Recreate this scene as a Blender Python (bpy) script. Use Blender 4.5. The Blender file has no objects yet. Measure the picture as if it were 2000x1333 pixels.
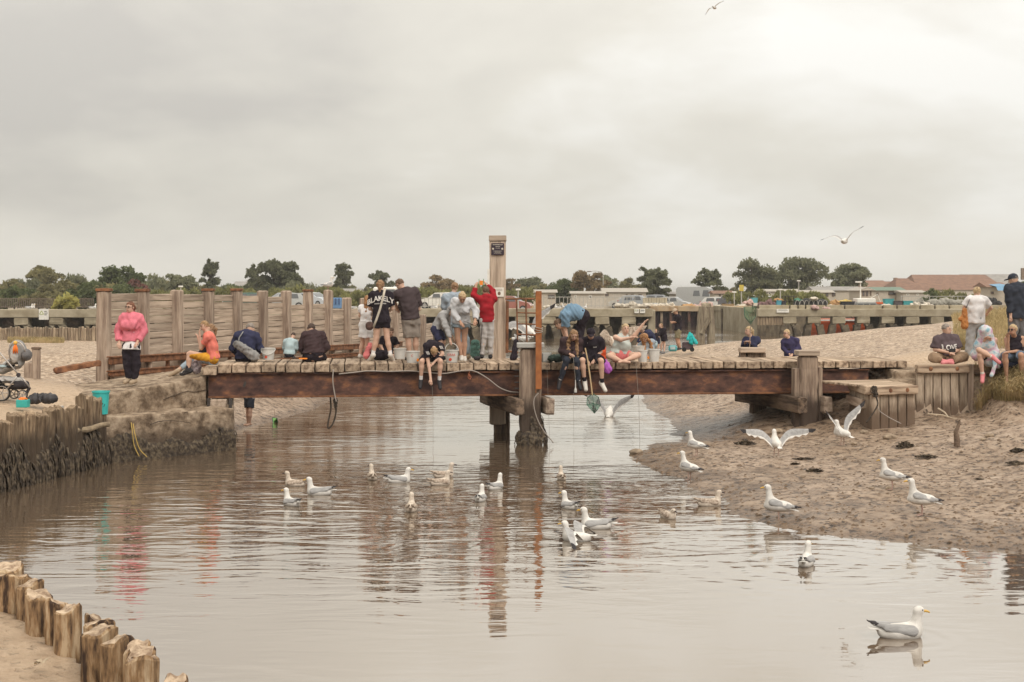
import bpy, bmesh, math, random
import numpy as np
from mathutils import Vector, Matrix
from mathutils.bvhtree import BVHTree

random.seed(7); np.random.seed(7)
S = bpy.context.scene
COL = S.collection
R = math.radians
# ---------------------------------------------------------------- camera
# world: metres, z = 0 is the water level, camera stands 3.25 m above it looking along +Y
HC = 3.25; FPX = 2777.8; HZ = 569.0
cam_d = bpy.data.cameras.new("camera"); cam = bpy.data.objects.new("camera", cam_d); COL.objects.link(cam)
cam.location = (0, 0, HC); cam.rotation_euler = (R(90), 0, 0)
cam_d.lens = 50; cam_d.sensor_width = 36; cam_d.shift_y = -0.04875
cam_d.clip_start = 0.5; cam_d.clip_end = 6000
S.camera = cam
# ---------------------------------------------------------------- sky and sun (overcast)
SUN_AZ = R(152); SUN_EL = R(42)         # sun veiled by thick cloud, behind the camera's right shoulder
SUNDIR = Vector((math.sin(SUN_AZ)*math.cos(SUN_EL), math.cos(SUN_AZ)*math.cos(SUN_EL), math.sin(SUN_EL)))
wd = bpy.data.worlds.new("World"); S.world = wd; wd.use_nodes = True
nt = wd.node_tree; nt.nodes.clear()
def N(t, ty, **kw):
    n = t.nodes.new(ty)
    for k, v in kw.items():
        if k in n.bl_rna.properties.keys(): setattr(n, k, v)
        else: n.inputs[k].default_value = v
    return n
def lk(t, a, ao, b, bi): t.links.new(a.outputs[ao], b.inputs[bi])
sky = N(nt, 'ShaderNodeTexSky', sky_type='NISHITA', sun_disc=False)
sky.sun_elevation = SUN_EL; sky.sun_rotation = SUN_AZ
tc = N(nt, 'ShaderNodeTexCoord')
sep = N(nt, 'ShaderNodeSeparateXYZ'); lk(nt, tc, 'Generated', sep, 0)
mz = N(nt, 'ShaderNodeMath', operation='MAXIMUM'); lk(nt, sep, 'Z', mz, 0); mz.inputs[1].default_value = 0.0
mz2 = N(nt, 'ShaderNodeMath', operation='ADD'); lk(nt, mz, 0, mz2, 0); mz2.inputs[1].default_value = 0.30
dx = N(nt, 'ShaderNodeMath', operation='DIVIDE'); lk(nt, sep, 'X', dx, 0); lk(nt, mz2, 0, dx, 1)
dy = N(nt, 'ShaderNodeMath', operation='DIVIDE'); lk(nt, sep, 'Y', dy, 0); lk(nt, mz2, 0, dy, 1)
cb = N(nt, 'ShaderNodeCombineXYZ'); lk(nt, dx, 0, cb, 0); lk(nt, dy, 0, cb, 1)
n1 = N(nt, 'ShaderNodeTexNoise', Scale=1.7, Detail=7.0, Roughness=0.5, Distortion=0.5)
n1.noise_dimensions = '4D'; n1.inputs['W'].default_value = 26.23
lk(nt, cb, 0, n1, 'Vector')
n2 = N(nt, 'ShaderNodeTexNoise', Scale=4.2, Detail=5.0, Roughness=0.5, Distortion=0.2); n2.noise_dimensions = '4D'; n2.inputs['W'].default_value = 14.63
lk(nt, cb, 0, n2, 'Vector')
mixn = N(nt, 'ShaderNodeMix', data_type='FLOAT'); mixn.inputs[0].default_value = 0.36
nt.links.new(n1.outputs['Fac'], mixn.inputs[2]); nt.links.new(n2.outputs['Fac'], mixn.inputs[3])
# cloud thins smoothly towards the upper right, thicker to the left
sv = N(nt, 'ShaderNodeVectorMath', operation='DOT_PRODUCT'); lk(nt, tc, 'Generated', sv, 0)
GD = Vector((0.25, 0.92, 0.31)).normalized(); sv.inputs[1].default_value = GD
gl = N(nt, 'ShaderNodeMapRange', interpolation_type='SMOOTHSTEP'); nt.links.new(sv.outputs['Value'], gl.inputs[0])
gl.inputs[1].default_value = 0.90; gl.inputs[2].default_value = 1.0; gl.inputs[3].default_value = 0.0; gl.inputs[4].default_value = 0.16
xg = N(nt, 'ShaderNodeMapRange', interpolation_type='SMOOTHSTEP'); lk(nt, sep, 'X', xg, 0)
xg.inputs[1].default_value = -0.38; xg.inputs[2].default_value = 0.1; xg.inputs[3].default_value = -0.05; xg.inputs[4].default_value = 0.04
ns_ = N(nt, 'ShaderNodeMath', operation='MULTIPLY_ADD'); nt.links.new(mixn.outputs[0], ns_.inputs[0]); ns_.inputs[1].default_value = 0.88; ns_.inputs[2].default_value = 0.065
a1 = N(nt, 'ShaderNodeMath', operation='ADD'); lk(nt, ns_, 0, a1, 0); lk(nt, xg, 0, a1, 1)
ad = N(nt, 'ShaderNodeMath', operation='ADD'); lk(nt, a1, 0, ad, 0); lk(nt, gl, 0, ad, 1)
cr = N(nt, 'ShaderNodeValToRGB'); lk(nt, ad, 0, cr, 0)
e = cr.color_ramp.elements
e[0].position = 0.36; e[0].color = (0.585, 0.557, 0.510, 1)
e[1].position = 0.76; e[1].color = (0.93, 0.912, 0.86, 1)
x = e.new(0.48); x.color = (0.69, 0.658, 0.590, 1)
x = e.new(0.60); x.color = (0.77, 0.737, 0.660, 1)
# pale band close to the horizon
hb = N(nt, 'ShaderNodeMapRange', interpolation_type='SMOOTHSTEP'); lk(nt, sep, 'Z', hb, 0)
hb.inputs[1].default_value = 0.0; hb.inputs[2].default_value = 0.075; hb.inputs[3].default_value = 0.62; hb.inputs[4].default_value = 0.0
hm = N(nt, 'ShaderNodeMix', data_type='RGBA'); nt.links.new(hb.outputs[0], hm.inputs[0]); nt.links.new(cr.outputs[0], hm.inputs[6])
hm.inputs[7].default_value = (1.07, 1.025, 0.925, 1)
# standard overcast sky: luminance rises smoothly from horizon to zenith
ov = N(nt, 'ShaderNodeMath', operation='MULTIPLY_ADD'); lk(nt, mz, 0, ov, 0); ov.inputs[1].default_value = 14.0; ov.inputs[2].default_value = 7.55
up = N(nt, 'ShaderNodeVectorMath', operation='SCALE'); nt.links.new(hm.outputs[2], up.inputs[0]); lk(nt, ov, 0, up, 'Scale')
mx = N(nt, 'ShaderNodeMix', data_type='RGBA'); mx.inputs[0].default_value = 0.97
nt.links.new(sky.outputs[0], mx.inputs[6]); nt.links.new(up.outputs[0], mx.inputs[7])
bg = N(nt, 'ShaderNodeBackground', Strength=0.1); nt.links.new(mx.outputs[2], bg.inputs['Color'])
wo = N(nt, 'ShaderNodeOutputWorld'); lk(nt, bg, 0, wo, 0)
sd = bpy.data.lights.new("sun", 'SUN'); sd.energy = 1.5; sd.angle = R(28); sd.color = (1.0, 0.94, 0.88)
so = bpy.data.objects.new("sun", sd); COL.objects.link(so)
so.rotation_euler = (-SUNDIR).to_track_quat('-Z', 'Y').to_euler(); so.location = (10, 20, 40)
vs = S.view_settings; vs.view_transform = 'Standard'; vs.look = 'None'; vs.gamma = 1.0; vs.use_curve_mapping = False
vs.exposure = 0.18
S.cycles.max_bounces = 6; S.cycles.diffuse_bounces = 3; S.cycles.glossy_bounces = 3; S.cycles.transparent_max_bounces = 8
S.cycles.caustics_reflective = False; S.cycles.caustics_refractive = False

# ---------------------------------------------------------------- helpers
def W(px, py, d):
    """point seen at photograph pixel (px, py) at distance d"""
    return Vector(((px-1000)*d/FPX, d, HC-(py-HZ)*d/FPX))
def WZ(px, py, z):
    return W(px, py, (HC-z)*FPX/(py-HZ))
MATS = {}
def mat(name, c1, c2=None, c3=None, sc=6, rough=0.85, stretch=(1, 1, 1), det=5, bump=0.25, bsc=None, bd=0.01, rnd=0.18,
        ramp=(0.38, 0.62), metal=0.0, spec=0.25, alpha=1.0, transl=0.0, vor=False, bdet=6, dist=0.0, world=False, tide=None):
    if name in MATS: return MATS[name]
    m = bpy.data.materials.new(name); m.use_nodes = True; t = m.node_tree; t.nodes.clear()
    out = N(t, 'ShaderNodeOutputMaterial'); p = N(t, 'ShaderNodeBsdfPrincipled')
    p.inputs['Roughness'].default_value = rough; p.inputs['Metallic'].default_value = metal
    p.inputs['Specular IOR Level'].default_value = spec
    tcn = N(t, 'ShaderNodeTexCoord'); oi = N(t, 'ShaderNodeObjectInfo')
    mp = N(t, 'ShaderNodeMapping'); mp.inputs['Scale'].default_value = tuple(sc*s for s in stretch)
    if world:
        ge = N(t, 'ShaderNodeNewGeometry'); lk(t, ge, 'Position', mp, 0)
    else:
        vm = N(t, 'ShaderNodeVectorMath', operation='SCALE'); vm.inputs[0].default_value = (31.7, 17.3, 23.1); lk(t, oi, 'Random', vm, 'Scale')
        va = N(t, 'ShaderNodeVectorMath', operation='ADD'); lk(t, tcn, 'Object', va, 0); lk(t, vm, 0, va, 1)
        lk(t, va, 0, mp, 0)
    c2 = c2 or tuple(v*0.75 for v in c1)
    n = N(t, 'ShaderNodeTexNoise', Scale=1.0, Detail=det, Roughness=0.62, Distortion=dist); lk(t, mp, 0, n, 'Vector')
    r = N(t, 'ShaderNodeValToRGB'); lk(t, n, 'Fac', r, 0)
    el = r.color_ramp.elements; el[0].position = ramp[0]; el[1].position = ramp[1]
    el[0].color = (*c2, 1); el[1].color = (*c1, 1)
    if c3:
        q = el.new((ramp[0]+ramp[1])/2); q.color = (*c3, 1)
    col = r.outputs[0]
    if rnd:
        hs = N(t, 'ShaderNodeHueSaturation'); mr = N(t, 'ShaderNodeMapRange'); lk(t, oi, 'Random', mr, 0)
        mr.inputs[3].default_value = 1-rnd; mr.inputs[4].default_value = 1+rnd
        lk(t, mr, 0, hs, 'Value'); t.links.new(col, hs.inputs['Color']); col = hs.outputs[0]
    if tide:   # dark tidal staining with a ragged upper edge
        g2 = N(t, 'ShaderNodeNewGeometry'); sz = N(t, 'ShaderNodeSeparateXYZ'); lk(t, g2, 'Position', sz, 0)
        tn = N(t, 'ShaderNodeTexNoise', Scale=5.0, Detail=5.0, Roughness=0.65); tm = N(t, 'ShaderNodeMapping'); tm.inputs['Scale'].default_value = (1, 1, .35); lk(t, g2, 'Position', tm, 0); lk(t, tm, 0, tn, 'Vector')
        ta = N(t, 'ShaderNodeMath', operation='MULTIPLY_ADD'); lk(t, tn, 'Fac', ta, 0); ta.inputs[1].default_value = -tide[1]*2.4; lk(t, sz, 'Z', ta, 2)
        tr_ = N(t, 'ShaderNodeMapRange', interpolation_type='SMOOTHSTEP'); lk(t, ta, 0, tr_, 0); tr_.inputs[1].default_value = tide[0]-tide[1]*1.2-.16; tr_.inputs[2].default_value = tide[0]-tide[1]*1.2+.16; tr_.inputs[3].default_value = tide[3] if len(tide) > 3 else .92; tr_.inputs[4].default_value = 0.0
        tx = N(t, 'ShaderNodeMix', data_type='RGBA'); lk(t, tr_, 0, tx, 0); t.links.new(col, tx.inputs[6]); tx.inputs[7].default_value = (*tide[2], 1); col = tx.outputs[2]
    t.links.new(col, p.inputs['Base Color'])
    if bump:
        mp2 = N(t, 'ShaderNodeMapping'); b = bsc or sc*3
        mp2.inputs['Scale'].default_value = tuple(b*s for s in stretch)
        src = mp.inputs[0].links[0].from_socket; t.links.new(src, mp2.inputs[0])
        if vor:
            n2 = N(t, 'ShaderNodeTexVoronoi', Scale=1.0); lk(t, mp2, 0, n2, 'Vector'); o = 'Distance'
        else:
            n2 = N(t, 'ShaderNodeTexNoise', Scale=1.0, Detail=bdet, Roughness=0.65); lk(t, mp2, 0, n2, 'Vector'); o = 'Fac'
        bm_ = N(t, 'ShaderNodeBump', Strength=bump, Distance=bd); lk(t, n2, o, bm_, 'Height'); lk(t, bm_, 0, p, 'Normal')
    sh = p.outputs[0]
    if transl:
        tr = N(t, 'ShaderNodeBsdfTranslucent'); t.links.new(col, tr.inputs[0])
        ms = N(t, 'ShaderNodeMixShader'); ms.inputs[0].default_value = transl; t.links.new(sh, ms.inputs[1]); lk(t, tr, 0, ms, 2); sh = ms.outputs[0]
    if alpha < 1:
        tp = N(t, 'ShaderNodeBsdfTransparent'); ms = N(t, 'ShaderNodeMixShader'); ms.inputs[0].default_value = alpha
        lk(t, tp, 0, ms, 1); t.links.new(sh, ms.inputs[2]); sh = ms.outputs[0]
    t.links.new(sh, out.inputs[0])
    MATS[name] = m
    return m
def plain(name, c, rough=0.7, **kw):
    kw.setdefault('bump', 0.0); kw.setdefault('rnd', 0.0)
    return mat(name, c, tuple(v*0.86 for v in c), rough=rough, **kw)

def tag(o, label=None, cat=None, group=None, kind=None):
    if label: o["label"] = label
    if cat: o["category"] = cat
    if group: o["group"] = group
    if kind: o["kind"] = kind
    return o
def emp(name, label, cat, loc, group=None):
    o = bpy.data.objects.new(name, None); COL.objects.link(o); o.location = loc; o.empty_display_size = 0.1
    return tag(o, label, cat, group)
def rawmesh(name, V, Fc, mats, smooth=False, fm=None):
    me = bpy.data.meshes.new(name)
    V = np.asarray(V, dtype=np.float32).reshape(-1, 3)
    if isinstance(Fc, np.ndarray):
        n, k = Fc.shape
        me.vertices.add(len(V)); me.vertices.foreach_set('co', V.ravel())
        me.loops.add(n*k); me.loops.foreach_set('vertex_index', Fc.astype(np.int32).ravel())
        me.polygons.add(n); me.polygons.foreach_set('loop_start', np.arange(0, n*k, k, dtype=np.int32))
        me.update(calc_edges=True)
    else:
        me.from_pydata(V.tolist(), [], Fc)
    for m in (mats if isinstance(mats, (list, tuple)) else [mats]): me.materials.append(m)
    if fm is not None: me.polygons.foreach_set('material_index', np.asarray(fm, dtype=np.int32))
    if smooth: me.polygons.foreach_set('use_smooth', np.ones(len(me.polygons), dtype=bool))
    me.update()
    return me
def mk(name, V, Fc, mats, parent=None, label=None, cat=None, group=None, kind=None, smooth=False, fm=None):
    V = np.array([tuple(v) for v in V] if not isinstance(V, np.ndarray) else V, dtype=np.float64).reshape(-1, 3)
    if parent is not None:
        org = np.array(wloc(parent))
    else:
        org = np.array([V[:, 0].mean(), V[:, 1].mean(), V[:, 2].min()])
    me = rawmesh(name, V-org, Fc, mats, smooth, fm)
    o = bpy.data.objects.new(name, me); COL.objects.link(o)
    if parent is not None: o.parent = parent; o["_w"] = list(org)
    else: o.location = org; o["_w"] = list(org)
    return tag(o, label, cat, group, kind)
def wloc(o):
    return Vector([float(q) for q in o["_w"]]) if "_w" in o.keys() else o.location
class MB:
    """collects geometry for one mesh"""
    def __init__(s): s.V = []; s.F = []; s.m = []
    def add(s, V, Fc, mi=0):
        b = len(s.V); s.V += [tuple(v) for v in V]; s.F += [tuple(i+b for i in f) for f in Fc]; s.m += [mi]*len(Fc); return s
    def box(s, c, size, rot=None, mi=0, bev=0.0):
        V, Fc = boxgeo(size[0], size[1], size[2], bev or min(size)*0.06)
        V = np.array(V)
        if rot is not None: V = V @ np.array(rot.to_3x3()).T
        return s.add(V+np.array(c), Fc, mi)
    def tube(s, pts, rad, seg=8, mi=0, cap=True):
        V, Fc = tubegeo(pts, rad, seg, cap); return s.add(V, Fc, mi)
    def mk(s, name, mats, parent=None, **kw):
        return mk(name, np.array(s.V), s.F, mats, parent, fm=s.m, **kw)
def boxgeo(l, w, t, bev=0.01, cuts=0, jit=0.0, rs=None):
    """chamfered box, long axis X, centred"""
    b = min(bev, l*0.3, w*0.3, t*0.3)
    y, z = w/2, t/2
    ring = [(-y, -z+b), (-y+b, -z), (y-b, -z), (y, -z+b), (y, z-b), (y-b, z), (-y+b, z), (-y, z-b)]
    xs = [-l/2] + [-l/2+b] + [-l/2+b+(l-2*b)*(i+1)/(cuts+1) for i in range(cuts)] + [l/2-b] + [l/2]
    V = []
    for k, xx in enumerate(xs):
        s = 1.0 if 0 < k < len(xs)-1 else None
        for (a, c) in ring:
            if s is None: a2 = math.copysign(max(abs(a)-b, 0), a); c2 = math.copysign(max(abs(c)-b, 0), c)
            else: a2, c2 = a, c
            V.append((xx, a2, c2))
    if jit and rs is not None:
        V = [(v[0]+rs.uniform(-jit, jit), v[1]+rs.uniform(-jit, jit), v[2]+rs.uniform(-jit, jit)) for v in V]
    Fc = []
    n = len(xs)
    for k in range(n-1):
        for j in range(8):
            a = k*8+j; c = k*8+(j+1) % 8
            Fc.append((a, a+8, c+8, c))
    Fc.append(tuple(range(8))); Fc.append(tuple((n-1)*8+7-j for j in range(8)))
    return V, Fc
def tubegeo(pts, rad, seg=8, cap=True, jit=0.0, rs=None, flat=1.0):
    pts = [Vector(p) for p in pts]; n = len(pts)
    if not isinstance(rad, (list, tuple)): rad = [rad]*n
    tg = []
    for i in range(n):
        a = pts[max(i-1, 0)]; b = pts[min(i+1, n-1)]
        v = (b-a); tg.append(v.normalized() if v.length > 1e-9 else Vector((0, 0, 1)))
    ref = Vector((0, 0, 1)) if abs(tg[0].z) < 0.9 else Vector((1, 0, 0))
    u = tg[0].cross(ref).normalized()
    V = []; Fc = []
    for i in range(n):
        u = (u - tg[i]*u.dot(tg[i]));
        u = u.normalized() if u.length > 1e-6 else tg[i].orthogonal().normalized()
        w = tg[i].cross(u)
        for j in range(seg):
            a = 2*math.pi*j/seg; r = rad[i]*(1+(rs.uniform(-jit, jit) if rs else 0))
            V.append(pts[i]+u*(math.cos(a)*r)+w*(math.sin(a)*r*flat))
    for i in range(n-1):
        for j in range(seg):
            a = i*seg+j; b = i*seg+(j+1) % seg
            Fc.append((a, b, b+seg, a+seg))
    if cap:
        Fc.append(tuple(reversed(range(seg)))); Fc.append(tuple((n-1)*seg+j for j in range(seg)))
    return V, Fc
def lathe(profile, c, seg=20, axis=None, tilt=None):
    V = []; Fc = []
    for (r, z) in profile:
        for j in range(seg):
            a = 2*math.pi*j/seg; V.append(Vector((r*math.cos(a), r*math.sin(a), z)))
    for i in range(len(profile)-1):
        for j in range(seg):
            a = i*seg+j; b = i*seg+(j+1) % seg
            Fc.append((a, b, b+seg, a+seg))
    if tilt is not None: V = [tilt @ v for v in V]
    return [v+Vector(c) for v in V], Fc
BOXC = {}
def beam(name, parent, p0, p1, w, t, m, up=(0, 0, 1), bev=0.012, cuts=3, jit=0.006, variants=4, **kw):
    """timber / bar from p0 to p1: w across, t along 'up'; grain runs along the local X axis; mesh shared between alike pieces"""
    p0 = Vector(p0); p1 = Vector(p1); xax = p1-p0; l = xax.length; xax.normalize()
    up = Vector(up); zax = (up-xax*up.dot(xax)).normalized(); yax = zax.cross(xax)
    key = (round(l, 2), round(w, 3), round(t, 3), round(bev, 4), cuts, random.randrange(variants), m.name)
    if key not in BOXC:
        rs = random.Random(hash(key[:4]) + key[5]*17)
        V, Fc = boxgeo(l, w, t, bev, cuts, jit, rs)
        BOXC[key] = rawmesh(name, V, Fc, m)
    o = bpy.data.objects.new(name, BOXC[key]); COL.objects.link(o)
    Mx = Matrix((( xax.x, yax.x, zax.x, 0), (xax.y, yax.y, zax.y, 0), (xax.z, yax.z, zax.z, 0), (0, 0, 0, 1)))
    c = (p0+p1)/2
    if parent is not None:
        o.parent = parent; c2 = c-Vector(wloc(parent))
    else: c2 = c
    o.matrix_basis = Matrix.Translation(c2) @ Mx
    o["_w"] = list(c)
    return tag(o, **kw)
def uvsphere(c, r, seg=8, rings=5, sc=(1, 1, 1), rot=None):
    V = []; Fc = []
    for i in range(rings+1):
        th = math.pi*i/rings
        for j in range(seg):
            a = 2*math.pi*j/seg
            v = Vector((math.sin(th)*math.cos(a)*sc[0]*r, math.sin(th)*math.sin(a)*sc[1]*r, math.cos(th)*sc[2]*r))
            if rot is not None: v = rot @ v
            V.append(v+Vector(c))
    for i in range(rings):
        for j in range(seg):
            a = i*seg+j; b = i*seg+(j+1) % seg
            Fc.append((a, a+seg, b+seg, b))
    return V, Fc
def copy_tree(o, parent=None):
    c = o.copy(); COL.objects.link(c); c.parent = parent
    for ch in list(o.children): copy_tree(ch, c)
    return c

# ---------------------------------------------------------------- signed-distance modelling (smooth union, meshed by surface nets)
def smin(a, b, k):
    if k <= 0: return np.minimum(a, b)
    h = np.clip(0.5+0.5*(b-a)/k, 0, 1)
    return b*(1-h)+a*h-k*h*(1-h)
class Cap:   # tapered capsule; u/f: flattened across axis u by factor f; flat: square-cut far end
    def __init__(s, a, b, r0, r1, m=0, v=None, f=1.0, flat=False, k=None):
        s.a = np.array(a, float); s.b = np.array(b, float); s.r0 = r0; s.r1 = r1; s.m = m
        s.v = None if v is None else np.array(v, float); s.f = f; s.flat = flat; s.k = k
    def bb(s):
        r = max(s.r0, s.r1); return np.minimum(s.a, s.b)-r, np.maximum(s.a, s.b)+r
    def d(s, P):
        ba = s.b-s.a; L2 = float(ba@ba)+1e-12
        pa = P-s.a
        tt = (pa@ba)/L2; t = np.clip(tt, 0, 1)
        q = pa - t[..., None]*ba
        if s.v is not None and s.f != 1.0:
            n0 = np.linalg.norm(q, axis=-1)+1e-9
            q = q+(q@s.v)[..., None]*((s.f-1)*s.v)
            n1 = np.linalg.norm(q, axis=-1)+1e-9
            dd = (n1-(s.r0+(s.r1-s.r0)*t))*np.minimum(1.0, n0/n1)
        else:
            dd = np.linalg.norm(q, axis=-1)-(s.r0+(s.r1-s.r0)*t)
        if s.flat:
            dd = np.maximum(dd, (tt-1)*math.sqrt(L2))
        return dd
class Ell:
    def __init__(s, c, r, rot=None, m=0, k=None):
        s.c = np.array(c, float); s.r = np.array(r, float); s.R = np.eye(3) if rot is None else np.array(rot.to_3x3() if hasattr(rot, 'to_3x3') else rot, float); s.m = m; s.k = k
    def bb(s):
        e = np.abs(s.R)@s.r; return s.c-e, s.c+e
    def d(s, P):
        q = (P-s.c)@s.R
        k0 = np.linalg.norm(q/s.r, axis=-1)+1e-9; k1 = np.linalg.norm(q/(s.r*s.r), axis=-1)+1e-9
        return k0*(k0-1)/k1
def sdf_mesh(prims, h, k=0.02, cuts=(), wr=0.0, wl=0.09, seed=0, noise_fn=None):
    """returns V, F(quads), face material. cuts: list of functions P->sdf intersected (max)"""
    lo = np.min([p.bb()[0] for p in prims], axis=0)-2.5*h; hi = np.max([p.bb()[1] for p in prims], axis=0)+2.5*h
    n = np.maximum(np.ceil((hi-lo)/h).astype(int)+1, 4)
    ax = [lo[i]+h*np.arange(n[i]) for i in range(3)]
    val = np.full(tuple(n), 9.0); own = np.full(tuple(n), 9.0); om = np.zeros(tuple(n), np.int16)
    for p in prims:
        a, b = p.bb(); mg = max(0.05, k*1.5)+2*h
        i0 = np.clip(np.floor((a-mg-lo)/h).astype(int), 0, n-1); i1 = np.clip(np.ceil((b+mg-lo)/h).astype(int)+1, 1, n)
        sl = tuple(slice(i0[q], i1[q]) for q in range(3))
        P = np.stack(np.meshgrid(ax[0][sl[0]], ax[1][sl[1]], ax[2][sl[2]], indexing='ij'), -1)
        dd = p.d(P)
        val[sl] = smin(val[sl], dd, k if p.k is None else p.k)
        w = dd < own[sl]; own[sl] = np.where(w, dd, own[sl]); om[sl] = np.where(w, p.m, om[sl])
    if cuts or wr or noise_fn:
        P = np.stack(np.meshgrid(*ax, indexing='ij'), -1)
        if wr:
            rs = np.random.RandomState(seed); q = 0
            for i in range(7):
                kv = rs.normal(size=3); kv *= 2*math.pi/(wl*rs.uniform(0.6, 2.0))/np.linalg.norm(kv)
                q = q+np.sin(P@kv+rs.uniform(0, 6.28)+1.3*np.sin(P@rs.normal(size=3)*9))
            val = val+q*(wr/2.6)
        if noise_fn: val = val+noise_fn(P)
        for c in cuts: val = np.maximum(val, c(P))
    # surface nets
    s = val < 0
    c = [val[i:n[0]-1+i, j:n[1]-1+j, l:n[2]-1+l] for i in (0, 1) for j in (0, 1) for l in (0, 1)]
    cs = [s[i:n[0]-1+i, j:n[1]-1+j, l:n[2]-1+l] for i in (0, 1) for j in (0, 1) for l in (0, 1)]
    cnt = sum(q.astype(np.int8) for q in cs); act = (cnt > 0) & (cnt < 8)
    idx = np.full(act.shape, -1, np.int64); A = np.argwhere(act); idx[act] = np.arange(len(A))
    if len(A) == 0: return np.zeros((0, 3)), np.zeros((0, 4), int), np.zeros(0, int)
    cv = [q[act] for q in c]; off = np.array([(i, j, l) for i in (0, 1) for j in (0, 1) for l in (0, 1)], float)
    acc = np.zeros((len(A), 3)); num = np.zeros(len(A))
    for a in range(8):
        for b in range(a+1, 8):
            if np.abs(off[a]-off[b]).sum() != 1: continue
            va, vb = cv[a], cv[b]; cr_ = (va < 0) != (vb < 0)
            t = np.where(cr_, va/np.where(cr_, va-vb, 1), 0)
            acc += np.where(cr_[:, None], off[a]+t[:, None]*(off[b]-off[a]), 0); num += cr_
    V = lo+h*(A+acc/num[:, None])
    Fs = []
    for axn in range(3):
        o1, o2 = (axn+1) % 3, (axn+2) % 3
        sa = [slice(None)]*3; sb = [slice(None)]*3
        sa[axn] = slice(0, n[axn]-1); sb[axn] = slice(1, n[axn])
        ch = s[tuple(sa)] != s[tuple(sb)]; E = np.argwhere(ch)
        E = E[(E[:, o1] > 0) & (E[:, o2] > 0) & (E[:, o1] < n[o1]-1) & (E[:, o2] < n[o2]-1)]
        if not len(E): continue
        def at(d1, d2):
            q = E.copy(); q[:, o1] += d1; q[:, o2] += d2; return idx[q[:, 0], q[:, 1], q[:, 2]]
        quad = np.stack([at(-1, -1), at(0, -1), at(0, 0), at(-1, 0)], 1)
        ins = s[E[:, 0], E[:, 1], E[:, 2]]
        quad = np.where(ins[:, None], quad, quad[:, ::-1])
        Fs.append(quad)
    Fq = np.concatenate(Fs)
    ci = np.clip(np.round((V[Fq].mean(1)-lo)/h).astype(int), 0, n-1)
    fm = om[ci[:, 0], ci[:, 1], ci[:, 2]]
    return V, Fq, fm
def sdf_obj(name, prims, h, mats, parent=None, extra=None, **kw):
    skw = {q: kw.pop(q) for q in ('k', 'cuts', 'wr', 'wl', 'seed', 'noise_fn') if q in kw}
    V, Fq, fm = sdf_mesh(prims, h, **skw)
    if extra is None or not extra.V:
        o = mk(name, V, Fq, mats, parent, fm=fm, smooth=True, **kw)
    else:
        b = len(V)
        V2 = np.concatenate([V, np.array(extra.V)]); Fl = [tuple(f) for f in Fq.tolist()]+[tuple(i+b for i in f) for f in extra.F]
        o = mk(name, V2, Fl, mats, parent, fm=list(fm)+extra.m, smooth=True, **kw)
    return o
def fbm(x, y, seed=0, octs=4, f=1.0):
    """cheap smooth 2-d noise from rotated sines"""
    rs = np.random.RandomState(seed); v = 0; a = 1.0; tot = 0
    for o in range(octs):
        for i in range(3):
            th = rs.uniform(0, 6.28); ph = rs.uniform(0, 6.28, 2)
            v = v+a*np.sin(f*(x*math.cos(th)+y*math.sin(th))*2+ph[0]+1.7*np.sin(f*(x*math.sin(th)-y*math.cos(th))*1.3+ph[1]))
            tot += a
        a *= 0.55; f *= 2.07
    return v/tot*1.8
class TPS:
    def __init__(s, pts):
        P = np.array(pts, float); s.P = P[:, :2]; n = len(P)
        K = s.U(np.linalg.norm(s.P[:, None]-s.P[None], axis=-1)); Q = np.hstack([np.ones((n, 1)), s.P])
        A = np.zeros((n+3, n+3)); A[:n, :n] = K+np.eye(n)*0.02; A[:n, n:] = Q; A[n:, :n] = Q.T
        s.w = np.linalg.solve(A, np.concatenate([P[:, 2], np.zeros(3)]))
    def U(s, r): return np.where(r > 1e-9, r*r*np.log(np.maximum(r, 1e-9)), 0)
    def __call__(s, x, y):
        q = np.stack([np.ravel(x), np.ravel(y)], 1); n = len(s.P)
        r = np.linalg.norm(q[:, None]-s.P[None], axis=-1)
        return (s.U(r)@s.w[:n]+s.w[n]+q@s.w[n+1:]).reshape(np.shape(x))
def grid_faces(nx, ny):
    i = np.arange(nx*ny).reshape(ny, nx)
    return np.stack([i[:-1, :-1].ravel(), i[:-1, 1:].ravel(), i[1:, 1:].ravel(), i[1:, :-1].ravel()], 1)
# ================================================================= materials of the setting
WOOD = mat("weathered_timber", (0.51, 0.405, 0.315), (0.27, 0.205, 0.155), c3=(0.43, 0.338, 0.26), sc=5, stretch=(0.14, 2.6, 2.6), bump=0.35, bsc=14, bd=0.008, rnd=0.2, rough=0.9)
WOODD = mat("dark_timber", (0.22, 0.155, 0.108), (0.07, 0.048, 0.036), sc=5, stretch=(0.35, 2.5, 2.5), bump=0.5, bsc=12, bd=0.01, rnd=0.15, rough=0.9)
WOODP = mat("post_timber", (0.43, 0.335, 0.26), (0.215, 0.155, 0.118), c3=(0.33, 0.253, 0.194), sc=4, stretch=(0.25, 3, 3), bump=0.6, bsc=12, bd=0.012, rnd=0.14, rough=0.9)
DECKW = mat("deck_timber", (0.47, 0.362, 0.262), (0.17, 0.118, 0.082), c3=(0.37, 0.275, 0.195), sc=4, stretch=(0.22, 2.6, 2.6), bump=0.5, bsc=14, bd=0.008, rnd=0.22, rough=0.9)
RUST = mat("rusty_steel", (0.33, 0.148, 0.070), (0.050, 0.029, 0.026), c3=(0.125, 0.064, 0.048), ramp=(.36, .70), sc=3.6, stretch=(0.7, 1.5, 1.3), bump=0.4, bsc=22, bd=0.008, rnd=0.05, rough=0.85, det=10, dist=0.1)
RUSTO = mat("orange_rust_steel", (0.37, 0.140, 0.050), (0.27, 0.095, 0.036), sc=6, bump=0.2, rnd=0.05, rough=0.85)
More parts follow.
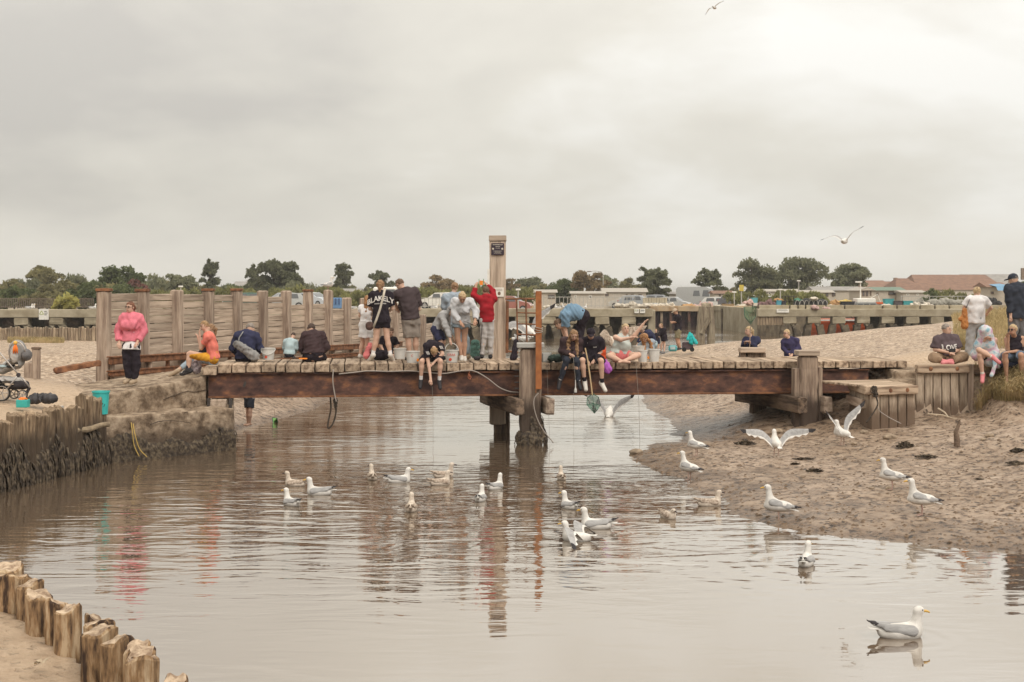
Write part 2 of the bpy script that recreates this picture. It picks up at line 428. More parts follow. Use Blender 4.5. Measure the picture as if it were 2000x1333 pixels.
RAILR = mat("rusty_rail", (0.27, 0.125, 0.062), (0.12, 0.055, 0.032), sc=6, bump=0.4, rnd=0.1, rough=0.9)
CONC = mat("old_concrete", (0.40, 0.31, 0.225), (0.13, 0.090, 0.060), c3=(0.27, 0.20, 0.138), sc=3.4, bump=0.9, bsc=20, bd=0.035, tide=(.50, .18, (.085, .060, .042)), rnd=0.06, rough=0.95, det=9)
CONCQ = mat("quay_concrete", (0.40, 0.345, 0.25), (0.26, 0.215, 0.145), c3=(0.335, 0.285, 0.20), sc=0.9, bump=0.3, bsc=5, bd=0.05, rnd=0.08, rough=0.95, det=8)
CONCW = mat("wet_quay_concrete", (0.17, 0.135, 0.09), (0.07, 0.055, 0.04), sc=1.4, bump=0.4, bsc=6, bd=0.06, rnd=0.12, rough=0.9, det=8)
WEED = mat("seaweed", (0.15, 0.115, 0.075), (0.035, 0.026, 0.02), c3=(0.075, 0.055, 0.038), sc=12, bump=0.2, rnd=0.05, rough=0.75, spec=0.3)
IRON = mat("dark_iron", (0.055, 0.045, 0.04), (0.03, 0.024, 0.022), sc=20, bump=0.2, rnd=0.1, rough=0.6, spec=0.4)
STEELG = plain("grey_metal", (0.42, 0.41, 0.38), rough=0.45)

def ground_mat(name, world=True):
    """mud, gravel and sand by the vertex attribute 'kind' (0 mud .. 1 gravel, alpha sand)"""
    m = bpy.data.materials.new(name); m.use_nodes = True; t = m.node_tree; t.nodes.clear()
    out = N(t, 'ShaderNodeOutputMaterial'); p = N(t, 'ShaderNodeBsdfPrincipled'); lk(t, p, 0, out, 0)
    ge = N(t, 'ShaderNodeNewGeometry')
    at = N(t, 'ShaderNodeAttribute', attribute_name='gravel'); at2 = N(t, 'ShaderNodeAttribute', attribute_name='sand'); at3 = N(t, 'ShaderNodeAttribute', attribute_name='wet')
    def ns(sc, det=6, rough=0.6):
        n = N(t, 'ShaderNodeTexNoise', Scale=sc, Detail=det, Roughness=rough); lk(t, ge, 'Position', n, 'Vector'); return n
    def ramp(n, o, els):
        r = N(t, 'ShaderNodeValToRGB'); lk(t, n, o, r, 0)
        q = r.color_ramp.elements; q[0].position, q[0].color = els[0][0], (*els[0][1], 1); q[1].position, q[1].color = els[-1][0], (*els[-1][1], 1)
        for pos, c in els[1:-1]: w = q.new(pos); w.color = (*c, 1)
        return r
    def mixc(f, a, b):
        mm = N(t, 'ShaderNodeMix', data_type='RGBA'); t.links.new(f, mm.inputs[0]); t.links.new(a, mm.inputs[6]); t.links.new(b, mm.inputs[7]); return mm.outputs[2]
    nm = ns(5.5, 9, 0.74)
    mud = ramp(nm, 'Fac', [(0.38, (0.080, 0.050, 0.034)), (0.45, (0.28, 0.198, 0.138)), (0.52, (0.395, 0.292, 0.214)), (0.66, (0.51, 0.40, 0.308))])
    big = ns(0.55, 4); bigr = ramp(big, 'Fac', [(0.35, (0.72, 0.68, 0.62)), (0.65, (1.0, 1.0, 1.0))])
    mm = N(t, 'ShaderNodeMix', data_type='RGBA', blend_type='MULTIPLY'); mm.inputs[0].default_value = 1.0
    lk(t, mud, 0, mm, 6); lk(t, bigr, 0, mm, 7)
    vg = N(t, 'ShaderNodeTexVoronoi', Scale=13.0); lk(t, ge, 'Position', vg, 'Vector')
    sepc = N(t, 'ShaderNodeSeparateColor'); lk(t, vg, 'Color', sepc, 0)
    grav = ramp(sepc, 0, [(0.0, (0.16, 0.108, 0.07)), (0.3, (0.36, 0.25, 0.164)), (0.7, (0.475, 0.345, 0.236)), (1.0, (0.74, 0.59, 0.44))])
    ng = ns(1.2, 6); gr2 = ramp(ng, 'Fac', [(0.3, (0.70, 0.68, 0.66)), (0.7, (1.0, 1.0, 1.0))])
    mg = N(t, 'ShaderNodeMix', data_type='RGBA', blend_type='MULTIPLY'); mg.inputs[0].default_value = 1.0; lk(t, grav, 0, mg, 6); lk(t, gr2, 0, mg, 7)
    nsd = ns(14, 8, 0.7); sand = ramp(nsd, 'Fac', [(0.3, (0.38, 0.265, 0.170)), (0.5, (0.50, 0.362, 0.242)), (0.7, (0.57, 0.43, 0.295))])
    # gravel edge broken by noise
    edge = ns(2.5, 5); ea = N(t, 'ShaderNodeMath', operation='ADD'); lk(t, at, 'Fac', ea, 0)
    es = N(t, 'ShaderNodeMath', operation='MULTIPLY_ADD'); lk(t, edge, 'Fac', es, 0); es.inputs[1].default_value = 0.7; es.inputs[2].default_value = -0.35; lk(t, es, 0, ea, 1)
    em = N(t, 'ShaderNodeMapRange', interpolation_type='SMOOTHSTEP'); lk(t, ea, 0, em, 0); em.inputs[1].default_value = 0.35; em.inputs[2].default_value = 0.65
    vp = N(t, 'ShaderNodeTexVoronoi', Scale=7.5); vp.inputs['Randomness'].default_value = 1.0
    wp = N(t, 'ShaderNodeVectorMath', operation='ADD'); lk(t, ge, 'Position', wp, 0)
    wn = ns(9, 3); ws = N(t, 'ShaderNodeVectorMath', operation='SCALE'); lk(t, wn, 'Color', ws, 0); ws.inputs['Scale'].default_value = 0.22; lk(t, ws, 0, wp, 1); lk(t, wp, 0, vp, 'Vector')
    pit = N(t, 'ShaderNodeMapRange', interpolation_type='SMOOTHSTEP'); lk(t, vp, 'Distance', pit, 0); pit.inputs[1].default_value = 0.10; pit.inputs[2].default_value = 0.38; pit.inputs[3].default_value = 0.25; pit.inputs[4].default_value = 1.0
    mpit = N(t, 'ShaderNodeMix', data_type='RGBA', blend_type='MULTIPLY'); mpit.inputs[0].default_value = 1.0; t.links.new(mm.outputs[2], mpit.inputs[6]); lk(t, pit, 0, mpit, 7)
    c = mixc(em.outputs[0], mpit.outputs[2], mg.outputs[2])
    c = mixc(at2.outputs['Fac'], c, sand.outputs[0])
    wm = N(t, 'ShaderNodeMix', data_type='RGBA', blend_type='MULTIPLY'); t.links.new(at3.outputs['Fac'], wm.inputs[0]); t.links.new(c, wm.inputs[6]); wm.inputs[7].default_value = (0.60, 0.555, 0.51, 1)
    t.links.new(wm.outputs[2], p.inputs['Base Color'])
    rr = N(t, 'ShaderNodeMapRange'); lk(t, at3, 'Fac', rr, 0); rr.inputs[3].default_value = 0.56; rr.inputs[4].default_value = 0.28; lk(t, rr, 0, p, 'Roughness')
    p.inputs['Specular IOR Level'].default_value = 0.35
    # relief: mud pits, stones
    hm_ = N(t, 'ShaderNodeMath', operation='MULTIPLY_ADD'); lk(t, nm, 'Fac', hm_, 0); hm_.inputs[1].default_value = 1.5; lk(t, pit, 0, hm_, 2)
    hv = N(t, 'ShaderNodeMath', operation='MULTIPLY'); lk(t, vg, 'Distance', hv, 0); hv.inputs[1].default_value = -0.9
    hx = N(t, 'ShaderNodeMix', data_type='FLOAT'); t.links.new(em.outputs[0], hx.inputs[0]); t.links.new(hm_.outputs[0], hx.inputs[2]); t.links.new(hv.outputs[0], hx.inputs[3])
    b = N(t, 'ShaderNodeBump', Strength=0.75, Distance=0.06); t.links.new(hx.outputs[0], b.inputs['Height']); lk(t, b, 0, p, 'Normal')
    return m
GMAT = ground_mat("shore_ground")

# ================================================================= ground sheet, water
def sheet(name, x0, x1, y0, y1, z, m, nx=2, ny=2, **kw):
    xs = np.linspace(x0, x1, nx); ys = np.linspace(y0, y1, ny); X, Y = np.meshgrid(xs, ys)
    return mk(name, np.stack([X, Y, np.full_like(X, z)], -1).reshape(-1, 3), grid_faces(nx, ny), m, **kw)
BED = mat("creek_bed_mud", (0.12, 0.085, 0.055), sc=0.5, rnd=0)
sheet("ground", -3000, 3000, -60, 5000, -1.3, BED, kind="structure", label="flat muddy ground under the creek reaching to the horizon")

def water_mat():
    m = bpy.data.materials.new("muddy_water"); m.use_nodes = True; t = m.node_tree; t.nodes.clear()
    out = N(t, 'ShaderNodeOutputMaterial'); ge = N(t, 'ShaderNodeNewGeometry')
    df = N(t, 'ShaderNodeBsdfDiffuse'); df.inputs[0].default_value = (0.165, 0.115, 0.077, 1)
    gs = N(t, 'ShaderNodeBsdfGlossy'); gs.inputs[0].default_value = (0.95, 0.935, 0.905, 1); gs.inputs['Roughness'].default_value = 0.02
    fr = N(t, 'ShaderNodeFresnel', IOR=1.45); mr = N(t, 'ShaderNodeMapRange'); lk(t, fr, 0, mr, 0)
    mr.inputs[1].default_value = 0.05; mr.inputs[2].default_value = 0.62; mr.inputs[3].default_value = 0.38; mr.inputs[4].default_value = 0.86
    ms = N(t, 'ShaderNodeMixShader'); lk(t, mr, 0, ms, 0); lk(t, df, 0, ms, 1); lk(t, gs, 0, ms, 2); lk(t, ms, 0, out, 0)
    def wave(sx, sy, det, rough, rot=0.0, dist=0.0):
        mp = N(t, 'ShaderNodeMapping'); mp.inputs['Scale'].default_value = (sx, sy, 1); mp.inputs['Rotation'].default_value = (0, 0, rot); lk(t, ge, 'Position', mp, 0)
        n = N(t, 'ShaderNodeTexNoise', Scale=1.0, Detail=det, Roughness=rough, Distortion=dist); lk(t, mp, 0, n, 'Vector'); return n
    a = wave(0.7, 2.0, 2.2, 0.5, 0.14, 1.1); b = wave(2.6, 6.5, 2.5, 0.55, -0.12, 0.8)
    pat = wave(0.10, 0.17, 3.0, 0.5, 0.3)
    pr = N(t, 'ShaderNodeMapRange', interpolation_type='SMOOTHSTEP'); lk(t, pat, 'Fac', pr, 0)
    pr.inputs[1].default_value = 0.36; pr.inputs[2].default_value = 0.62; pr.inputs[3].default_value = 0.3; pr.inputs[4].default_value = 1.0
    # sheltered calm water close to the near bank, breeze further out
    sp = N(t, 'ShaderNodeSeparateXYZ'); lk(t, ge, 'Position', sp, 0)
    yr = N(t, 'ShaderNodeMapRange', interpolation_type='SMOOTHSTEP'); lk(t, sp, 'Y', yr, 0)
    yr.inputs[1].default_value = 12.5; yr.inputs[2].default_value = 22.0; yr.inputs[3].default_value = 0.16; yr.inputs[4].default_value = 1.0
    am = N(t, 'ShaderNodeMath', operation='MULTIPLY'); lk(t, pr, 0, am, 0); lk(t, yr, 0, am, 1)
    # lee of the left bank
    xr = N(t, 'ShaderNodeMapRange', interpolation_type='SMOOTHSTEP'); lk(t, sp, 'X', xr, 0)
    xr.inputs[1].default_value = -8.0; xr.inputs[2].default_value = -4.0; xr.inputs[3].default_value = 0.35; xr.inputs[4].default_value = 1.0
    am2 = N(t, 'ShaderNodeMath', operation='MULTIPLY'); lk(t, am, 0, am2, 0); lk(t, xr, 0, am2, 1)
    s1 = N(t, 'ShaderNodeMath', operation='MULTIPLY'); lk(t, a, 'Fac', s1, 0); s1.inputs[1].default_value = 1.0
    s2 = N(t, 'ShaderNodeMath', operation='MULTIPLY_ADD'); lk(t, b, 'Fac', s2, 0); s2.inputs[1].default_value = 0.24; lk(t, s1, 0, s2, 2)
    h = N(t, 'ShaderNodeMath', operation='MULTIPLY'); lk(t, s2, 0, h, 0); lk(t, am2, 0, h, 1)
    cur = h
    # rings spreading from paddling gulls
    for (px, py, amp, lam, rad) in ((1600, 1102, 0.05, 0.34, 2.9), (622, 968, 0.04, 0.25, 0.9), (1165, 1034, 0.04, 0.25, 0.9), (1760, 1246, 0.022, 0.22, 0.8)):
        c = WZ(px, py, 0.0)
        vd = N(t, 'ShaderNodeVectorMath', operation='DISTANCE'); lk(t, ge, 'Position', vd, 0); vd.inputs[1].default_value = (c.x, c.y, 0)
        sn = N(t, 'ShaderNodeMath', operation='MULTIPLY'); t.links.new(vd.outputs['Value'], sn.inputs[0]); sn.inputs[1].default_value = 2*math.pi/lam
        sa_ = N(t, 'ShaderNodeMath', operation='MULTIPLY_ADD'); lk(t, pat, 'Fac', sa_, 0); sa_.inputs[1].default_value = 16.0; lk(t, sn, 0, sa_, 2); sb_ = N(t, 'ShaderNodeMath', operation='MULTIPLY_ADD'); lk(t, a, 'Fac', sb_, 0); sb_.inputs[1].default_value = 5.0; lk(t, sa_, 0, sb_, 2); si = N(t, 'ShaderNodeMath', operation='SINE'); lk(t, sb_, 0, si, 0)
        fo = N(t, 'ShaderNodeMapRange', interpolation_type='SMOOTHSTEP'); t.links.new(vd.outputs['Value'], fo.inputs[0])
        fo.inputs[1].default_value = rad*0.2; fo.inputs[2].default_value = rad; fo.inputs[3].default_value = amp; fo.inputs[4].default_value = 0.0
        mu = N(t, 'ShaderNodeMath', operation='MULTIPLY'); lk(t, si, 0, mu, 0); lk(t, fo, 0, mu, 1)
        ad_ = N(t, 'ShaderNodeMath', operation='ADD'); lk(t, cur, 0, ad_, 0); lk(t, mu, 0, ad_, 1); cur = ad_
    bmp = N(t, 'ShaderNodeBump', Strength=1.0, Distance=0.034); lk(t, cur, 0, bmp, 'Height')
    lk(t, bmp, 0, gs, 'Normal')
    return m
WATER = water_mat()
sheet("water", -700, 700, 2, 140, 0.0, WATER, kind="structure", label="brown tidal creek water with small ripples")

# ---------------------------------------------------------------- right shore: mud flat and shingle bank
def z0(px, py, z): p = WZ(px, py, z); return (p.x, p.y, z)
RP = [z0(px, py, 0.0) for px, py in ((1228, 892), (1300, 925), (1345, 950), (1412, 990), (1520, 1030), (1620, 1045), (1700, 1055), (1850, 1068), (2000, 1078), (2300, 1090), (1262, 874), (1322, 852), (1300, 815), (1252, 782))]
RP += [z0(px, py, -0.22) for px, py in ((1150, 905), (1260, 960), (1340, 1010), (1480, 1075), (1680, 1110), (1900, 1130), (2100, 1140), (1230, 845))]
RP += [z0(*q) for q in ((1480, 930, .10), (1700, 960, .16), (1950, 960, .24), (1440, 868, .12), (1580, 850, .24), (1700, 838, .44), (1800, 832, .50), (1880, 822, .58), (1990, 880, .42), (1990, 830, .72), (2300, 900, .6), (2300, 830, 1.0), (1600, 1000, .08), (1850, 1020, .12))]
RP += [(10.6, 29.9, 1.2), (11.4, 30.3, 1.45), (10.0, 31.2, 1.66), (8.9, 32.0, 1.66), (12, 32, 1.72), (16, 31, 1.75), (13, 28.5, .85), (16, 28, 1.0), (20, 29, 1.5)]
RP += [(8.6, 33.4, 1.62), (12, 34, 1.75), (3.0, 36, -0.25), (3.2, 43, -0.25), (4.5, 34.7, .12), (5.4, 34.7, .25), (5.5, 38, .45), (6, 45, .55), (7.5, 40, .95), (7.4, 35, 1.0), (7, 50, .7),
       (6.8, 59, .78), (8.7, 63, .72), (9, 50, 1.2), (9, 40, 1.4), (11.9, 48, 1.87), (12, 40, 1.8), (14.2, 52, 1.95), (16, 45, 2.0), (19.7, 62, 2.02), (14, 60, 1.3), (10, 72, .1), (7.6, 70, 0.0), (6.2, 65, .12), (5.0, 57, .0), (4.4, 50, 0.0),
       (3.4, 50, -.3), (4, 62, -.35), (6, 74, -.4), (14, 68, .5), (20, 76, .9), (12, 82, -.4), (22, 92, -.2), (28, 72, 2.0), (30, 50, 2.1), (25, 40, 1.9), (20, 35, 1.78)]
RT = TPS(RP)
def shore_z(x, y):
    return RT(np.asarray(x, float), np.asarray(y, float))
def gz(x, y): return float(shore_z(np.array([x]), np.array([y]))[0])
def hfield(name, xs, ys, zf, attrs, mats, keep=None, **kw):
    X, Y = np.meshgrid(xs, ys); Z = zf(X, Y)
    V = np.stack([X, Y, Z], -1).reshape(-1, 3); Fc = grid_faces(len(xs), len(ys))
    A = {k: f(X, Y, Z).ravel() for k, f in attrs.items()}
    if keep is not None:
        kf = keep(X, Y, Z).ravel(); sel = kf[Fc].any(1); Fc = Fc[sel]
        used = np.unique(Fc); rem = np.full(len(V), -1); rem[used] = np.arange(len(used)); Fc = rem[Fc]; V = V[used]; A = {k: a[used] for k, a in A.items()}
    o = mk(name, V, Fc, mats, smooth=True, **kw)
    for k, a in A.items():
        at = o.data.attributes.new(k, 'FLOAT', 'POINT'); at.data.foreach_set('value', a.astype(np.float32))
    return o
def sstep(a, b, x): t = np.clip((x-a)/(b-a), 0, 1); return t*t*(3-2*t)
def rough_shore(X, Y):
    Z = RT(X, Y)
    g = sstep(.45, .9, Z)
    Z = Z+fbm(X, Y, 3, 4, 1.1)*0.025*(1-g*.4)+fbm(X, Y, 5, 3, 6.0)*0.014*(1-g*.6)
    # step held by the board wall and the sleepers; eroded lip below the grass further right
    wl = 30.5+0.01*(X-9)
    Z = np.where((X > 9.0) & (Y > wl) & (Y < 33), np.maximum(Z, 1.60+.04*np.sin(X*3)), Z)
    front = (X > 7.2) & (Y <= wl) & (Y > 27)
    lim = np.interp(X, [7.2, 9.3, 9.9, 10.25, 10.9, 12, 16], [.50, .58, .64, 1.05, 1.42, 1.5, 1.6])-sstep(30.3, 28.4, Y)*np.interp(X, [7, 9.9, 10.6, 12], [.1, .1, .75, .75])
    Z = np.where(front, np.minimum(Z, np.maximum(lim, .2)+fbm(X, Y, 9, 3, 3)*.03), Z)
    return Z
ats = dict(gravel=lambda X, Y, Z: np.maximum(sstep(.55, .95, Z)*sstep(32.5, 36, Y), sstep(1.2, 1.5, Z)*sstep(29, 31, Y)),
           sand=lambda X, Y, Z: sstep(1.35, 1.62, Z)*(1-sstep(31.5, 36, Y))*0.9+sstep(8.2, 6.5, X)*sstep(.5, .8, Z)*sstep(36, 45, Y)*(1-sstep(62, 66, Y))*0.85,
           wet=lambda X, Y, Z: np.clip(sstep(.17, .02, Z+.06*fbm(X, Y, 31, 3, 1.3))+.6*sstep(.35, .95, fbm(X*.6, Y*1.5, 41, 3, .9))*sstep(.6, .4, Z)*sstep(32, 30, Y)+0.85*sstep(30.4, 31.2, Y)*sstep(36, 34, Y)*sstep(.55, .2, Z), 0, 1))  # last term darkens and smooths the low mud in a band beneath the bridge
xs = np.concatenate([np.arange(1.5, 12.5, .09), np.arange(12.5, 34, .5)]); ysn = np.arange(13, 38.0, .10)
hfield("mud_bank", xs, ysn, rough_shore, ats, GMAT, keep=lambda X, Y, Z: Z > -.3, kind="structure", label="wet brown mud flat with gulls beside the creek")
ysf = np.concatenate([np.arange(37.9, 68, .28), np.arange(68, 97, .8)])
xs2 = np.concatenate([np.arange(2.5, 22, .25), np.arange(22, 36, .7)])
hfield("shingle_bank", xs2, ysf, rough_shore, ats, GMAT, keep=lambda X, Y, Z: Z > -.3, kind="structure", label="pale shingle bank behind the footbridge")
# ---------------------------------------------------------------- left bank
LP = [(-9, 23, 1.15), (-9, 27, 1.15), (-12, 24, 1.2), (-15, 30, 1.25), (-9, 30.5, 1.16), (-8.4, 29, 1.14), (-10, 33, 1.16), (-20, 40, 1.15), (-20, 65, .9), (-35, 30, 1.4), (-35, 65, 1.0), (-9, 18, 1.1), (-20, 20, 1.2),
      (-8.5, 40, 1.0), (-7, 46, .7), (-5.9, 51, .45), (-4.6, 58, .2), (-6.5, 33.3, 0), (-5.8, 36.7, 0), (-5.4, 43.2, 0), (-4.4, 50, 0), (-3, 58, 0), (-7.4, 33.3, .42), (-7.2, 37, .5), (-6.3, 43.2, .33), (-8.6, 35, .92),
      (-5, 36, -.35), (-4, 43, -.4), (-5.6, 31, -.4), (-2, 52, -.4), (-12, 50, 1.0), (-10, 58, .8), (-8, 66, .6)]
LT = TPS(LP)
def left_edge(y): return np.interp(y, [14, 22, 24.0, 26.6, 27.3, 28.4, 29.4, 29.9], [-9.1, -8.62, -8.5, -8.12, -8.0, -7.6, -7.0, -6.6])
def left_z(X, Y):
    Z = LT(X, Y)+fbm(X, Y, 11, 4, 1.0)*0.02+fbm(X, Y, 13, 3, 6.0)*0.01
    return np.where((X > left_edge(Y)) & (Y < 29.9), -0.6, Z)
def lgz(x, y): return float(LT(np.array([x]), np.array([y]))[0])
atl = dict(gravel=lambda X, Y, Z: sstep(.3, .6, Z)*sstep(30.0, 32.5, Y),
           sand=lambda X, Y, Z: (1-sstep(27.5, 32.5, Y))*np.ones_like(Z)*0.95, wet=lambda X, Y, Z: sstep(.16, .02, Z))
hfield("left_bank", np.concatenate([np.arange(-36, -13, .8), np.arange(-13, -2.5, .09)]), np.concatenate([np.arange(14, 47, .11), np.arange(47, 70, .5)]), left_z, atl, GMAT, keep=lambda X, Y, Z: Z > -.3,
       kind="structure", label="sandy shingle bank left of the footbridge")
# near corner of sand, bottom left
CT = TPS([(-4.3, 11.8, .42), (-3.2, 10.3, .34), (-5, 11, .5), (-4, 9, .45), (-8, 10, .7), (-8, 14, .8), (-5.4, 13, .5), (-3, 8, .4), (-2.6, 9.4, .3)])
def near_edge(y): return np.interp(y, [8, 9.3, 10.2, 11.5, 12.6, 13.4, 15], [-1.9, -2.35, -2.75, -3.6, -4.45, -5.0, -6.2])
hfield("near_bank", np.arange(-9, -2.0, .05), np.arange(7, 15, .05), lambda X, Y: np.where(X > near_edge(Y), -0.6, CT(X, Y)+fbm(X, Y, 21, 4, 2.5)*0.02+fbm(X, Y, 23, 3, 12)*0.007),
       dict(gravel=lambda X, Y, Z: 0*Z, sand=lambda X, Y, Z: 0*Z+.75, wet=lambda X, Y, Z: 0*Z), GMAT, keep=lambda X, Y, Z: Z > -.3, kind="structure", label="patch of brown sand behind the nearest stakes")

# ================================================================= footbridge
A2 = Vector(((402-1000)*29.8/FPX, 29.8)); B2 = Vector(((1757-1000)*31.4/FPX, 31.4))
BU = (B2-A2).normalized(); BN = Vector((-BU.y, BU.x)); BLEN = (B2-A2).length
DZ = 1.71                                                   # deck level
def bt(px):
    k = (px-1000)/FPX; return (k*A2.y-A2.x)/(BU.x-k*BU.y)
def bp(t, w, z):
    q = A2+BU*t+BN*w; return Vector((q.x, q.y, z))
def bd(px, w=0.0):
    """distance of the deck line at pixel column px"""
    q = A2+BN*w; k = (px-1000)/FPX; t = (k*q.y-q.x)/(BU.x-k*BU.y); return q.y+BU.y*t
bridge = emp("footbridge", "long low timber decked footbridge on rusty steel beams across the creek", "bridge", bp(BLEN/2, 1.1, 0))
t = -0.06; i = 0
while t < BLEN:
    left = t < 5.5
    w = random.uniform(.27, .35) if left else random.uniform(.235, .30)
    th = 0.172 if left else 0.147
    if i == 5: w = .20
    dzz = -0.045 if i == 0 else random.uniform(-.008, .006)
    f = random.uniform(-.03, .03) - (0.10 if i == 0 else 0)
    n = 2.3+random.uniform(-.05, .06)
    if t+w > BLEN-.1: n = 2.0
    a = bp(t+w/2, f, DZ-th/2+dzz); b = bp(t+w/2, f+n, DZ-th/2+dzz+random.uniform(-.01, .01))
    beam("plank", bridge, a, b, round(w-.026, 2), th, DECKW, bev=0.009, cuts=3, jit=0.005)
    t += w; i += 1
# steel I-beams, front and back
for wv in (0.14, 2.05):
    beam("steel_beam", bridge, bp(0.04, wv, 1.265), bp(bt(1700), wv, 1.265), 0.03, 0.47, RUST, bev=0.003, cuts=20, jit=0.003)
    beam("flange", bridge, bp(0.04, wv-.02, 1.02), bp(bt(1690), wv-.02, 1.02), 0.19, 0.035, RAILR if wv < 1 else RUST, bev=0.004, cuts=12, jit=0.002)
    beam("flange", bridge, bp(0.04, wv-.0, 1.515), bp(bt(1700), wv-.0, 1.515), 0.17, 0.03, RUST, bev=0.004, cuts=12, jit=0.002)
hole = MB(); hv, hf = lathe([(0.0, 0), (1, 0)], (0, 0, 0), 12)
c0 = bp(bt(477), .112, 0); c0.z = HC-(751-HZ)*c0.y/FPX
hole.add([c0+Vector((v.x*.03+v.y*.018, 0, v.y*.065)) for v in hv], hf); hole.mk("web_hole", IRON, bridge)
# worn rusty patches: scale plates on the web (they have a shape of their own)
RUSTP = mat("flaking_rust", (0.33, 0.135, 0.05), (0.16, 0.062, 0.032), sc=9, bump=0.5, rnd=0.3, rough=0.9)
rs = random.Random(5)
pass
# pile bents: front post, rear pile, pair of cross beams (skewed to the deck)
SK = Vector((-.239, .971, 0))
PILEW = mat('tidal_pile_timber', (0.37, 0.28, 0.21), (0.15, 0.10, 0.075), c3=(0.265, 0.195, 0.145), sc=4, stretch=(.25, 3, 3), bump=.6, bsc=12, bd=.012, rnd=.05, rough=.85, tide=(.95, .25, (.060, .042, .032), .92))
BOARDW = mat('tidal_boards', (0.45, 0.36, 0.27), (0.22, 0.165, 0.12), c3=(0.35, 0.275, 0.205), sc=5, stretch=(.35, 3, 3), bump=.5, bsc=14, bd=.008, rnd=.15, tide=(.90, .30, (.125, .082, .055), .9))
def bent(pxf, df, wf, top, cap_px, rear_top=1.3, rear_w=.36, zb=-.8, zbr=-.8):
    base = W(pxf, HZ, df); base.z = 0
    o = beam("pile", bridge, (base.x, base.y, zb), (base.x, base.y, top), wf, wf, PILEW, up=(0, 1, 0), bev=.05, cuts=8, jit=.018)
    r = base+SK*2.62
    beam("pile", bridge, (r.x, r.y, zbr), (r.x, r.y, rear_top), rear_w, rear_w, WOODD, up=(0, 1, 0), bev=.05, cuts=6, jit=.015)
    for sgn in (-1, 1):
        off = Vector((.971, .239, 0))*(sgn*(wf/2+.10))
        a = base+off+SK*(-.42); b = base+off+SK*3.1
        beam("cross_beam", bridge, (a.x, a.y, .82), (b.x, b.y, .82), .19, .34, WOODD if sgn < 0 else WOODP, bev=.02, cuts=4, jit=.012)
    return base
b1 = bent(1036, 30.25, .46, 2.04, 0)
beam("post_cap", bridge, (b1.x-.29, b1.y, 2.10), (b1.x+.29, b1.y, 2.10), .56, .10, STEELG, bev=.012, cuts=0, jit=.0)
b2 = bent(1577, 30.75, .40, 1.86, 0, zb=-.3, zbr=-.2)
beam("post_cap", bridge, (b2.x-.25, b2.y-.02, 1.915), (b2.x+.22, b2.y-.02, 1.915), .48, .11, WOOD, bev=.012, cuts=1, jit=.003)
for xo, w_, zt in ((-.255, .11, 1.58), (.25, .09, 1.60)):
    beam("post_cladding", bridge, (b2.x+xo, b2.y+.02, .0), (b2.x+xo, b2.y+.02, zt), w_, .36, PILEW, up=(0, 1, 0), bev=.01, cuts=4, jit=.006)
# left bearing: sawn timber end, steel straps, weedy pile
lb = W(428, HZ, 29.75)
beam("bearing_timber", bridge, (lb.x, lb.y-.12, .80), (lb.x-.3, lb.y+2.2, .80), .34, .37, WOOD, bev=.015, cuts=2, jit=.006)
for px in (408, 450):
    q = W(px, HZ, 29.6); beam("steel_strap", bridge, (q.x, q.y, -.5), (q.x, q.y, 1.02), .05, .12, IRON, up=(0, 1, 0), bev=.004, cuts=1, jit=.001)
beam("pile", bridge, (lb.x, lb.y+.1, -.8), (lb.x, lb.y+.1, .61), .44, .4, WOODD, up=(0, 1, 0), bev=.05, cuts=5, jit=.03)
# ladder rungs on the post
for k in range(5):
    z = HC-((712+k*12)-HZ)*30.0/FPX
    beam("rung", bridge, (b1.x-.34, b1.y-.1, z), (b1.x-.2, b1.y-.1, z), .025, .025, IRON, bev=.004, cuts=0, jit=0)

# rust-orange steel channel bolted to the post, with wire lashing
ch0 = W(1052, 768, 29.9); ch1 = W(1052, 569, 29.9)
chn = emp("steel_channel_post", "upright rust orange steel channel fixed beside the capped bridge post", "steel post", (ch0.x, ch0.y, ch0.z))
V = []; 
for z, cut in ((ch0.z+.10, -1), (ch0.z, 1), (ch1.z, 0)): pass
beam("channel_web", chn, (ch0.x, ch0.y, ch0.z+.08), (ch0.x, ch0.y, ch1.z), .125, .012, RUSTO, up=(0, 1, 0), bev=.002, cuts=3, jit=.001)
for sx in (-.058, .058):
    beam("channel_flange", chn, (ch0.x+sx, ch0.y+.05, ch0.z+(.0 if sx < 0 else .09)), (ch0.x+sx, ch0.y+.05, ch1.z), .010, .09, RUSTO, up=(0, 1, 0), bev=.002, cuts=3, jit=.001)
WIRE = plain("pale_wire", (0.38, 0.34, 0.29), rough=0.6)
for k in range(3):
    z = HC-((641+k*4)-HZ)*29.9/FPX
    V, Fc = tubegeo([(ch0.x+.085*math.cos(a), ch0.y+.04+.085*math.sin(a), z+.012*math.sin(2*a+k)) for a in np.linspace(0, 6.28, 17)], .008, 5, cap=False)
    mk("wire_lashing", V, Fc, WIRE, chn)

# tall post at the far edge of the deck with plaque and notice
tp = W(972, 701, 32.55); tpt = W(971, 462, 32.55)
tall = emp("tall_post", "tall square weathered post with dark plaque standing at the deck's far edge", "post", (tp.x, tp.y, DZ-.1))
beam("shaft", tall, (tp.x, tp.y+.05, .2), (tp.x, tp.y+.05, tpt.z-.1), .37, .36, WOOD, up=(0, 1, 0), bev=.03, cuts=10, jit=.007)
beam("cap", tall, (tp.x-.20, tp.y+.05, tpt.z-.05), (tp.x+.20, tp.y+.05, tpt.z-.05), .40, .13, WOOD, bev=.012, cuts=1, jit=.004)
fy = tp.y-.15
PLQ = plain("dark_plaque", (0.045, 0.032, 0.045), rough=0.4); PAPER = plain("white_notice", (0.78, 0.74, 0.66)); GOLD = plain("pale_lettering", (0.55, 0.50, 0.42)); INK = plain("notice_ink", (0.20, 0.12, 0.08))
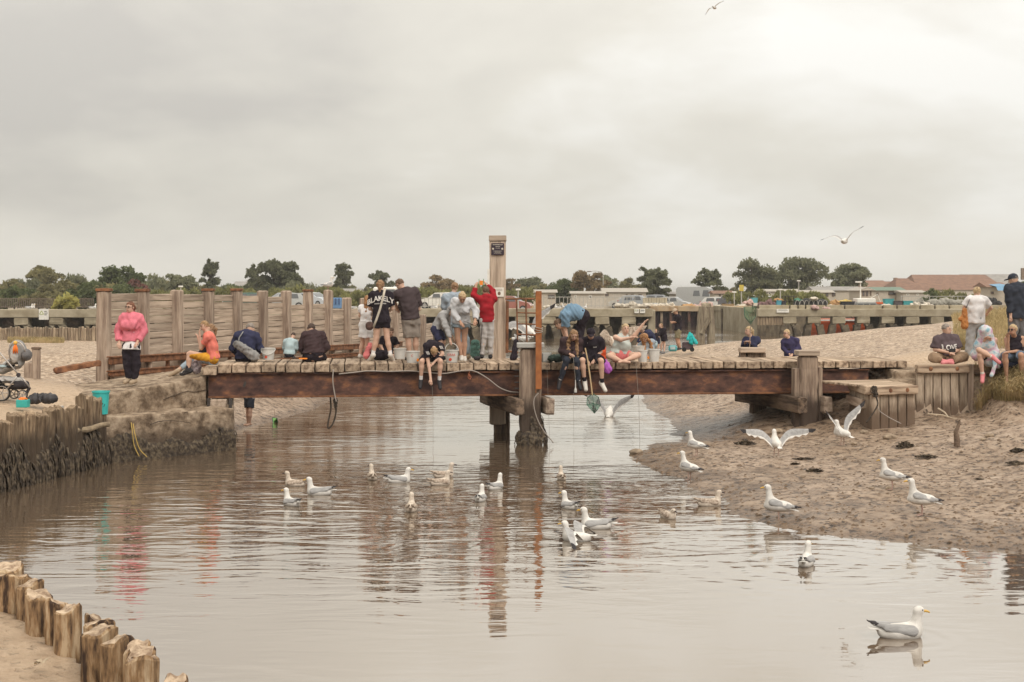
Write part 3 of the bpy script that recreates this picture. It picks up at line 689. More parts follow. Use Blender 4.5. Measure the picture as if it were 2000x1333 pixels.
def flat_text(name, s, size, loc, m, parent, rot=(R(90), 0, 0), align='CENTER', ext=0.001, track=1.0, label=None):
    cu = bpy.data.curves.new(name, 'FONT'); cu.body = s; cu.size = size; cu.align_x = align; cu.align_y = 'CENTER'; cu.extrude = ext; cu.space_character = track
    ob = bpy.data.objects.new(name, cu); COL.objects.link(ob)
    dg = bpy.context.evaluated_depsgraph_get(); me = bpy.data.meshes.new_from_object(ob.evaluated_get(dg)); bpy.data.objects.remove(ob)
    me.materials.clear(); me.materials.append(m); me.name = name
    o = bpy.data.objects.new(name, me); COL.objects.link(o); o.rotation_euler = rot
    if parent is not None: o.parent = parent; o.location = Vector(loc)-Vector(wloc(parent))
    else: o.location = loc
    o["_w"] = list(loc)
    return o
pc = W(972, 487, fy); pc.y = fy-.012
pq = beam("plaque", tall, pc-Vector((.145, 0, 0)), pc+Vector((.145, 0, 0)), .012, .27, PLQ, bev=.003, cuts=0, jit=0)
for zz, hw, th in ((.10, .11, .022), (.055, .05, .012), (.02, .045, .010), (-.045, .095, .010), (-.07, .06, .010), (-.095, .085, .010)):
    xx = -hw; rs = random.Random(int(zz*1000))
    while xx < hw:
        ww = rs.uniform(.008, .02); beam("plaque_lettering", tall, pc+Vector((xx, -.008, zz)), pc+Vector((min(xx+ww, hw+.004), -.008, zz)), .003, th, GOLD, bev=.0005, cuts=0, jit=0); xx += ww+.007
for sx in (-.105, .105):
    V, Fc = uvsphere(pc+Vector((sx, -.008, .005)), .024, 10, 6, (1, .25, 1)); mk("crest", V, Fc, GOLD, tall)
nc = W(975, 571, fy); nc.y = fy-.008
beam("notice", tall, nc-Vector((.105, 0, 0)), nc+Vector((.105, 0, 0)), .006, .21, PAPER, bev=.001, cuts=0, jit=0)
V, Fc = uvsphere(nc+Vector((.0, -.006, -.03)), .035, 10, 6, (1, .06, 1.2)); mk("notice_picture", V, Fc, INK, tall)
for zz in (.07, .05, .03): beam("notice_line", tall, nc+Vector((-.07, -.0045, zz)), nc+Vector((.07, -.0045, zz)), .002, .006, INK, bev=.0005, cuts=0, jit=0)
sc_ = W(957, 545, fy); beam("gauge_board", tall, (tp.x-.205, fy-.01, sc_.z-.2), (tp.x-.205, fy-.01, sc_.z+.22), .05, .02, PAPER, up=(0, 1, 0), bev=.002, cuts=0, jit=0)

# rusty gate frame right of the tall post
gate = emp("rusty_gate", "open rusty tubular gate frame beside the tall post", "gate", W(1010, 700, 32.3))
GP = lambda px, py: W(px, py, 32.3)
for (a, b, r) in (((991, 588), (990, 690), .035), ((987, 584), (1044, 584), .022), ((1009, 585), (1011, 672), .018), ((1027, 585), (1029, 668), .02), ((1009, 611), (1046, 612), .016), ((1010, 633), (1046, 634), .016), ((1011, 653), (1046, 655), .016), ((990, 686), (1012, 689), .022)):
    V, Fc = tubegeo([GP(*a), GP(*b)], r, 8); mk("gate_bar", V, Fc, RAILR, gate, smooth=False)

# ================================================================= timber wall (left, receding behind the bridge)
wall = emp("timber_wall", "weathered timber plank wall with square posts receding behind the crowded bridge", "wall", (-7.5, 42, 1.0))
PO = [Vector((-9.47+.407*k, 32.7+1.83*k, 0)) for k in range(16)]
wdir = Vector((.407, 1.83, 0)).normalized(); wnor = Vector((wdir.y, -wdir.x, 0))     # wnor faces the creek
for k, p in enumerate(PO):
    if k == 15: continue
    top = 3.27+random.uniform(-.03, .02)
    if k == 9: top = 3.02
    if k in (10, 11): top = 3.0
    if k >= 12: top = 2.75-.1*(k-12)
    if k == 14: top = 2.28
    beam("post", wall, (p.x+wnor.x*.10, p.y+wnor.y*.10, .3), (p.x+wnor.x*.10, p.y+wnor.y*.10, top), .27, .27, WOODP, up=tuple(wdir), bev=.03, cuts=8, jit=.012)
    if k in (0, 1, 3, 4, 7): beam("post_cap", wall, (p.x+wnor.x*.10-.16, p.y+wnor.y*.10, top+.03), (p.x+wnor.x*.10+.16, p.y+wnor.y*.10, top+.03), .32, .07, RAILR, bev=.01, cuts=0, jit=.004)
    if k == 2:
        pass
    b = PO[k+1]
    ntop = {0: 3.20, 1: 3.18, 2: 3.17, 3: 3.15, 4: 3.12, 5: 3.08, 6: 2.83, 7: 2.84, 8: 2.64, 9: 2.62, 10: 2.6, 11: 2.55, 12: 2.35, 13: 2.1}.get(k, 1.9)
    z = ntop; row = 0
    while z > 1.0-.05*k:
        hgt = .185+random.uniform(-.012, .012)
        beam("plank", wall, (p.x, p.y, z-hgt/2), (b.x, b.y, z-hgt/2), .07, round(hgt-random.choice((.014, .022)), 3), WOOD, bev=.008, cuts=2, jit=.006)
        z -= hgt; row += 1
# rusty waling rails bolted along the foot of the wall
for (dz0, dz1, th) in ((1.66, 1.22, .17), (1.36, .95, .12)):
    a = PO[0]+wnor*.36; b = PO[12]+wnor*.36
    beam("waling_rail", wall, (a.x-.05, a.y-.2, dz0), (b.x, b.y, dz1), .10, th, RAILR, bev=.02, cuts=12, jit=.01)
    beam("rail_head", wall, (a.x-.05, a.y-.23, dz0+th/2), (b.x, b.y-.02, dz1+th/2), .16, .03, RAILR, bev=.006, cuts=12, jit=.004)
for k in range(0, 12):
    for q in (0.0, .5):
        c = PO[k]+(PO[k+1]-PO[k])*q+wnor*.30; f = k/12
        if q and k > 4: continue
        beam("rail_stanchion", wall, (c.x, c.y, 1.05-.45*f), (c.x, c.y, 1.70-.45*f), .09, .09, RAILR if q else WOODP, up=(0, 1, 0), bev=.01, cuts=2, jit=.006)
# bolt holes on the posts
# loose rail lying against the wall's left end
r0 = W(106, 725, 31.6); r1 = W(196, 709, 32.2)
tag(beam("loose_rail", None, r0, r1, .16, .13, RAILR, bev=.02, cuts=6, jit=.012), "loose rusty iron rail sloping down to the shingle left of the timber wall", "rail")
# stub post in the shingle behind the pushchair, a double one
for px, w_, zt, lab in ((71, .15, 1.66, "squared timber stub post with cap standing in shingle behind the pushchair"), (56, .17, 1.5, "shorter stub post half hidden between pushchair and squared post")):
    b = WZ(px, 757 if px == 71 else 752, 1.17); pt_ = emp("stub_post", lab, "post", b, "stub posts by the pushchair")
    top = HC-((682 if px == 71 else 708)-HZ)*b.y/FPX
    beam("shaft", pt_, (b.x, b.y, .9), (b.x, b.y, top), w_, w_, WOODP, up=(0, 1, 0), bev=.02, cuts=6, jit=.006)
    if px == 71: beam("cap", pt_, (b.x-.085, b.y, top+.015), (b.x+.085, b.y, top+.015), .18, .05, WOODD, bev=.01, cuts=0, jit=.003)

# ================================================================= left abutment
class Convex:
    def __init__(s, poly, z0, ztop, m=0, slope=None):
        s.p = [np.array(q, float) for q in poly]; s.z0 = z0; s.zt = ztop; s.m = m; s.k = 0.03
    def bb(s):
        a = np.min(s.p, axis=0)[:2]; b = np.max(s.p, axis=0)[:2]; zz = max(q[2] for q in s.p) if len(s.p[0]) > 2 else s.zt
        return np.array([*a, s.z0]), np.array([*b, zz+.02])
    def d(s, P):
        q = None; n = len(s.p); cen = np.mean([v[:2] for v in s.p], axis=0)
        for i in range(n):
            a = s.p[i][:2]; b = s.p[(i+1) % n][:2]; e_ = b-a; nn = np.array([e_[1], -e_[0]])/np.linalg.norm(e_)
            if (cen-a)@nn > 0: nn = -nn
            dd = (P[..., :2]-a)@nn; q = dd if q is None else np.maximum(q, dd)
        # plane through the first three top points
        a, b, c = s.p[0], s.p[1], s.p[2]; nrm = np.cross(b-a, c-a); nrm = nrm/np.linalg.norm(nrm)
        if nrm[2] < 0: nrm = -nrm
        q = np.maximum(q, (P-a)@nrm); q = np.maximum(q, s.z0-P[..., 2])
        return q
def rough3(amp, f, seed=0):
    def fn(P): return amp*(fbm(P[..., 0]+P[..., 2]*.7, P[..., 1]-P[..., 2]*1.1, seed, 4, f))
    return fn
up_poly = [(-6.42, 29.82, 1.47), (-7.95, 27.25, 1.22), (-9.9, 30.3, 1.19), (-6.9, 32.4, 1.46)]
lo_poly = [(-5.72, 29.25, .84), (-7.72, 26.70, .86), (-9.5, 30, .86), (-6.4, 32.2, .82)]
ab = emp("concrete_abutment", "cracked rough concrete abutment carrying the left end of the bridge", "abutment", (-7.3, 28.6, 0))
sdf_obj("upper_block", [Convex(up_poly, .6, 1.5)], .034, CONC, ab, noise_fn=lambda P: rough3(.010, 5.5, 2)(P)+rough3(.014, 21, 3)(P))
sdf_obj("lower_block", [Convex(lo_poly, -.5, .9)], .036, CONC, ab, noise_fn=lambda P: rough3(.022, 3.0, 4)(P)+rough3(.018, 17, 6)(P))
# cracks: thin dark-coloured tubes laid along the faces
CRK = plain("crack_dark", (0.06, 0.042, 0.03))
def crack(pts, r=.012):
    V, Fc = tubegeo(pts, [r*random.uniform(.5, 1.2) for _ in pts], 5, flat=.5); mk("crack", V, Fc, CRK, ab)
def on_face(px, py, poly):
    a = Vector(poly[0][:2]); b = Vector(poly[1][:2]); k = (px-1000)/FPX; u = b-a
    tt = (k*a.y-a.x)/(u.x-k*u.y); q = a+u*tt; return W(px, py, q.y-.0)
crack([on_face(px, py, up_poly)+Vector((.012, -.018, 0)) for px, py in ((318, 781), (335, 774), (352, 768), (366, 764), (378, 766), (402, 762))])
crack([on_face(px, py, lo_poly)+Vector((.03, -.05, 0)) for px, py in ((292, 829), (308, 823), (330, 821), (350, 823), (370, 826))], .016)

# ================================================================= round stakes: left bank row
PILE = mat("stake_wood", (0.30, 0.22, 0.14), (0.10, 0.066, 0.04), c3=(0.20, 0.14, 0.09), sc=6, stretch=(2.4, 2.4, .35), bump=0.8, bsc=14, bd=.02, rnd=0.22, rough=0.95, tide=(.85, .28, (.065, .047, .033)))
PILEN = mat("near_stake_wood", (0.46, 0.345, 0.225), (0.055, 0.034, 0.024), c3=(0.28, 0.175, 0.092), ramp=(.40, .62), sc=5, stretch=(2.4, 2.4, .45), bump=0.8, bsc=16, bd=.02, rnd=0.15, rough=0.95, det=8)
ENDG = mat("stake_end_grain", (0.52, 0.40, 0.285), (0.22, 0.15, 0.10), sc=14, bump=0.5, rnd=0.15, rough=0.95)
def stake(name, x, y, zb, zt, r, m, label, group, seed, endm=None, cat="stake"):
    rs = random.Random(seed); lean = (rs.uniform(-.03, .03), rs.uniform(-.03, .03)); n = 14; seg = 22
    ph = rs.uniform(0, 6.28); V = []
    lob = [rs.uniform(-.05, .06)-(rs.uniform(.10, .24) if rs.random() < .16 else 0) for _ in range(seg)]
    for i in range(n+1):
        f = i/n; z = zb+(zt-zb)*f; rr = r*(1.0-.06*f)
        if i == n: rr *= .86
        if i == n-1: z = zt-.02
        for j in range(seg):
            a = 2*math.pi*j/seg
            q = rr*(1+lob[j]+rs.uniform(-.03, .03)+.05*math.sin(2*a+ph)+.03*math.sin(5*a+7*f))
            zz = z+((.03*math.sin(a+ph)+.014*math.sin(3*a+2*ph)+rs.uniform(-.008, .008)) if i >= n-1 else 0)
            V.append((x+lean[0]*f+q*math.cos(a), y+lean[1]*f+q*math.sin(a), zz))
    Fc = [(i*seg+j, i*seg+(j+1) % seg, (i+1)*seg+(j+1) % seg, (i+1)*seg+j) for i in range(n) for j in range(seg)]
    V.append((x+lean[0], y+lean[1], zt+rs.uniform(-.02, .015))); c = len(V)-1
    fm = [0]*len(Fc)
    for j in range(seg): Fc.append((n*seg+j, n*seg+(j+1) % seg, c)); fm.append(1)
    return mk(name, V, Fc, [m, endm or ENDG], label=label, cat=cat, group=group, fm=fm, smooth=False)
LROW = [Vector((-8.55, 21.6)), Vector((-8.33, 23.1)), Vector((-8.02, 25.0)), Vector((-7.72, 26.75))]
def along(poly, s):
    for a, b in zip(poly[:-1], poly[1:]):
        L = (b-a).length
        if s <= L: return a+(b-a)*(s/L)
        s -= L
    return poly[-1]
tot = sum((b-a).length for a, b in zip(LROW[:-1], LROW[1:])); s = 0.9; k = 0
ENDD = mat("dark_end_grain", (0.34, 0.25, 0.165), (0.18, 0.125, 0.08), sc=14, bump=0.4, rnd=0.2, rough=0.95)
ORD = "first second third fourth fifth sixth seventh eighth ninth tenth eleventh twelfth thirteenth fourteenth fifteenth sixteenth seventeenth eighteenth nineteenth twentieth twenty-first twenty-second twenty-third twenty-fourth twenty-fifth".split()
left_stakes = []
while s < tot+.05:
    r = random.uniform(.095, .125); q = along(LROW, s)
    zt = 1.17+random.uniform(-.07, .06)+(.12 if s > tot-1.0 else 0)
    left_stakes.append((q.x, q.y, zt, r)); k += 1; s += r*1.86
for k, (x_, y_, zt, r) in enumerate(left_stakes):
    n = len(left_stakes)-k
    lab = "weedy round stake in the left bank row, %s from the abutment" % (ORD[n-1] if n <= len(ORD) else "far end")
    stake("round_stake", x_, y_, -.5, zt, r, PILE, lab, "weedy stakes along the left bank", 100+k, ENDD)
lw0 = W(122, 846, 25.35); lw1 = W(212, 830, 26.4)
V, Fc = tubegeo([lw0+(lw1-lw0)*f+Vector((0, 0, .02*math.sin(9*f))) for f in np.linspace(0, 1, 9)], [.055+.008*math.sin(7*i) for i in range(9)], 10)
mk("waling_log", V, Fc, mat("bleached_log", (0.36, 0.28, 0.185), (0.20, 0.15, 0.10), sc=9, bump=.6), label="thin bleached log fixed level across the weedy stakes", cat="log")
# near stakes, bottom left
NS = [(12, 1107, 58), (20, 1128, 66), (52, 1133, 40), (60, 1142, 50), (78, 1162, 54), (112, 1178, 48), (130, 1190, 50), (182, 1207, 42), (193, 1219, 60), (198, 1231, 68), (225, 1250, 62), (262, 1262, 50), (270, 1276, 58), (271, 1291, 68), (347, 1329, 50)]
NL = ["nearest-row stake cut by the photo's left edge, furthest back", "broad split stake second from the left edge in the near row", "narrow pale stake tucked behind the broad split stake", "stake with an amber knot fourth along the near row",
      "wide dark flanked stake fifth along the near row", "grey hooked topped stake in the middle of the near row", "stake split down its face in the middle of the near row", "low pale stake just behind the bleached pair in near row",
      "bleached stake, back one of a close pair in near row", "thick bleached stake, front one of a close pair in near row", "smooth flat-topped orange brown stake in near row", "pale slim stake right of the orange brown stake", "flat disc-topped stake behind the thickest end stake", "thick white scarred stake ending the near row", "stake top just showing at the photo's bottom edge"]
for k, ((px, py, w_), lab) in enumerate(zip(NS, NL)):
    p = WZ(px, py, .72); r = w_*p.y/FPX/2
    stake("round_stake", p.x, p.y+r*.3, -.4, .72, r*1.04, PILEN, lab, "near stakes at the bottom left", 300+k)

# ---------------------------------------------------------------- seaweed on stakes, abutment and piles
def weed_strands(name, spots, label, rs=random.Random(9)):
    V = []; Fc = []
    for (x, y, zt, nx, ny, ln) in spots:
        wv = rs.uniform(.012, .035); tx, ty = -ny, nx; seg = 4
        b = len(V); dx_ = rs.uniform(-.05, .05)
        for i in range(seg+1):
            f = i/seg; z = zt-ln*f; out_ = .015+.05*math.sin(f*2.6)+rs.uniform(0, .025)
            ww = wv*(1-.5*f)
            for sg in (-1, 1):
                V.append((x+nx*out_+tx*(sg*ww+dx_*f), y+ny*out_+ty*(sg*ww+dx_*f)+rs.uniform(-.01, .01), z))
        for i in range(seg): Fc.append((b+2*i, b+2*i+1, b+2*i+3, b+2*i+2))
    return mk(name, np.array(V), np.array(Fc), WEED, label=label, cat="seaweed", kind="stuff")
rs = random.Random(3); sp = []
for (x_, y_, zt, r) in left_stakes:
    for i in range(60):
        a = rs.uniform(-1.9, .9); nx, ny = math.cos(a), math.sin(a)
        zt_ = rs.uniform(.08, .62)**1.1*(1.0+.35*math.sin(x_*9+y_*3)); sp.append((x_+nx*r, y_+ny*r, zt_, nx, ny, rs.uniform(.15, .4)))
la = Vector(lo_poly[0][:2]); lb_ = Vector(lo_poly[1][:2]); ld = (lb_-la).normalized(); ln_ = Vector((-ld.y, ld.x))
if ln_.y > 0: ln_ = -ln_
for i in range(1500):
    q = la+ld*rs.uniform(0, (lb_-la).length); topz = .40+.14*fbm(np.array([q.x*2.0]), np.array([q.y*2.0]), 5, 3, 1.0)[0]
    sp.append((q.x, q.y, rs.uniform(.05, max(.12, topz)), ln_.x, ln_.y, rs.uniform(.12, .35)))
for i in range(130):
    sp.append((lb.x+rs.uniform(-.24, .24), lb.y-.12, rs.uniform(.1, .55), 0, -1, rs.uniform(.12, .3)))
weed_strands("seaweed", sp, "dark brown seaweed hanging on the stakes and abutment above the waterline")
sp = []
for i in range(260):
    a = rs.uniform(-2.6, .4); nx, ny = math.cos(a), math.sin(a); zt_ = rs.uniform(.05, .62)
    if zt_ > .3 and nx < .1: zt_ *= .5
    bul = .20+.10*math.exp(-((zt_-.2)/.2)**2)
    sp.append((b1.x+nx*bul, b1.y+ny*bul, zt_, nx, ny, rs.uniform(.1, .28)))
weed_strands("seaweed", sp, "dark weed clump round the foot of the capped bridge post")

# ================================================================= right timber step and retaining wall
def board_wall(name, label, p0, p1, z_b, z_t, nb, parentcat="wall", beam_h=.18, bolts=(.25, .75), group=None, wb=WOOD):
    p0 = Vector(p0); p1 = Vector(p1); u = (p1-p0).normalized(); nn = Vector((u.y, -u.x)); L = (p1-p0).length
    if nn.y > 0: nn = -nn
    o = emp(name, label, parentcat, ((p0.x+p1.x)/2, (p0.y+p1.y)/2, z_b), group)
    w_ = L/nb
    for i in range(nb):
        c = p0+u*(w_*(i+.5))
        beam("board", o, (c.x, c.y, z_b-.25), (c.x, c.y, z_t-beam_h-.004), w_-.02, .06, BOARDW, up=(nn.x, nn.y, 0), bev=.008, cuts=5, jit=.005)
    a = p0-nn*-.05; a = p0+nn*.05; b = p1+nn*.05
    beam("top_beam", o, (a.x, a.y, z_t-beam_h/2), (b.x, b.y, z_t-beam_h/2), .17, beam_h, DECKW, bev=.012, cuts=4, jit=.004)
    for f in bolts:
        c = p0+u*(L*f)+nn*.137
        V, Fc = uvsphere((c.x, c.y, z_t-beam_h/2), .045, 10, 6, (1, .4, 1)); mk("bolt", V, Fc, RAILR, o)
    return o
wa = W(1788, HZ, 30.45); wb_ = W(1889, HZ, 30.55)
rw = board_wall("timber_retaining_wall", "silvery vertical board wall under the man sitting cross-legged", (wa.x, wa.y), (wb_.x, wb_.y), .40, 1.68, 6, bolts=(.25, .76))
beam("end_post", rw, (wb_.x+.07, wb_.y+.02, .3), (wb_.x+.07, wb_.y+.02, 1.68), .13, .13, WOODP, up=(0, 1, 0), bev=.012, cuts=3, jit=.005)
# sleeper edging further right
ed0 = W(1897, HZ, 30.6); ed1 = W(2060, HZ, 30.7)
beam("edging_sleeper", rw, (ed0.x, ed0.y, 1.56), (ed1.x, ed1.y, 1.58), .2, .22, WOODD, bev=.02, cuts=4, jit=.01)
sa = W(1700, HZ, 28.95); sb = W(1786, HZ, 29.35)
st = board_wall("timber_step", "lower boarded timber step block with two bolts beside the bridge's right end", (sa.x, sa.y), (sb.x, sb.y), .30, 1.31, 5, "step", beam_h=.17, bolts=(.36, .74))
# left return of the step running back under the deck, and its plank top
sl = W(1664, HZ, 30.6)
beam("top_beam", st, (sa.x-.03, sa.y+.0, 1.225), (sl.x, sl.y, 1.225), .17, .17, DECKW, bev=.012, cuts=3, jit=.004)
for i in range(5):
    c = Vector((sa.x, sa.y)).lerp(Vector((sl.x, sl.y)), (i+.5)/5)
    beam("board", st, (c.x+.03, c.y+.02, .0), (c.x+.03, c.y+.02, 1.12), .33, .06, BOARDW, up=(-.9, -.35, 0), bev=.008, cuts=4, jit=.006)
beam("waling", st, (sa.x-.06, sa.y+.25, .93), (sl.x-.06, sl.y, .93), .12, .18, WOODP, bev=.012, cuts=3, jit=.006)
for i in range(6):
    a = Vector((sa.x+.04, sa.y+.12+.32*i, 1.29)); b = Vector((sb.x-.02, sb.y+.05+.32*i, 1.29))
    a.x -= .13*i
    beam("tread_board", st, a, b, .31, .05, DECKW, bev=.008, cuts=2, jit=.004)
# crumbling concrete toe at the bridge's right end
sdf_obj("concrete_toe", [Convex([(8.35, 30.9, 1.50), (9.0, 30.75, 1.55), (9.1, 32.4, 1.6), (8.3, 32.4, 1.55)], .3, 1.6), Convex([(8.15, 30.45, 1.34), (9.02, 30.5, 1.36), (9.0, 31.2, 1.36), (8.2, 31.2, 1.34)], .3, 1.4)], .04, CONC, None,
        noise_fn=rough3(.02, 6, 8), label="crumbling concrete toe under the bridge's right end", cat="concrete block")
# sandy ledge (path) on top of the retaining wall is part of the shore sheet
# ================================================================= far side: quays
def gzf(y): return float(np.interp(y, [97, 110, 150, 175], [1.85, 1.75, 1.2, 1.15]))
FARG = mat("quay_ground_gravel", (0.34, 0.28, 0.20), (0.22, 0.17, 0.12), sc=.6, bump=.4, rnd=0)
GRASSG = mat("dry_grass_ground", (0.26, 0.225, 0.115), (0.15, 0.13, 0.07), sc=1.2, bump=.6, rnd=0)
ys = [97.3, 104.3, 110, 128.3, 150, 175, 400, 5000]
V = []; Fc = []
def strip(x0f, x1f, ya, name, m, lab):
    yy = [y for y in ys if y > ya]; yy = [ya]+yy; V = []
    for y in yy:
        k = y/ya if y < 400 else y/ya
        V += [(x0f(y), y, gzf(y)), (x1f(y), y, gzf(y))]
    Fc = [(2*i, 2*i+1, 2*i+3, 2*i+2) for i in range(len(yy)-1)]
    mk(name, V, Fc, m, kind="structure", label=lab)
XA = (1275-1000)*97/FPX; XC0 = (1480-1000)*104/FPX
strip(lambda y: -2500, lambda y: XA-.02, 97.2, "quay_ground", FARG, "gravelly ground behind the left quay")
strip(lambda y: XA-.02, lambda y: XC0+.02, 128.2, "quay_ground", FARG, "ground of the boatyard behind the sheet piled quay")
strip(lambda y: XC0+.02, lambda y: 2500, 122.0, "quay_ground", FARG, "ground behind the right quay")

def pier_quay(name, label, px0, px1, d, ztop, pitch, start, back=True, deep=1.6, skip=()):
    q = emp(name, label, "quay", W((px0+px1)/2, HZ, d)*1.0)
    q.location.z = 0; 
    a = W(px0, HZ, d); b = W(px1, HZ, d)
    beam("cap_beam", q, (a.x, d+.5, ztop-.28), (b.x, d+.5, ztop-.28), 1.0, .56, CONCQ, bev=.03, cuts=30, jit=.015)
    if back:
        n = int((b.x-a.x)/.6)
        beam("back_wall", q, (a.x, d+deep, .6), (b.x, d+deep, .6), .3, 2.4, CONCW, bev=.02, cuts=40, jit=.06)
    x = a.x+start; i = 0
    while x < b.x-.3:
        if i not in skip:
            m_ = CONCQ
            # hanging head block and two legs, the right one raking outwards
            beam("head_block", q, (x, d+.45, ztop-1.05), (x, d+.45, ztop-.57), .95, .85, m_, up=(0, 1, 0), bev=.03, cuts=2, jit=.02)
            for (x0_, x1_, w_) in ((x-.25, x-.62, .34), (x+.2, x+.72, .36)):
                zb = -.5
                beam("pier_leg", q, (x0_+(x1_-x0_)*.45, d+.35, .75), (x0_, d+.45, ztop-1.0), w_, .5, m_, up=(0, 1, 0), bev=.03, cuts=2, jit=.02)
                beam("pier_foot", q, (x1_, d+.28, zb), (x0_+(x1_-x0_)*.44, d+.34, .76), w_+.14, .6, CONCW, up=(0, 1, 0), bev=.04, cuts=4, jit=.04)
        x += pitch; i += 1
    return q
qa = pier_quay("concrete_quay", "long concrete quay on raking piers across the river behind the bridge", 690, 1275, 97, 2.05, 1.82, .6)
ql = pier_quay("concrete_quay", "concrete quay with dark openings at far left behind the low stake wall", -60, 690, 97, 2.0, 2.4, 1.1)
qc = pier_quay("concrete_quay", "concrete quay on open piers with a boat showing through, far right", 1480, 2080, 104, 1.94, 1.80, 2.35, back=False)
# right quay: boarded first bay, rubble behind the later bays
TIMB = mat("quay_boards", (0.33, 0.25, 0.165), (0.17, 0.12, 0.08), sc=3, stretch=(.3, 3, 3), bump=.4, rnd=.12)
ga = W(1480, HZ, 104).x
for i in range(10):
    xx = ga+.1+i*.205
    beam("board", qc, (xx, 104.2, .75), (xx, 104.2, 1.40), .19, .12, TIMB, up=(0, 1, 0), bev=.01, cuts=1, jit=.006)
    beam("board_foot", qc, (xx, 104.16, -.4), (xx, 104.16, .76), .195, .16, CONCW, up=(0, 1, 0), bev=.01, cuts=3, jit=.02)
xb = W(1705, HZ, 104).x; xe = W(2080, HZ, 104).x
beam("back_wall", qc, (xb, 105.3, .5), (xe, 105.3, .5), .4, 2.2, CONCW, bev=.03, cuts=20, jit=.1)
xd = W(2200, HZ, 104).x
beam("jetty_deck", qc, (ga, 107.6, 1.76), (xd, 107.6, 1.76), 6.2, .2, CONCQ, bev=.02, cuts=6, jit=.01)
beam("shore_wall", qc, (ga, 122.2, .6), (xd+6, 122.2, .6), .4, 2.3, CONCW, bev=.02, cuts=10, jit=.03)
# raised kerb with dark drain gaps on the right quay
for px0, px1 in ((1482, 1541), (1543, 1557), (1559, 1572), (1574, 1612), (1614, 1648), (1650, 1722), (1724, 1750), (1752, 1795), (1797, 1824), (1826, 1852), (1854, 1900), (1902, 2080)):
    a = W(px0+.6, HZ, 106.2); b = W(px1-.6, HZ, 106.2)
    beam("kerb_block", qc, (a.x, 106.2, 2.03), (b.x, 106.2, 2.03), .3, .36, CONCQ, bev=.02, cuts=1, jit=.008)
beam("kerb_base", qc, (ga, 106.5, 1.9), (xe, 106.5, 1.9), .2, .5, CONCW, bev=.01, cuts=0, jit=0)
# return walls at the ends of the sheet piled recess
def ret(px, d0, d1, parent):
    a = W(px, HZ, d0); sg = 1
    beam("return_wall", parent, (a.x, d0, .7), (a.x, d1, .7), .5, 2.5, CONCQ, bev=.03, cuts=6, jit=.02)
ret(1273, 97.4, 128, qa); ret(1487, 104.6, 128, qc)
# sheet piled quay
SHEET = mat("sheet_pile_steel", (0.075, 0.042, 0.045), (0.035, 0.022, 0.026), sc=2, bump=.3, rnd=.2, rough=.85)
RUSTC = mat("stained_cap", (0.46, 0.33, 0.19), (0.32, 0.19, 0.09), c3=(0.40, 0.31, 0.21), sc=.9, stretch=(1, 1, .4), bump=.3, rnd=0, dist=.5)
qb = emp("sheet_pile_quay", "recessed dark sheet piled quay with rust stained concrete cap", "quay", (XA+4, 128, 0))
a = W(1270, HZ, 128); b = W(1486, HZ, 128)
beam("cap_beam", qb, (a.x, 128.3, 1.67), (b.x, 128.3, 1.67), 1.0, .5, RUSTC, bev=.04, cuts=20, jit=.02)
n = 24; w_ = (b.x-a.x)/n
PIL = mat("pale_fender", (0.36, 0.28, 0.20), (0.20, 0.14, 0.10), sc=2, bump=.3, rnd=.1); PILR = mat("rust_fender", (0.17, 0.085, 0.06), (0.09, 0.05, 0.04), sc=2, bump=.3, rnd=.1)
for i in range(n):
    x_ = a.x+w_*(i+.5)
    beam("sheet_pile", qb, (x_, 128.5+(.18 if i % 2 else 0), -.5), (x_, 128.5+(.18 if i % 2 else 0), 1.44), w_, .12, SHEET, up=(0, 1, 0), bev=.03, cuts=2, jit=.01)
    if i % 2 == 0:
        beam("fender", qb, (x_, 128.22, .5), (x_, 128.22, 1.43), .22, .2, PIL if i % 4 else PILR, up=(0, 1, 0), bev=.02, cuts=1, jit=.01)
        beam("fender_foot", qb, (x_, 128.2, -.5), (x_, 128.2, .5), .24, .22, CONCW, up=(0, 1, 0), bev=.02, cuts=1, jit=.02)
# mooring dolphin: two leaning piles under one head, in the river
dol = emp("mooring_dolphin", "weathered forked mooring pile standing in the river before the sheet piles", "mooring pile", WZ(1378, 663, 0))
DW = mat("dolphin_wood", (0.34, 0.285, 0.20), (0.15, 0.115, 0.08), sc=2.2, stretch=(2.2, 2.2, .3), bump=.7, bsc=8, bd=.03, rnd=.05)
dd_ = WZ(1378, 663, 0).y
for (pts, r) in (([(1367, 663), (1369, 640), (1374, 620), (1374, 599)], [.34, .32, .36, .34]), ([(1389, 663), (1389, 642), (1386, 622), (1385, 600)], [.30, .28, .30, .3])):
    V, Fc = tubegeo([W(px, py+(18 if i == 0 else 0), dd_) for i, (px, py) in enumerate(pts)], r, 12, jit=.08, rs=random.Random(3)); mk("pile", V, Fc, DW, dol)
V, Fc = tubegeo([W(1371, 600, dd_), W(1388, 600, dd_)], .3, 10); mk("pile_head", V, Fc, DW, dol)
V, Fc = tubegeo([W(1386, 622, dd_-.3), W(1370, 652, dd_-.3)], .14, 8); mk("brace", V, Fc, DW, dol)
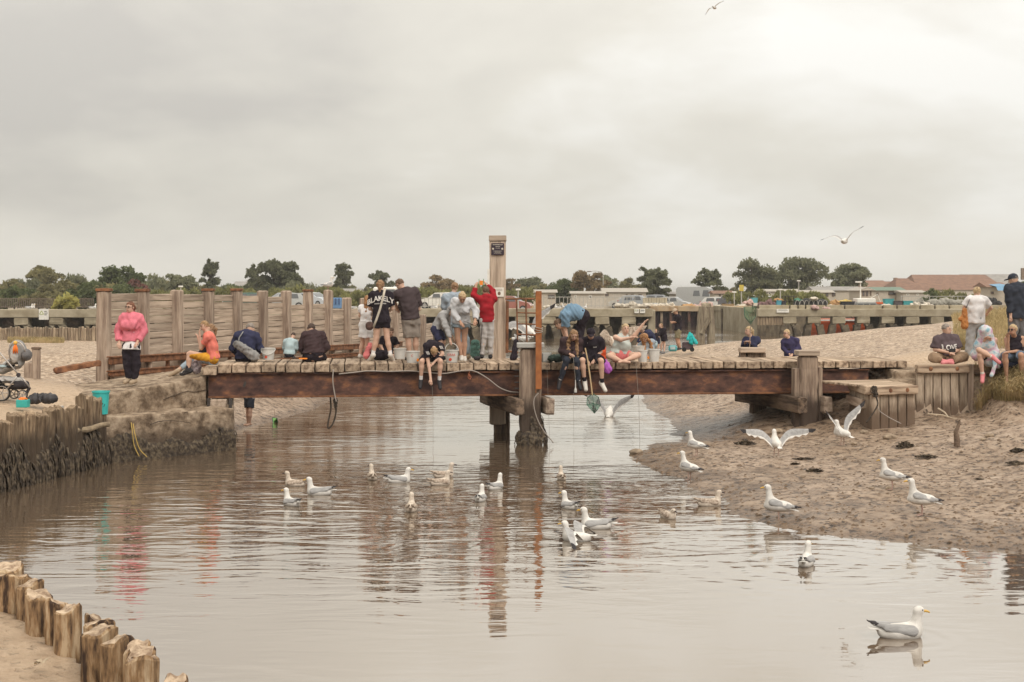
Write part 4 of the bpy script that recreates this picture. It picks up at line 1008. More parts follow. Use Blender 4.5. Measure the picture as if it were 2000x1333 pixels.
# signs fixed to the quays
YEL = plain("sign_green_yellow", (0.35, 0.40, 0.12)); WHT = plain("white_paint", (0.80, 0.77, 0.70), rough=.5); BLK = plain("black_paint", (0.02, 0.018, 0.02))
def quay_sign(px0, py0, px1, py1, d, label, tri=True, rows=3):
    c0_ = W(px0, py0, d); c1_ = W(px1, py1, d); o = emp("warning_sign", label, "sign", ((c0_.x+c1_.x)/2, d, c1_.z), "white signs on the quays")
    beam("panel", o, (c0_.x, d, (c0_.z+c1_.z)/2), (c1_.x, d, (c0_.z+c1_.z)/2), .03, c0_.z-c1_.z, WHT, bev=.004, cuts=0, jit=0)
    w_ = c1_.x-c0_.x; h_ = c0_.z-c1_.z
    if tri:
        cx = c0_.x+w_*.28; cz = c1_.z+h_*.62; r = min(w_, h_)*.24
        for k in range(3):
            t0 = math.pi/2+k*2.0944; t1 = t0+2.0944
            beam("triangle_mark", o, (cx+r*math.cos(t0), d-.02, cz+r*math.sin(t0)), (cx+r*math.cos(t1), d-.02, cz+r*math.sin(t1)), .008, r*.28, YEL, bev=.001, cuts=0, jit=0)
    for k in range(rows):
        beam("sign_line", o, (c0_.x+w_*(.55 if tri else .12), d-.018, c1_.z+h_*(.78-.16*k)), (c0_.x+w_*(.9 if k % 2 else .82), d-.018, c1_.z+h_*(.78-.16*k)), .006, h_*.06, BLK, bev=.001, cuts=0, jit=0)
quay_sign(76, 604, 95, 625, 96.9, "white warning sign with triangle on the far left quay")
quay_sign(1239, 604, 1248, 612, 96.9, "small square white sign on the quay, left of a close pair")
quay_sign(1250, 604, 1260, 612, 96.9, "small square white sign on the quay, right of a close pair", False)
quay_sign(1517, 604, 1541, 611, 103.9, "long white notice board on the right quay", False, 2)
# low stake wall in front of the left quay
lw = emp("stake_wall", "low wall of upright stakes below the far left quay", "wall", W(90, 680, 70))
ST2 = mat("grey_stakes", (0.36, 0.285, 0.20), (0.18, 0.13, 0.09), sc=5, stretch=(.4, 3, 3), bump=.4, rnd=.28)
px = -20.0; rs = random.Random(8)
while px < 186:
    w_ = rs.uniform(4.6, 6.6); c = W(px+w_/2, 640, 68+rs.uniform(-.05, .05)); top = c.z+rs.uniform(-.05, .05)
    beam("stake", lw, (c.x, c.y, .3), (c.x, c.y, top), round(w_*68/FPX-.01, 2), .12, ST2, up=(0, 1, 0), bev=.03, cuts=2, jit=.012); px += w_
# rocks in the openings of the left quay
ROCK = mat("quay_rock", (0.36, 0.28, 0.21), (0.14, 0.10, 0.08), sc=1.6, bump=.5, rnd=.15)
for k, (px, py, r) in enumerate(((22, 630, .5), (36, 627, .55), (50, 630, .45), (108, 628, .6), (122, 629, .6), (136, 628, .55), (148, 630, .4))):
    c = W(px, py, 98.6)
    sdf_obj("boulder", [Ell(c, (r*1.3, .6, r*.7))], .09, ROCK, None, noise_fn=rough3(.08, 3, k), label="brown boulder behind the far left quay openings, %s from the left edge" % ORD[k], cat="boulder", group="boulders behind the far left quay")

# ================================================================= vegetation
LEAF = {}
def leafm(n, a, b):
    LEAF[n] = mat("foliage_"+n, a, b, sc=.9, bump=0, rnd=.12, rough=.8, transl=.45, spec=.1, det=4, ramp=(.3, .7))
leafm('grey', (0.282, 0.282, 0.171), (0.128, 0.136, 0.080)); leafm('olive', (0.312, 0.282, 0.138), (0.141, 0.128, 0.066)); leafm('pine', (0.218, 0.225, 0.129), (0.094, 0.098, 0.061))
leafm('brown', (0.344, 0.260, 0.147), (0.167, 0.121, 0.070)); leafm('deep', (0.177, 0.204, 0.087), (0.070, 0.084, 0.040)); leafm('hedge', (0.323, 0.312, 0.121), (0.160, 0.160, 0.066))
leafm('red', (0.282, 0.129, 0.101), (0.141, 0.070, 0.059)); leafm('yellow', (0.542, 0.500, 0.167), (0.304, 0.281, 0.105))
BARK = mat("bark", (0.15, 0.11, 0.08), (0.07, 0.05, 0.04), sc=3, bump=.5, rnd=.1)
def leaves(blobs, per, size, seed, spiky=0.0, flat=.75, shell=.55):
    rs = np.random.RandomState(seed); C = []; 
    for (c, r) in blobs:
        n = max(8, int(per*np.prod(r)**(2/3)))
        v = rs.normal(size=(n, 3)); v /= np.linalg.norm(v, axis=1)[:, None]; v[:, 2] = np.where(v[:, 2] < -.3, -v[:, 2]*.6, v[:, 2])
        q = rs.uniform(shell, 1.08, size=(n, 1)); C.append(np.array(c)+v*q*np.array(r))
    C = np.concatenate(C); n = len(C)
    u = rs.normal(size=(n, 3)); 
    if spiky: u[:, 2] = np.abs(u[:, 2])+spiky
    u /= np.linalg.norm(u, axis=1)[:, None]
    w = np.cross(u, rs.normal(size=(n, 3))); w /= np.linalg.norm(w, axis=1)[:, None]
    s1 = size*rs.uniform(.6, 1.5, (n, 1)); s2 = s1*rs.uniform(.35, .7, (n, 1))*(.55 if spiky else 1)
    P = np.stack([C-u*s1, C+w*s2, C+u*s1, C-w*s2], 1).reshape(-1, 3)
    return P, np.arange(4*n).reshape(n, 4)
def tree(name, label, px, ptop, hw, d, leaf, kind='round', base=None, seed=0, per=260, size=.17, trunk=.35, cat="tree", group=None, lean=0.0):
    s = FPX/d; zb = gzf(d) if base is None else base; hw = hw*1.15
    zt = HC-(ptop-HZ)/s; X = (px-1000)/s; rx = hw/s; H = zt-zb; rs = random.Random(seed*7+3)
    o = emp(name, label, cat, (X, d, zb), group)
    blobs = []; limbs = []
    if kind == 'round':
        ch = H*.90; cz = zt-ch*.52
        for i in range(26):
            a = rs.uniform(0, 6.28); rr = math.sqrt(rs.random())*.85; h_ = rs.uniform(-.48, .44)
            f = math.sqrt(max(.35, 1-(h_*2)**2)); c = (X+lean*h_*rx*2+math.cos(a)*rr*rx*f, d+math.sin(a)*rr*rx*f, cz+h_*ch*.86)
            r = rs.uniform(.22, .36)*rx; blobs.append((c, (r, r, r*.8)))
        blobs.append(((X, d, cz), (rx*.6, rx*.6, ch*.36)))
    elif kind == 'pine':
        for i in range(46):
            h_ = rs.uniform(.34, .97); spread = math.sqrt(max(.1, 1-((h_-.62)/.42)**2))
            a = rs.uniform(0, 6.28); rr = rs.uniform(.15, .95)*spread*rx*.92
            c = (X+math.cos(a)*rr+lean*h_*rx, d+math.sin(a)*rr, zb+H*(h_*.93+rs.uniform(-.03, .05))); r = rs.uniform(.13, .24)*rx
            blobs.append((c, (r*1.15, r*1.15, r*.9))); limbs.append(c)
        for q in range(5): blobs.append(((X+rs.uniform(-.6, .6)*rx, d, zt-H*rs.uniform(.02, .14)), (rx*.10, rx*.10, H*.07)))
    elif kind == 'spire':
        for i in range(40):
            h_ = rs.uniform(.10, .95); spread = (1-h_)**.55*.95+.10
            a = rs.uniform(0, 6.28); rr = rs.uniform(.1, .9)*spread*rx; c = (X+math.cos(a)*rr, d+math.sin(a)*rr, zb+H*h_*.95); r = rs.uniform(.18, .30)*rx
            blobs.append((c, (r, r, r*1.1)))
        for q in range(4): blobs.append(((X+rs.uniform(-.4, .4)*rx, d, zt-H*rs.uniform(.0, .16)), (rx*.11, rx*.11, H*.07)))
    elif kind == 'bush':
        for i in range(int(22+rx*5)):
            a = rs.uniform(0, 6.28); rr = math.sqrt(rs.random())*.9; c = (X+math.cos(a)*rr*rx, d+math.sin(a)*rr*min(rx, 2.0), zb+H*rs.uniform(.15, .86)*(1.0-.35*rr)); r = rs.uniform(.22, .36)*min(rx, H*.7)
            blobs.append((c, (r*1.1, r, r)))
    if kind in ('round', 'pine', 'spire'):
        V, Fc = tubegeo([(X, d, zb-.3), (X+.03*rx, d, zb+H*.3), (X+lean*.5*rx, d, zb+H*.62), (X+lean*rx*.8, d, zb+H*.85)], [H*.028, H*.022, H*.014, H*.006], 8)
        mk("trunk", V, Fc, BARK, o)
        for i in range(7):
            b = blobs[rs.randrange(len(blobs))][0]; st = (X+lean*.3*rx, d, zb+H*rs.uniform(.3, .55))
            V, Fc = tubegeo([st, ((st[0]+b[0])/2, (st[1]+b[1])/2, (st[2]+b[2])/2-.05*H), b], [H*.012, H*.009, H*.004], 6); mk("limb", V, Fc, BARK, o)
    else:
        V, Fc = tubegeo([(X, d, zb-.2), (X, d, zb+H*.5)], [H*.03, H*.015], 6); mk("trunk", V, Fc, BARK, o)
    V, Fc = leaves(blobs, per, size, seed, spiky=(1.2 if kind == 'bush' and leaf in ('hedge', 'grey') else 0))
    mk("crown", V, Fc, LEAF[leaf], o)
    return o
T = [  # px, top, half width, d, leaf, kind, label
 (10, 541, 45, 150, 'olive', 'bush', "reddish olive bush at the photo's left edge behind the quay fence"),
 (55, 528, 32, 158, 'grey', 'bush', "grey green feathery bush second from the left edge"),
 (92, 514, 34, 165, 'olive', 'round', "tall olive tree with a pointed shoulder in the left thicket"),
 (120, 545, 40, 145, 'olive', 'bush', "dark olive bush in front of the left thicket"),
 (145, 520, 34, 168, 'grey', 'bush', "pale spiky tamarisk bush in the left thicket"),
 (225, 514, 50, 160, 'deep', 'round', "broad dark green domed tree rising over the timber wall's left end"),
 (185, 535, 30, 152, 'deep', 'bush', "deep green bush left of the domed tree"),
 (262, 530, 22, 158, 'red', 'bush', "brown red bush at the right foot of the domed tree"),
 (28, 556, 40, 138, 'deep', 'bush', "low dark bush behind the fence at far left"), (75, 560, 38, 135, 'olive', 'bush', "low olive bush behind the white warning sign"), (168, 556, 36, 138, 'deep', 'bush', "low dark bush left of the first timber wall post"), (200, 548, 36, 150, 'olive', 'bush', "olive bush in front of the domed tree's left side"), (245, 550, 34, 148, 'deep', 'bush', "dark bush in front of the domed tree's right side"),
 (318, 545, 40, 190, 'olive', 'bush', "olive bush between the red brown bush and low grey tree"), (388, 546, 34, 200, 'olive', 'bush', "olive bush left foot of the pointed grey tree"), (440, 552, 40, 205, 'deep', 'bush', "dark bush right foot of the pointed grey tree"), (515, 548, 50, 200, 'deep', 'bush', "dark undergrowth below the big spreading pine"), (690, 553, 40, 205, 'olive', 'bush', "olive scrub right of the tall ragged dark tree"), (780, 555, 45, 210, 'grey', 'bush', "grey scrub behind the head-bent man"), (905, 552, 45, 205, 'olive', 'bush', "olive scrub behind the pale hooded girl"), (965, 550, 35, 200, 'deep', 'bush', "dark scrub left of the tall post"), (1060, 552, 40, 205, 'olive', 'bush', "olive scrub left of the dark broad tree"), (1215, 556, 45, 215, 'grey', 'bush', "grey scrub behind the long cream caravan"), (1330, 566, 40, 220, 'olive', 'bush', "distant olive scrub left of the grey van"), (1440, 562, 36, 215, 'olive', 'bush', "distant olive scrub behind the yellow plate post"), (1610, 556, 36, 215, 'olive', 'bush', "olive scrub between the middle and right willows"), (1705, 556, 30, 240, 'deep', 'bush', "dark scrub right of the leaning willow"),
 (300, 528, 28, 175, 'grey', 'bush', "thin grey bush right of the red brown bush"),
 (352, 533, 34, 180, 'grey', 'round', "low grey round tree left of the pointed grey tree"),
 (412, 511, 28, 185, 'pine', 'spire', "pointed grey green tree above the coral shirted boy"),
 (455, 545, 22, 190, 'grey', 'bush', "small grey bush right of the pointed grey tree"),
 (495, 520, 25, 190, 'pine', 'spire', "narrow dark pine at the left of the big spreading pine"),
 (540, 514, 50, 180, 'pine', 'pine', "big spreading pine with bare branch ends above the timber wall"),
 (585, 540, 36, 175, 'grey', 'bush', "grey willow bush right of the big spreading pine"),
 (628, 549, 20, 200, 'grey', 'bush', "small grey bush behind the post with the perched gull"),
 (670, 515, 27, 190, 'pine', 'spire', "tall ragged dark tree left of the girl in white"),
 (745, 531, 26, 200, 'pine', 'pine', "dark pine behind the woman in lettered black shirt"),
 (857, 537, 30, 190, 'brown', 'round', "brownish round tree right of the man in dark tee shirt"),
 (995, 541, 18, 185, 'brown', 'round', "brown tree top just right of the tall post"),
 (1035, 543, 34, 210, 'grey', 'round', "pale green tree between tall post and orange steel post"),
 (1092, 543, 40, 185, 'deep', 'round', "dark green broad tree above the bending man in blue"),
 (1152, 526, 36, 180, 'brown', 'round', "large brownish green round tree with a lamp post beside it"),
 (1192, 536, 26, 200, 'grey', 'round', "grey green tree half behind the large brownish tree"),
 (1228, 542, 24, 205, 'olive', 'round', "small green tree left of the flat-topped pine"),
 (1276, 523, 34, 175, 'pine', 'pine', "flat-topped pine with bare trunk above the parked cars"),
 (1380, 527, 30, 185, 'pine', 'pine', "leaning dark pine behind the grey van"),
 (1410, 552, 18, 190, 'pine', 'bush', "small dark bush at the foot of the leaning pine"),
 (1478, 506, 48, 190, 'grey', 'round', "left one of three large round willows on the right skyline"),
 (1567, 502, 52, 192, 'grey', 'round', "middle one of three large round willows on the right skyline"),
 (1662, 510, 40, 205, 'grey', 'round', "right one of three large round willows, leaning from the wind"),
 (1645, 548, 22, 200, 'deep', 'bush', "dark low bush left of the red roofed bungalow"),
 (1815, 553, 14, 150, 'deep', 'bush', "small dark round bush before the big barn roof"),
 (1992, 545, 14, 160, 'deep', 'round', "dark tree at the right edge under the chimney"),
]
for k, (px, tp_, hw, d, lf, kd, lab) in enumerate(T):
    per = 240 if kd == 'round' else (360 if kd in ('pine', 'spire') else 300)
    tree("tree" if kd in ('round', 'pine', 'spire') else "bush", lab, px, tp_, hw, d, lf, kd, seed=k+1, per=per, size=.2 if kd != 'bush' else .22, cat="tree" if kd != 'bush' else "bush", group="trees and bushes beyond the quay", lean=(.35 if px == 1662 else (.2 if px == 1380 else 0)))
# hedges (clipped tamarisk) between car park and caravans
HG = [(345, 557, 70, 150, "long green hedge behind the timber wall's left half"), (440, 556, 55, 150, "green hedge behind the timber wall's middle"), (555, 555, 75, 158, "green hedge below the big spreading pine"), (640, 557, 50, 152, "green hedge behind the perched gull's post"), (715, 557, 42, 150, "green hedge left of the woman in lettered black shirt"),
      (850, 558, 40, 150, "green hedge above the white hatchback"), (925, 555, 50, 155, "green hedge left of the tall post"), (1015, 556, 34, 150, "green hedge right of the tall post"), (1465, 561, 45, 150, "green hedge under the left round willow"), (1530, 558, 28, 148, "rounded green hedge under the middle round willow"), (1580, 566, 36, 150, "low green hedge right of the rounded hedge"),
      (1860, 564, 55, 158, "long low green hedge before the barn roof"), (1940, 562, 45, 160, "low hedge behind the woman in white tee shirt"), (128, 574, 20, 108, "small yellow green bush by the left quay fence")]
for k, (px, tp_, hw, d, lab) in enumerate(HG):
    tree("hedge" if k < 13 else "bush", lab, px, tp_, hw, d, 'hedge' if k < 13 else 'yellow', 'bush', seed=90+k, per=420 if k < 13 else 420, size=.2, cat="hedge" if k < 13 else "bush", group="hedges round the car park" if k < 13 else None)

# ================================================================= houses, barns, caravans
TILE = mat("red_roof_tiles", (0.255, 0.150, 0.105), (0.185, 0.11, 0.08), sc=1.4, stretch=(1, 1, 3), bump=.4, rnd=.06); ROOFP = plain("pale_caravan_roof", (0.40, 0.36, 0.31)); SLATE = mat("grey_roof", (0.30, 0.28, 0.26), (0.23, 0.215, 0.20), sc=1, rnd=.08)
CREAM = plain("caravan_cream", (0.50, 0.44, 0.36), rnd=.06); PALE = plain("pale_wall", (0.52, 0.47, 0.40), rnd=.05); GLASS = plain("dark_glass", (0.10, 0.10, 0.10), rough=.15, spec=.6); GREENR = plain("green_roof", (0.16, 0.22, 0.17))
WFR = plain("brown_window_frame", (0.16, 0.11, 0.08)); CURT = plain("white_curtain", (0.62, 0.58, 0.52))
def building(name, label, px0, px1, ytop, yeave, d, wallm, roofm, depth=6, wins=(), hip=0.0, ridge_along=True, cat="building", chim=(), group=None, yb=None):
    a = W(px0, yeave, d); b = W(px1, yeave, d); zr = HC-(ytop-HZ)*(d+depth/2)/FPX; ze = a.z; zb = gzf(d)-.1
    o = emp(name, label, cat, ((a.x+b.x)/2, d, zb), group)
    m = MB(); m.add([(a.x, d, zb), (b.x, d, zb), (b.x, d+depth, zb), (a.x, d+depth, zb), (a.x, d, ze), (b.x, d, ze), (b.x, d+depth, ze), (a.x, d+depth, ze)], [(0, 1, 5, 4), (1, 2, 6, 5), (2, 3, 7, 6), (3, 0, 4, 7), (4, 5, 6, 7)])
    m.mk("wall", wallm, o)
    ov = .25; h_ = hip*(b.x-a.x)
    if ridge_along:
        V = [(a.x-ov, d-ov, ze-.05), (b.x+ov, d-ov, ze-.05), (b.x+ov, d+depth+ov, ze-.05), (a.x-ov, d+depth+ov, ze-.05), (a.x-ov+h_, d+depth/2, zr), (b.x+ov-h_, d+depth/2, zr)]
        F_ = [(0, 1, 5, 4), (2, 3, 4, 5), (3, 0, 4), (1, 2, 5), (3, 2, 1, 0)]
    else:
        xm = (a.x+b.x)/2; zr2 = HC-(ytop-HZ)*d/FPX
        V = [(a.x-ov, d-ov, ze-.05), (b.x+ov, d-ov, ze-.05), (b.x+ov, d+depth+ov, ze-.05), (a.x-ov, d+depth+ov, ze-.05), (xm, d-ov, zr2), (xm, d+depth+ov, zr2)]
        F_ = [(0, 4, 5, 3), (1, 2, 5, 4), (0, 1, 4), (2, 3, 5), (3, 2, 1, 0)]
        m2 = MB(); m2.add([(a.x, d-.27, ze), (b.x, d-.27, ze), (xm, d-.27, zr2-.15)], [(0, 1, 2)]); m2.mk("gable", wallm, o)
    r_ = mk("roof", V, F_, ROOFP if roofm in (PALE, CREAM) else roofm, o)
    for (w0, w1, y0_, y1_) in wins:
        p0 = W(w0, y0_, d-.03); p1 = W(w1, y1_, d-.03); c = (p0+p1)/2
        f_ = beam("window", o, (p0.x, d-.03, c.z), (p1.x, d-.03, c.z), .06, p0.z-p1.z, WFR if wallm is CREAM else WHT, bev=.01, cuts=0, jit=0)
        q = beam("pane", None, (p0.x+.08, d-.07, c.z), (p1.x-.08, d-.07, c.z), .02, (p0.z-p1.z)-.16, GLASS, bev=.003, cuts=0, jit=0)
        q.parent = f_; q.matrix_basis = f_.matrix_basis.inverted() @ Matrix.Translation(-Vector(wloc(o))) @ q.matrix_basis
    for (cx, cy0) in chim:
        c = W(cx, cy0, d+depth/2); q = beam("chimney", o, (c.x, c.y, c.z-2.0), (c.x, c.y, c.z), .6, .6, mat("chimney_brick", (0.26, 0.19, 0.14), sc=4), up=(0, 1, 0), bev=.03, cuts=0, jit=0)
    return o
building("house", "grey roofed house far off left of the big spreading pine", 454, 480, 550, 561, 240, PALE, SLATE, 8, [(460, 464, 563, 567)])
building("house", "grey gabled house just left of the big spreading pine", 476, 504, 547, 560, 235, PALE, SLATE, 8, [(486, 491, 562, 567)])
building("caravan", "long pale static caravan left of the green hedge behind the posts", 655, 700, 564, 569, 165, PALE, SLATE, 4, [(671, 675, 572, 577)], cat="caravan", group="static caravans")
building("caravan", "grey roofed static caravan behind the man in dark tee shirt", 815, 862, 563, 571, 160, CREAM, SLATE, 4, [(820, 828, 574, 581)], ridge_along=False, cat="caravan", group="static caravans")
building("caravan", "pale static caravan behind the orange steel post", 1022, 1085, 566, 571, 160, CREAM, PALE, 4, [(1035, 1041, 574, 582), (1070, 1084, 576, 584)], cat="caravan", group="static caravans")
building("caravan", "white static caravan below the large brownish round tree", 1118, 1180, 569, 573, 150, PALE, PALE, 4, [(1122, 1126, 576, 583), (1150, 1156, 577, 584)], cat="caravan", group="static caravans")
building("caravan", "long cream static caravan left of the flat-topped pine", 1180, 1262, 563, 570, 158, CREAM, PALE, 4, [(1182, 1189, 574, 579), (1222, 1226, 575, 580), (1232, 1238, 575, 580), (1247, 1254, 575, 580)], cat="caravan", group="static caravans")
building("caravan", "static caravan behind the dark pine and grey van", 1262, 1335, 570, 574, 175, CREAM, SLATE, 4, [(1270, 1276, 577, 582)], cat="caravan", group="static caravans")
building("caravan", "red roofed static caravan right of the grey van", 1396, 1432, 568, 573, 165, CREAM, TILE, 4, [(1404, 1408, 575, 580)], cat="caravan", group="static caravans")
building("caravan", "white roofed caravan half hidden by hedges under the round willows", 1488, 1560, 565, 569, 165, PALE, PALE, 4, [(1500, 1506, 571, 576)], cat="caravan", group="static caravans")
building("caravan", "awning fronted caravan right of the rounded hedge", 1555, 1628, 567, 571, 160, CREAM, PALE, 4, [(1612, 1618, 573, 580), (1625, 1629, 572, 580)], cat="caravan", group="static caravans")
building("caravan", "long grey roofed static home under the red bungalow roof", 1592, 1682, 560, 567, 168, CREAM, SLATE, 5, [(1627, 1632, 569, 579), (1666, 1670, 568, 580)], cat="caravan", group="static caravans")
building("caravan", "small gabled static home with tall dark windows", 1680, 1706, 561, 567, 155, CREAM, CREAM, 5, [(1684, 1689, 569, 579), (1691, 1696, 569, 579), (1699, 1702, 569, 578)], ridge_along=False, cat="caravan", group="static caravans")
building("caravan", "green roofed static home with bay window", 1705, 1766, 561, 567, 158, CREAM, GREENR, 5, [(1712, 1716, 572, 577), (1735, 1749, 570, 577), (1752, 1762, 570, 577)], cat="caravan", group="static caravans")
building("caravan", "low cream chalet with brown eaves right of green roofed home", 1764, 1806, 567, 571, 155, PALE, CREAM, 4, [(1770, 1776, 574, 578), (1790, 1795, 574, 578)], cat="caravan", group="static caravans")
building("house", "red tiled bungalow roof right of the leaning willow", 1668, 1745, 548, 562, 225, PALE, TILE, 9, [], hip=.12, chim=())
building("house", "red tiled house with chimney between bungalow and barn", 1730, 1785, 550, 563, 235, PALE, TILE, 9, [], hip=.05, chim=((1749, 543),))
building("barn", "steep red hipped roof left of the long barn", 1752, 1808, 544, 568, 205, PALE, TILE, 10, [], hip=.35)
building("barn", "long brown tiled barn roof on the right skyline", 1795, 1965, 537, 566, 215, PALE, TILE, 14, [], hip=.08)
building("barn", "grey slate roof behind the long brown barn", 1900, 1998, 536, 560, 235, PALE, SLATE, 12, [], chim=((1998, 524),))
building("boat_shed", "small cream shed with blue tarpaulin left of the capped man", 1931, 1966, 552, 560, 140, CREAM, TILE, 4, [(1935, 1941, 570, 575)], ridge_along=True)
ta = W(1944, 560, 139); tb = W(1966, 568, 139)
mk("tarpaulin", [(ta.x, 138.8, ta.z), (tb.x, 138.8, ta.z+.15), (tb.x+.1, 138.3, tb.z), (ta.x, 138.3, tb.z), (ta.x, 141, ta.z+.2), (tb.x, 141, ta.z+.3)], [(0, 3, 2, 1), (0, 1, 5, 4)], plain("blue_tarp", (0.18, 0.33, 0.48)), label="blue tarpaulin slung over the cream shed", cat="tarpaulin")

# ================================================================= fences and lamp posts
FEN = plain("galvanised_rail", (0.42, 0.40, 0.36)); FEND = plain("dark_paling", (0.16, 0.125, 0.095))
def railing(label, px0, px1, d, ztop, h, step, m, post=6, r=.02):
    a = W(px0, HZ, d).x; b = W(px1, HZ, d).x; o = emp("railing", label, "railing", ((a+b)/2, d, ztop-h))
    for z in (ztop, ztop-h*.86):
        beam("rail", o, (a, d, z), (b, d, z), .04, .05, m, bev=.005, cuts=0, jit=0)
    n = max(2, int((b-a)/step)); mb = MB()
    for i in range(n+1):
        x_ = a+(b-a)*i/n
        if i % post == 0: beam("post", o, (x_, d, ztop-h), (x_, d, ztop+.06), .07, .07, m, up=(0, 1, 0), bev=.005, cuts=0, jit=0)
        else: mb.box((x_, d, ztop-h*.5), (r*2, r*2, h))
    mb.mk("paling", m, o, kind="stuff")
    return o
railing("dark paling fence behind the far left quay", -10, 182, 112, 2.66, .75, .16, FEND, 22, .03)
railing("pale metal railing behind the white hatchback", 815, 962, 110, 2.72, .75, .28, FEN, 7)
railing("pale metal railing between orange steel post and boatyard", 1062, 1240, 112, 2.78, .8, .30, FEN, 10)
railing("wire fence before the barn hedges at right", 1760, 1940, 122, 2.8, .85, .3, FEN, 8, .012)
def lamp(px, ytop, d, label, arm=True, signm=None):
    t_ = W(px, ytop, d); zb = gzf(d); o = emp("lamp_post", label, "lamp post", (t_.x, d, zb))
    V, Fc = tubegeo([(t_.x, d, zb), (t_.x, d, t_.z)], [.07, .05], 8); mk("pole", V, Fc, FEN, o)
    if signm is not None: beam("sign_plate", o, (t_.x-.22, d-.06, t_.z-.1), (t_.x+.22, d-.06, t_.z-.1), .03, .62, signm, bev=.01, cuts=0, jit=0)
    elif arm:
        V, Fc = tubegeo([(t_.x, d, t_.z), (t_.x-.25, d, t_.z+.28), (t_.x-.9, d, t_.z+.4), (t_.x-1.6, d, t_.z+.35)], [.05, .045, .04, .035], 6); mk("arm", V, Fc, FEN, o)
        beam("lantern", o, (t_.x-2.0, d, t_.z+.32), (t_.x-1.45, d, t_.z+.34), .2, .12, FEND, bev=.03, cuts=0, jit=0)
    else: beam("lantern", o, (t_.x-.2, d, t_.z), (t_.x+.2, d, t_.z), .2, .14, WHT, bev=.02, cuts=0, jit=0)
    return o
lamp(1178, 536, 178, "curved-arm lamp post beside the large brownish round tree")
lamp(1448, 561, 140, "post with yellow plate left of the willows", signm=plain("yellow_plate", (0.55, 0.42, 0.08)))
lamp(1434, 571, 138, "short white post left of the yellow plate", arm=False); lamp(1524, 566, 140, "short white lamp post between the hedges", arm=False); lamp(1560, 549, 160, "slim lamp post in front of the middle round willow", arm=False)
lamp(353, 560, 130, "slim grey post above the timber wall's left half", arm=False); lamp(1012, 566, 112, "white topped life-ring post right of the tall post", arm=False)

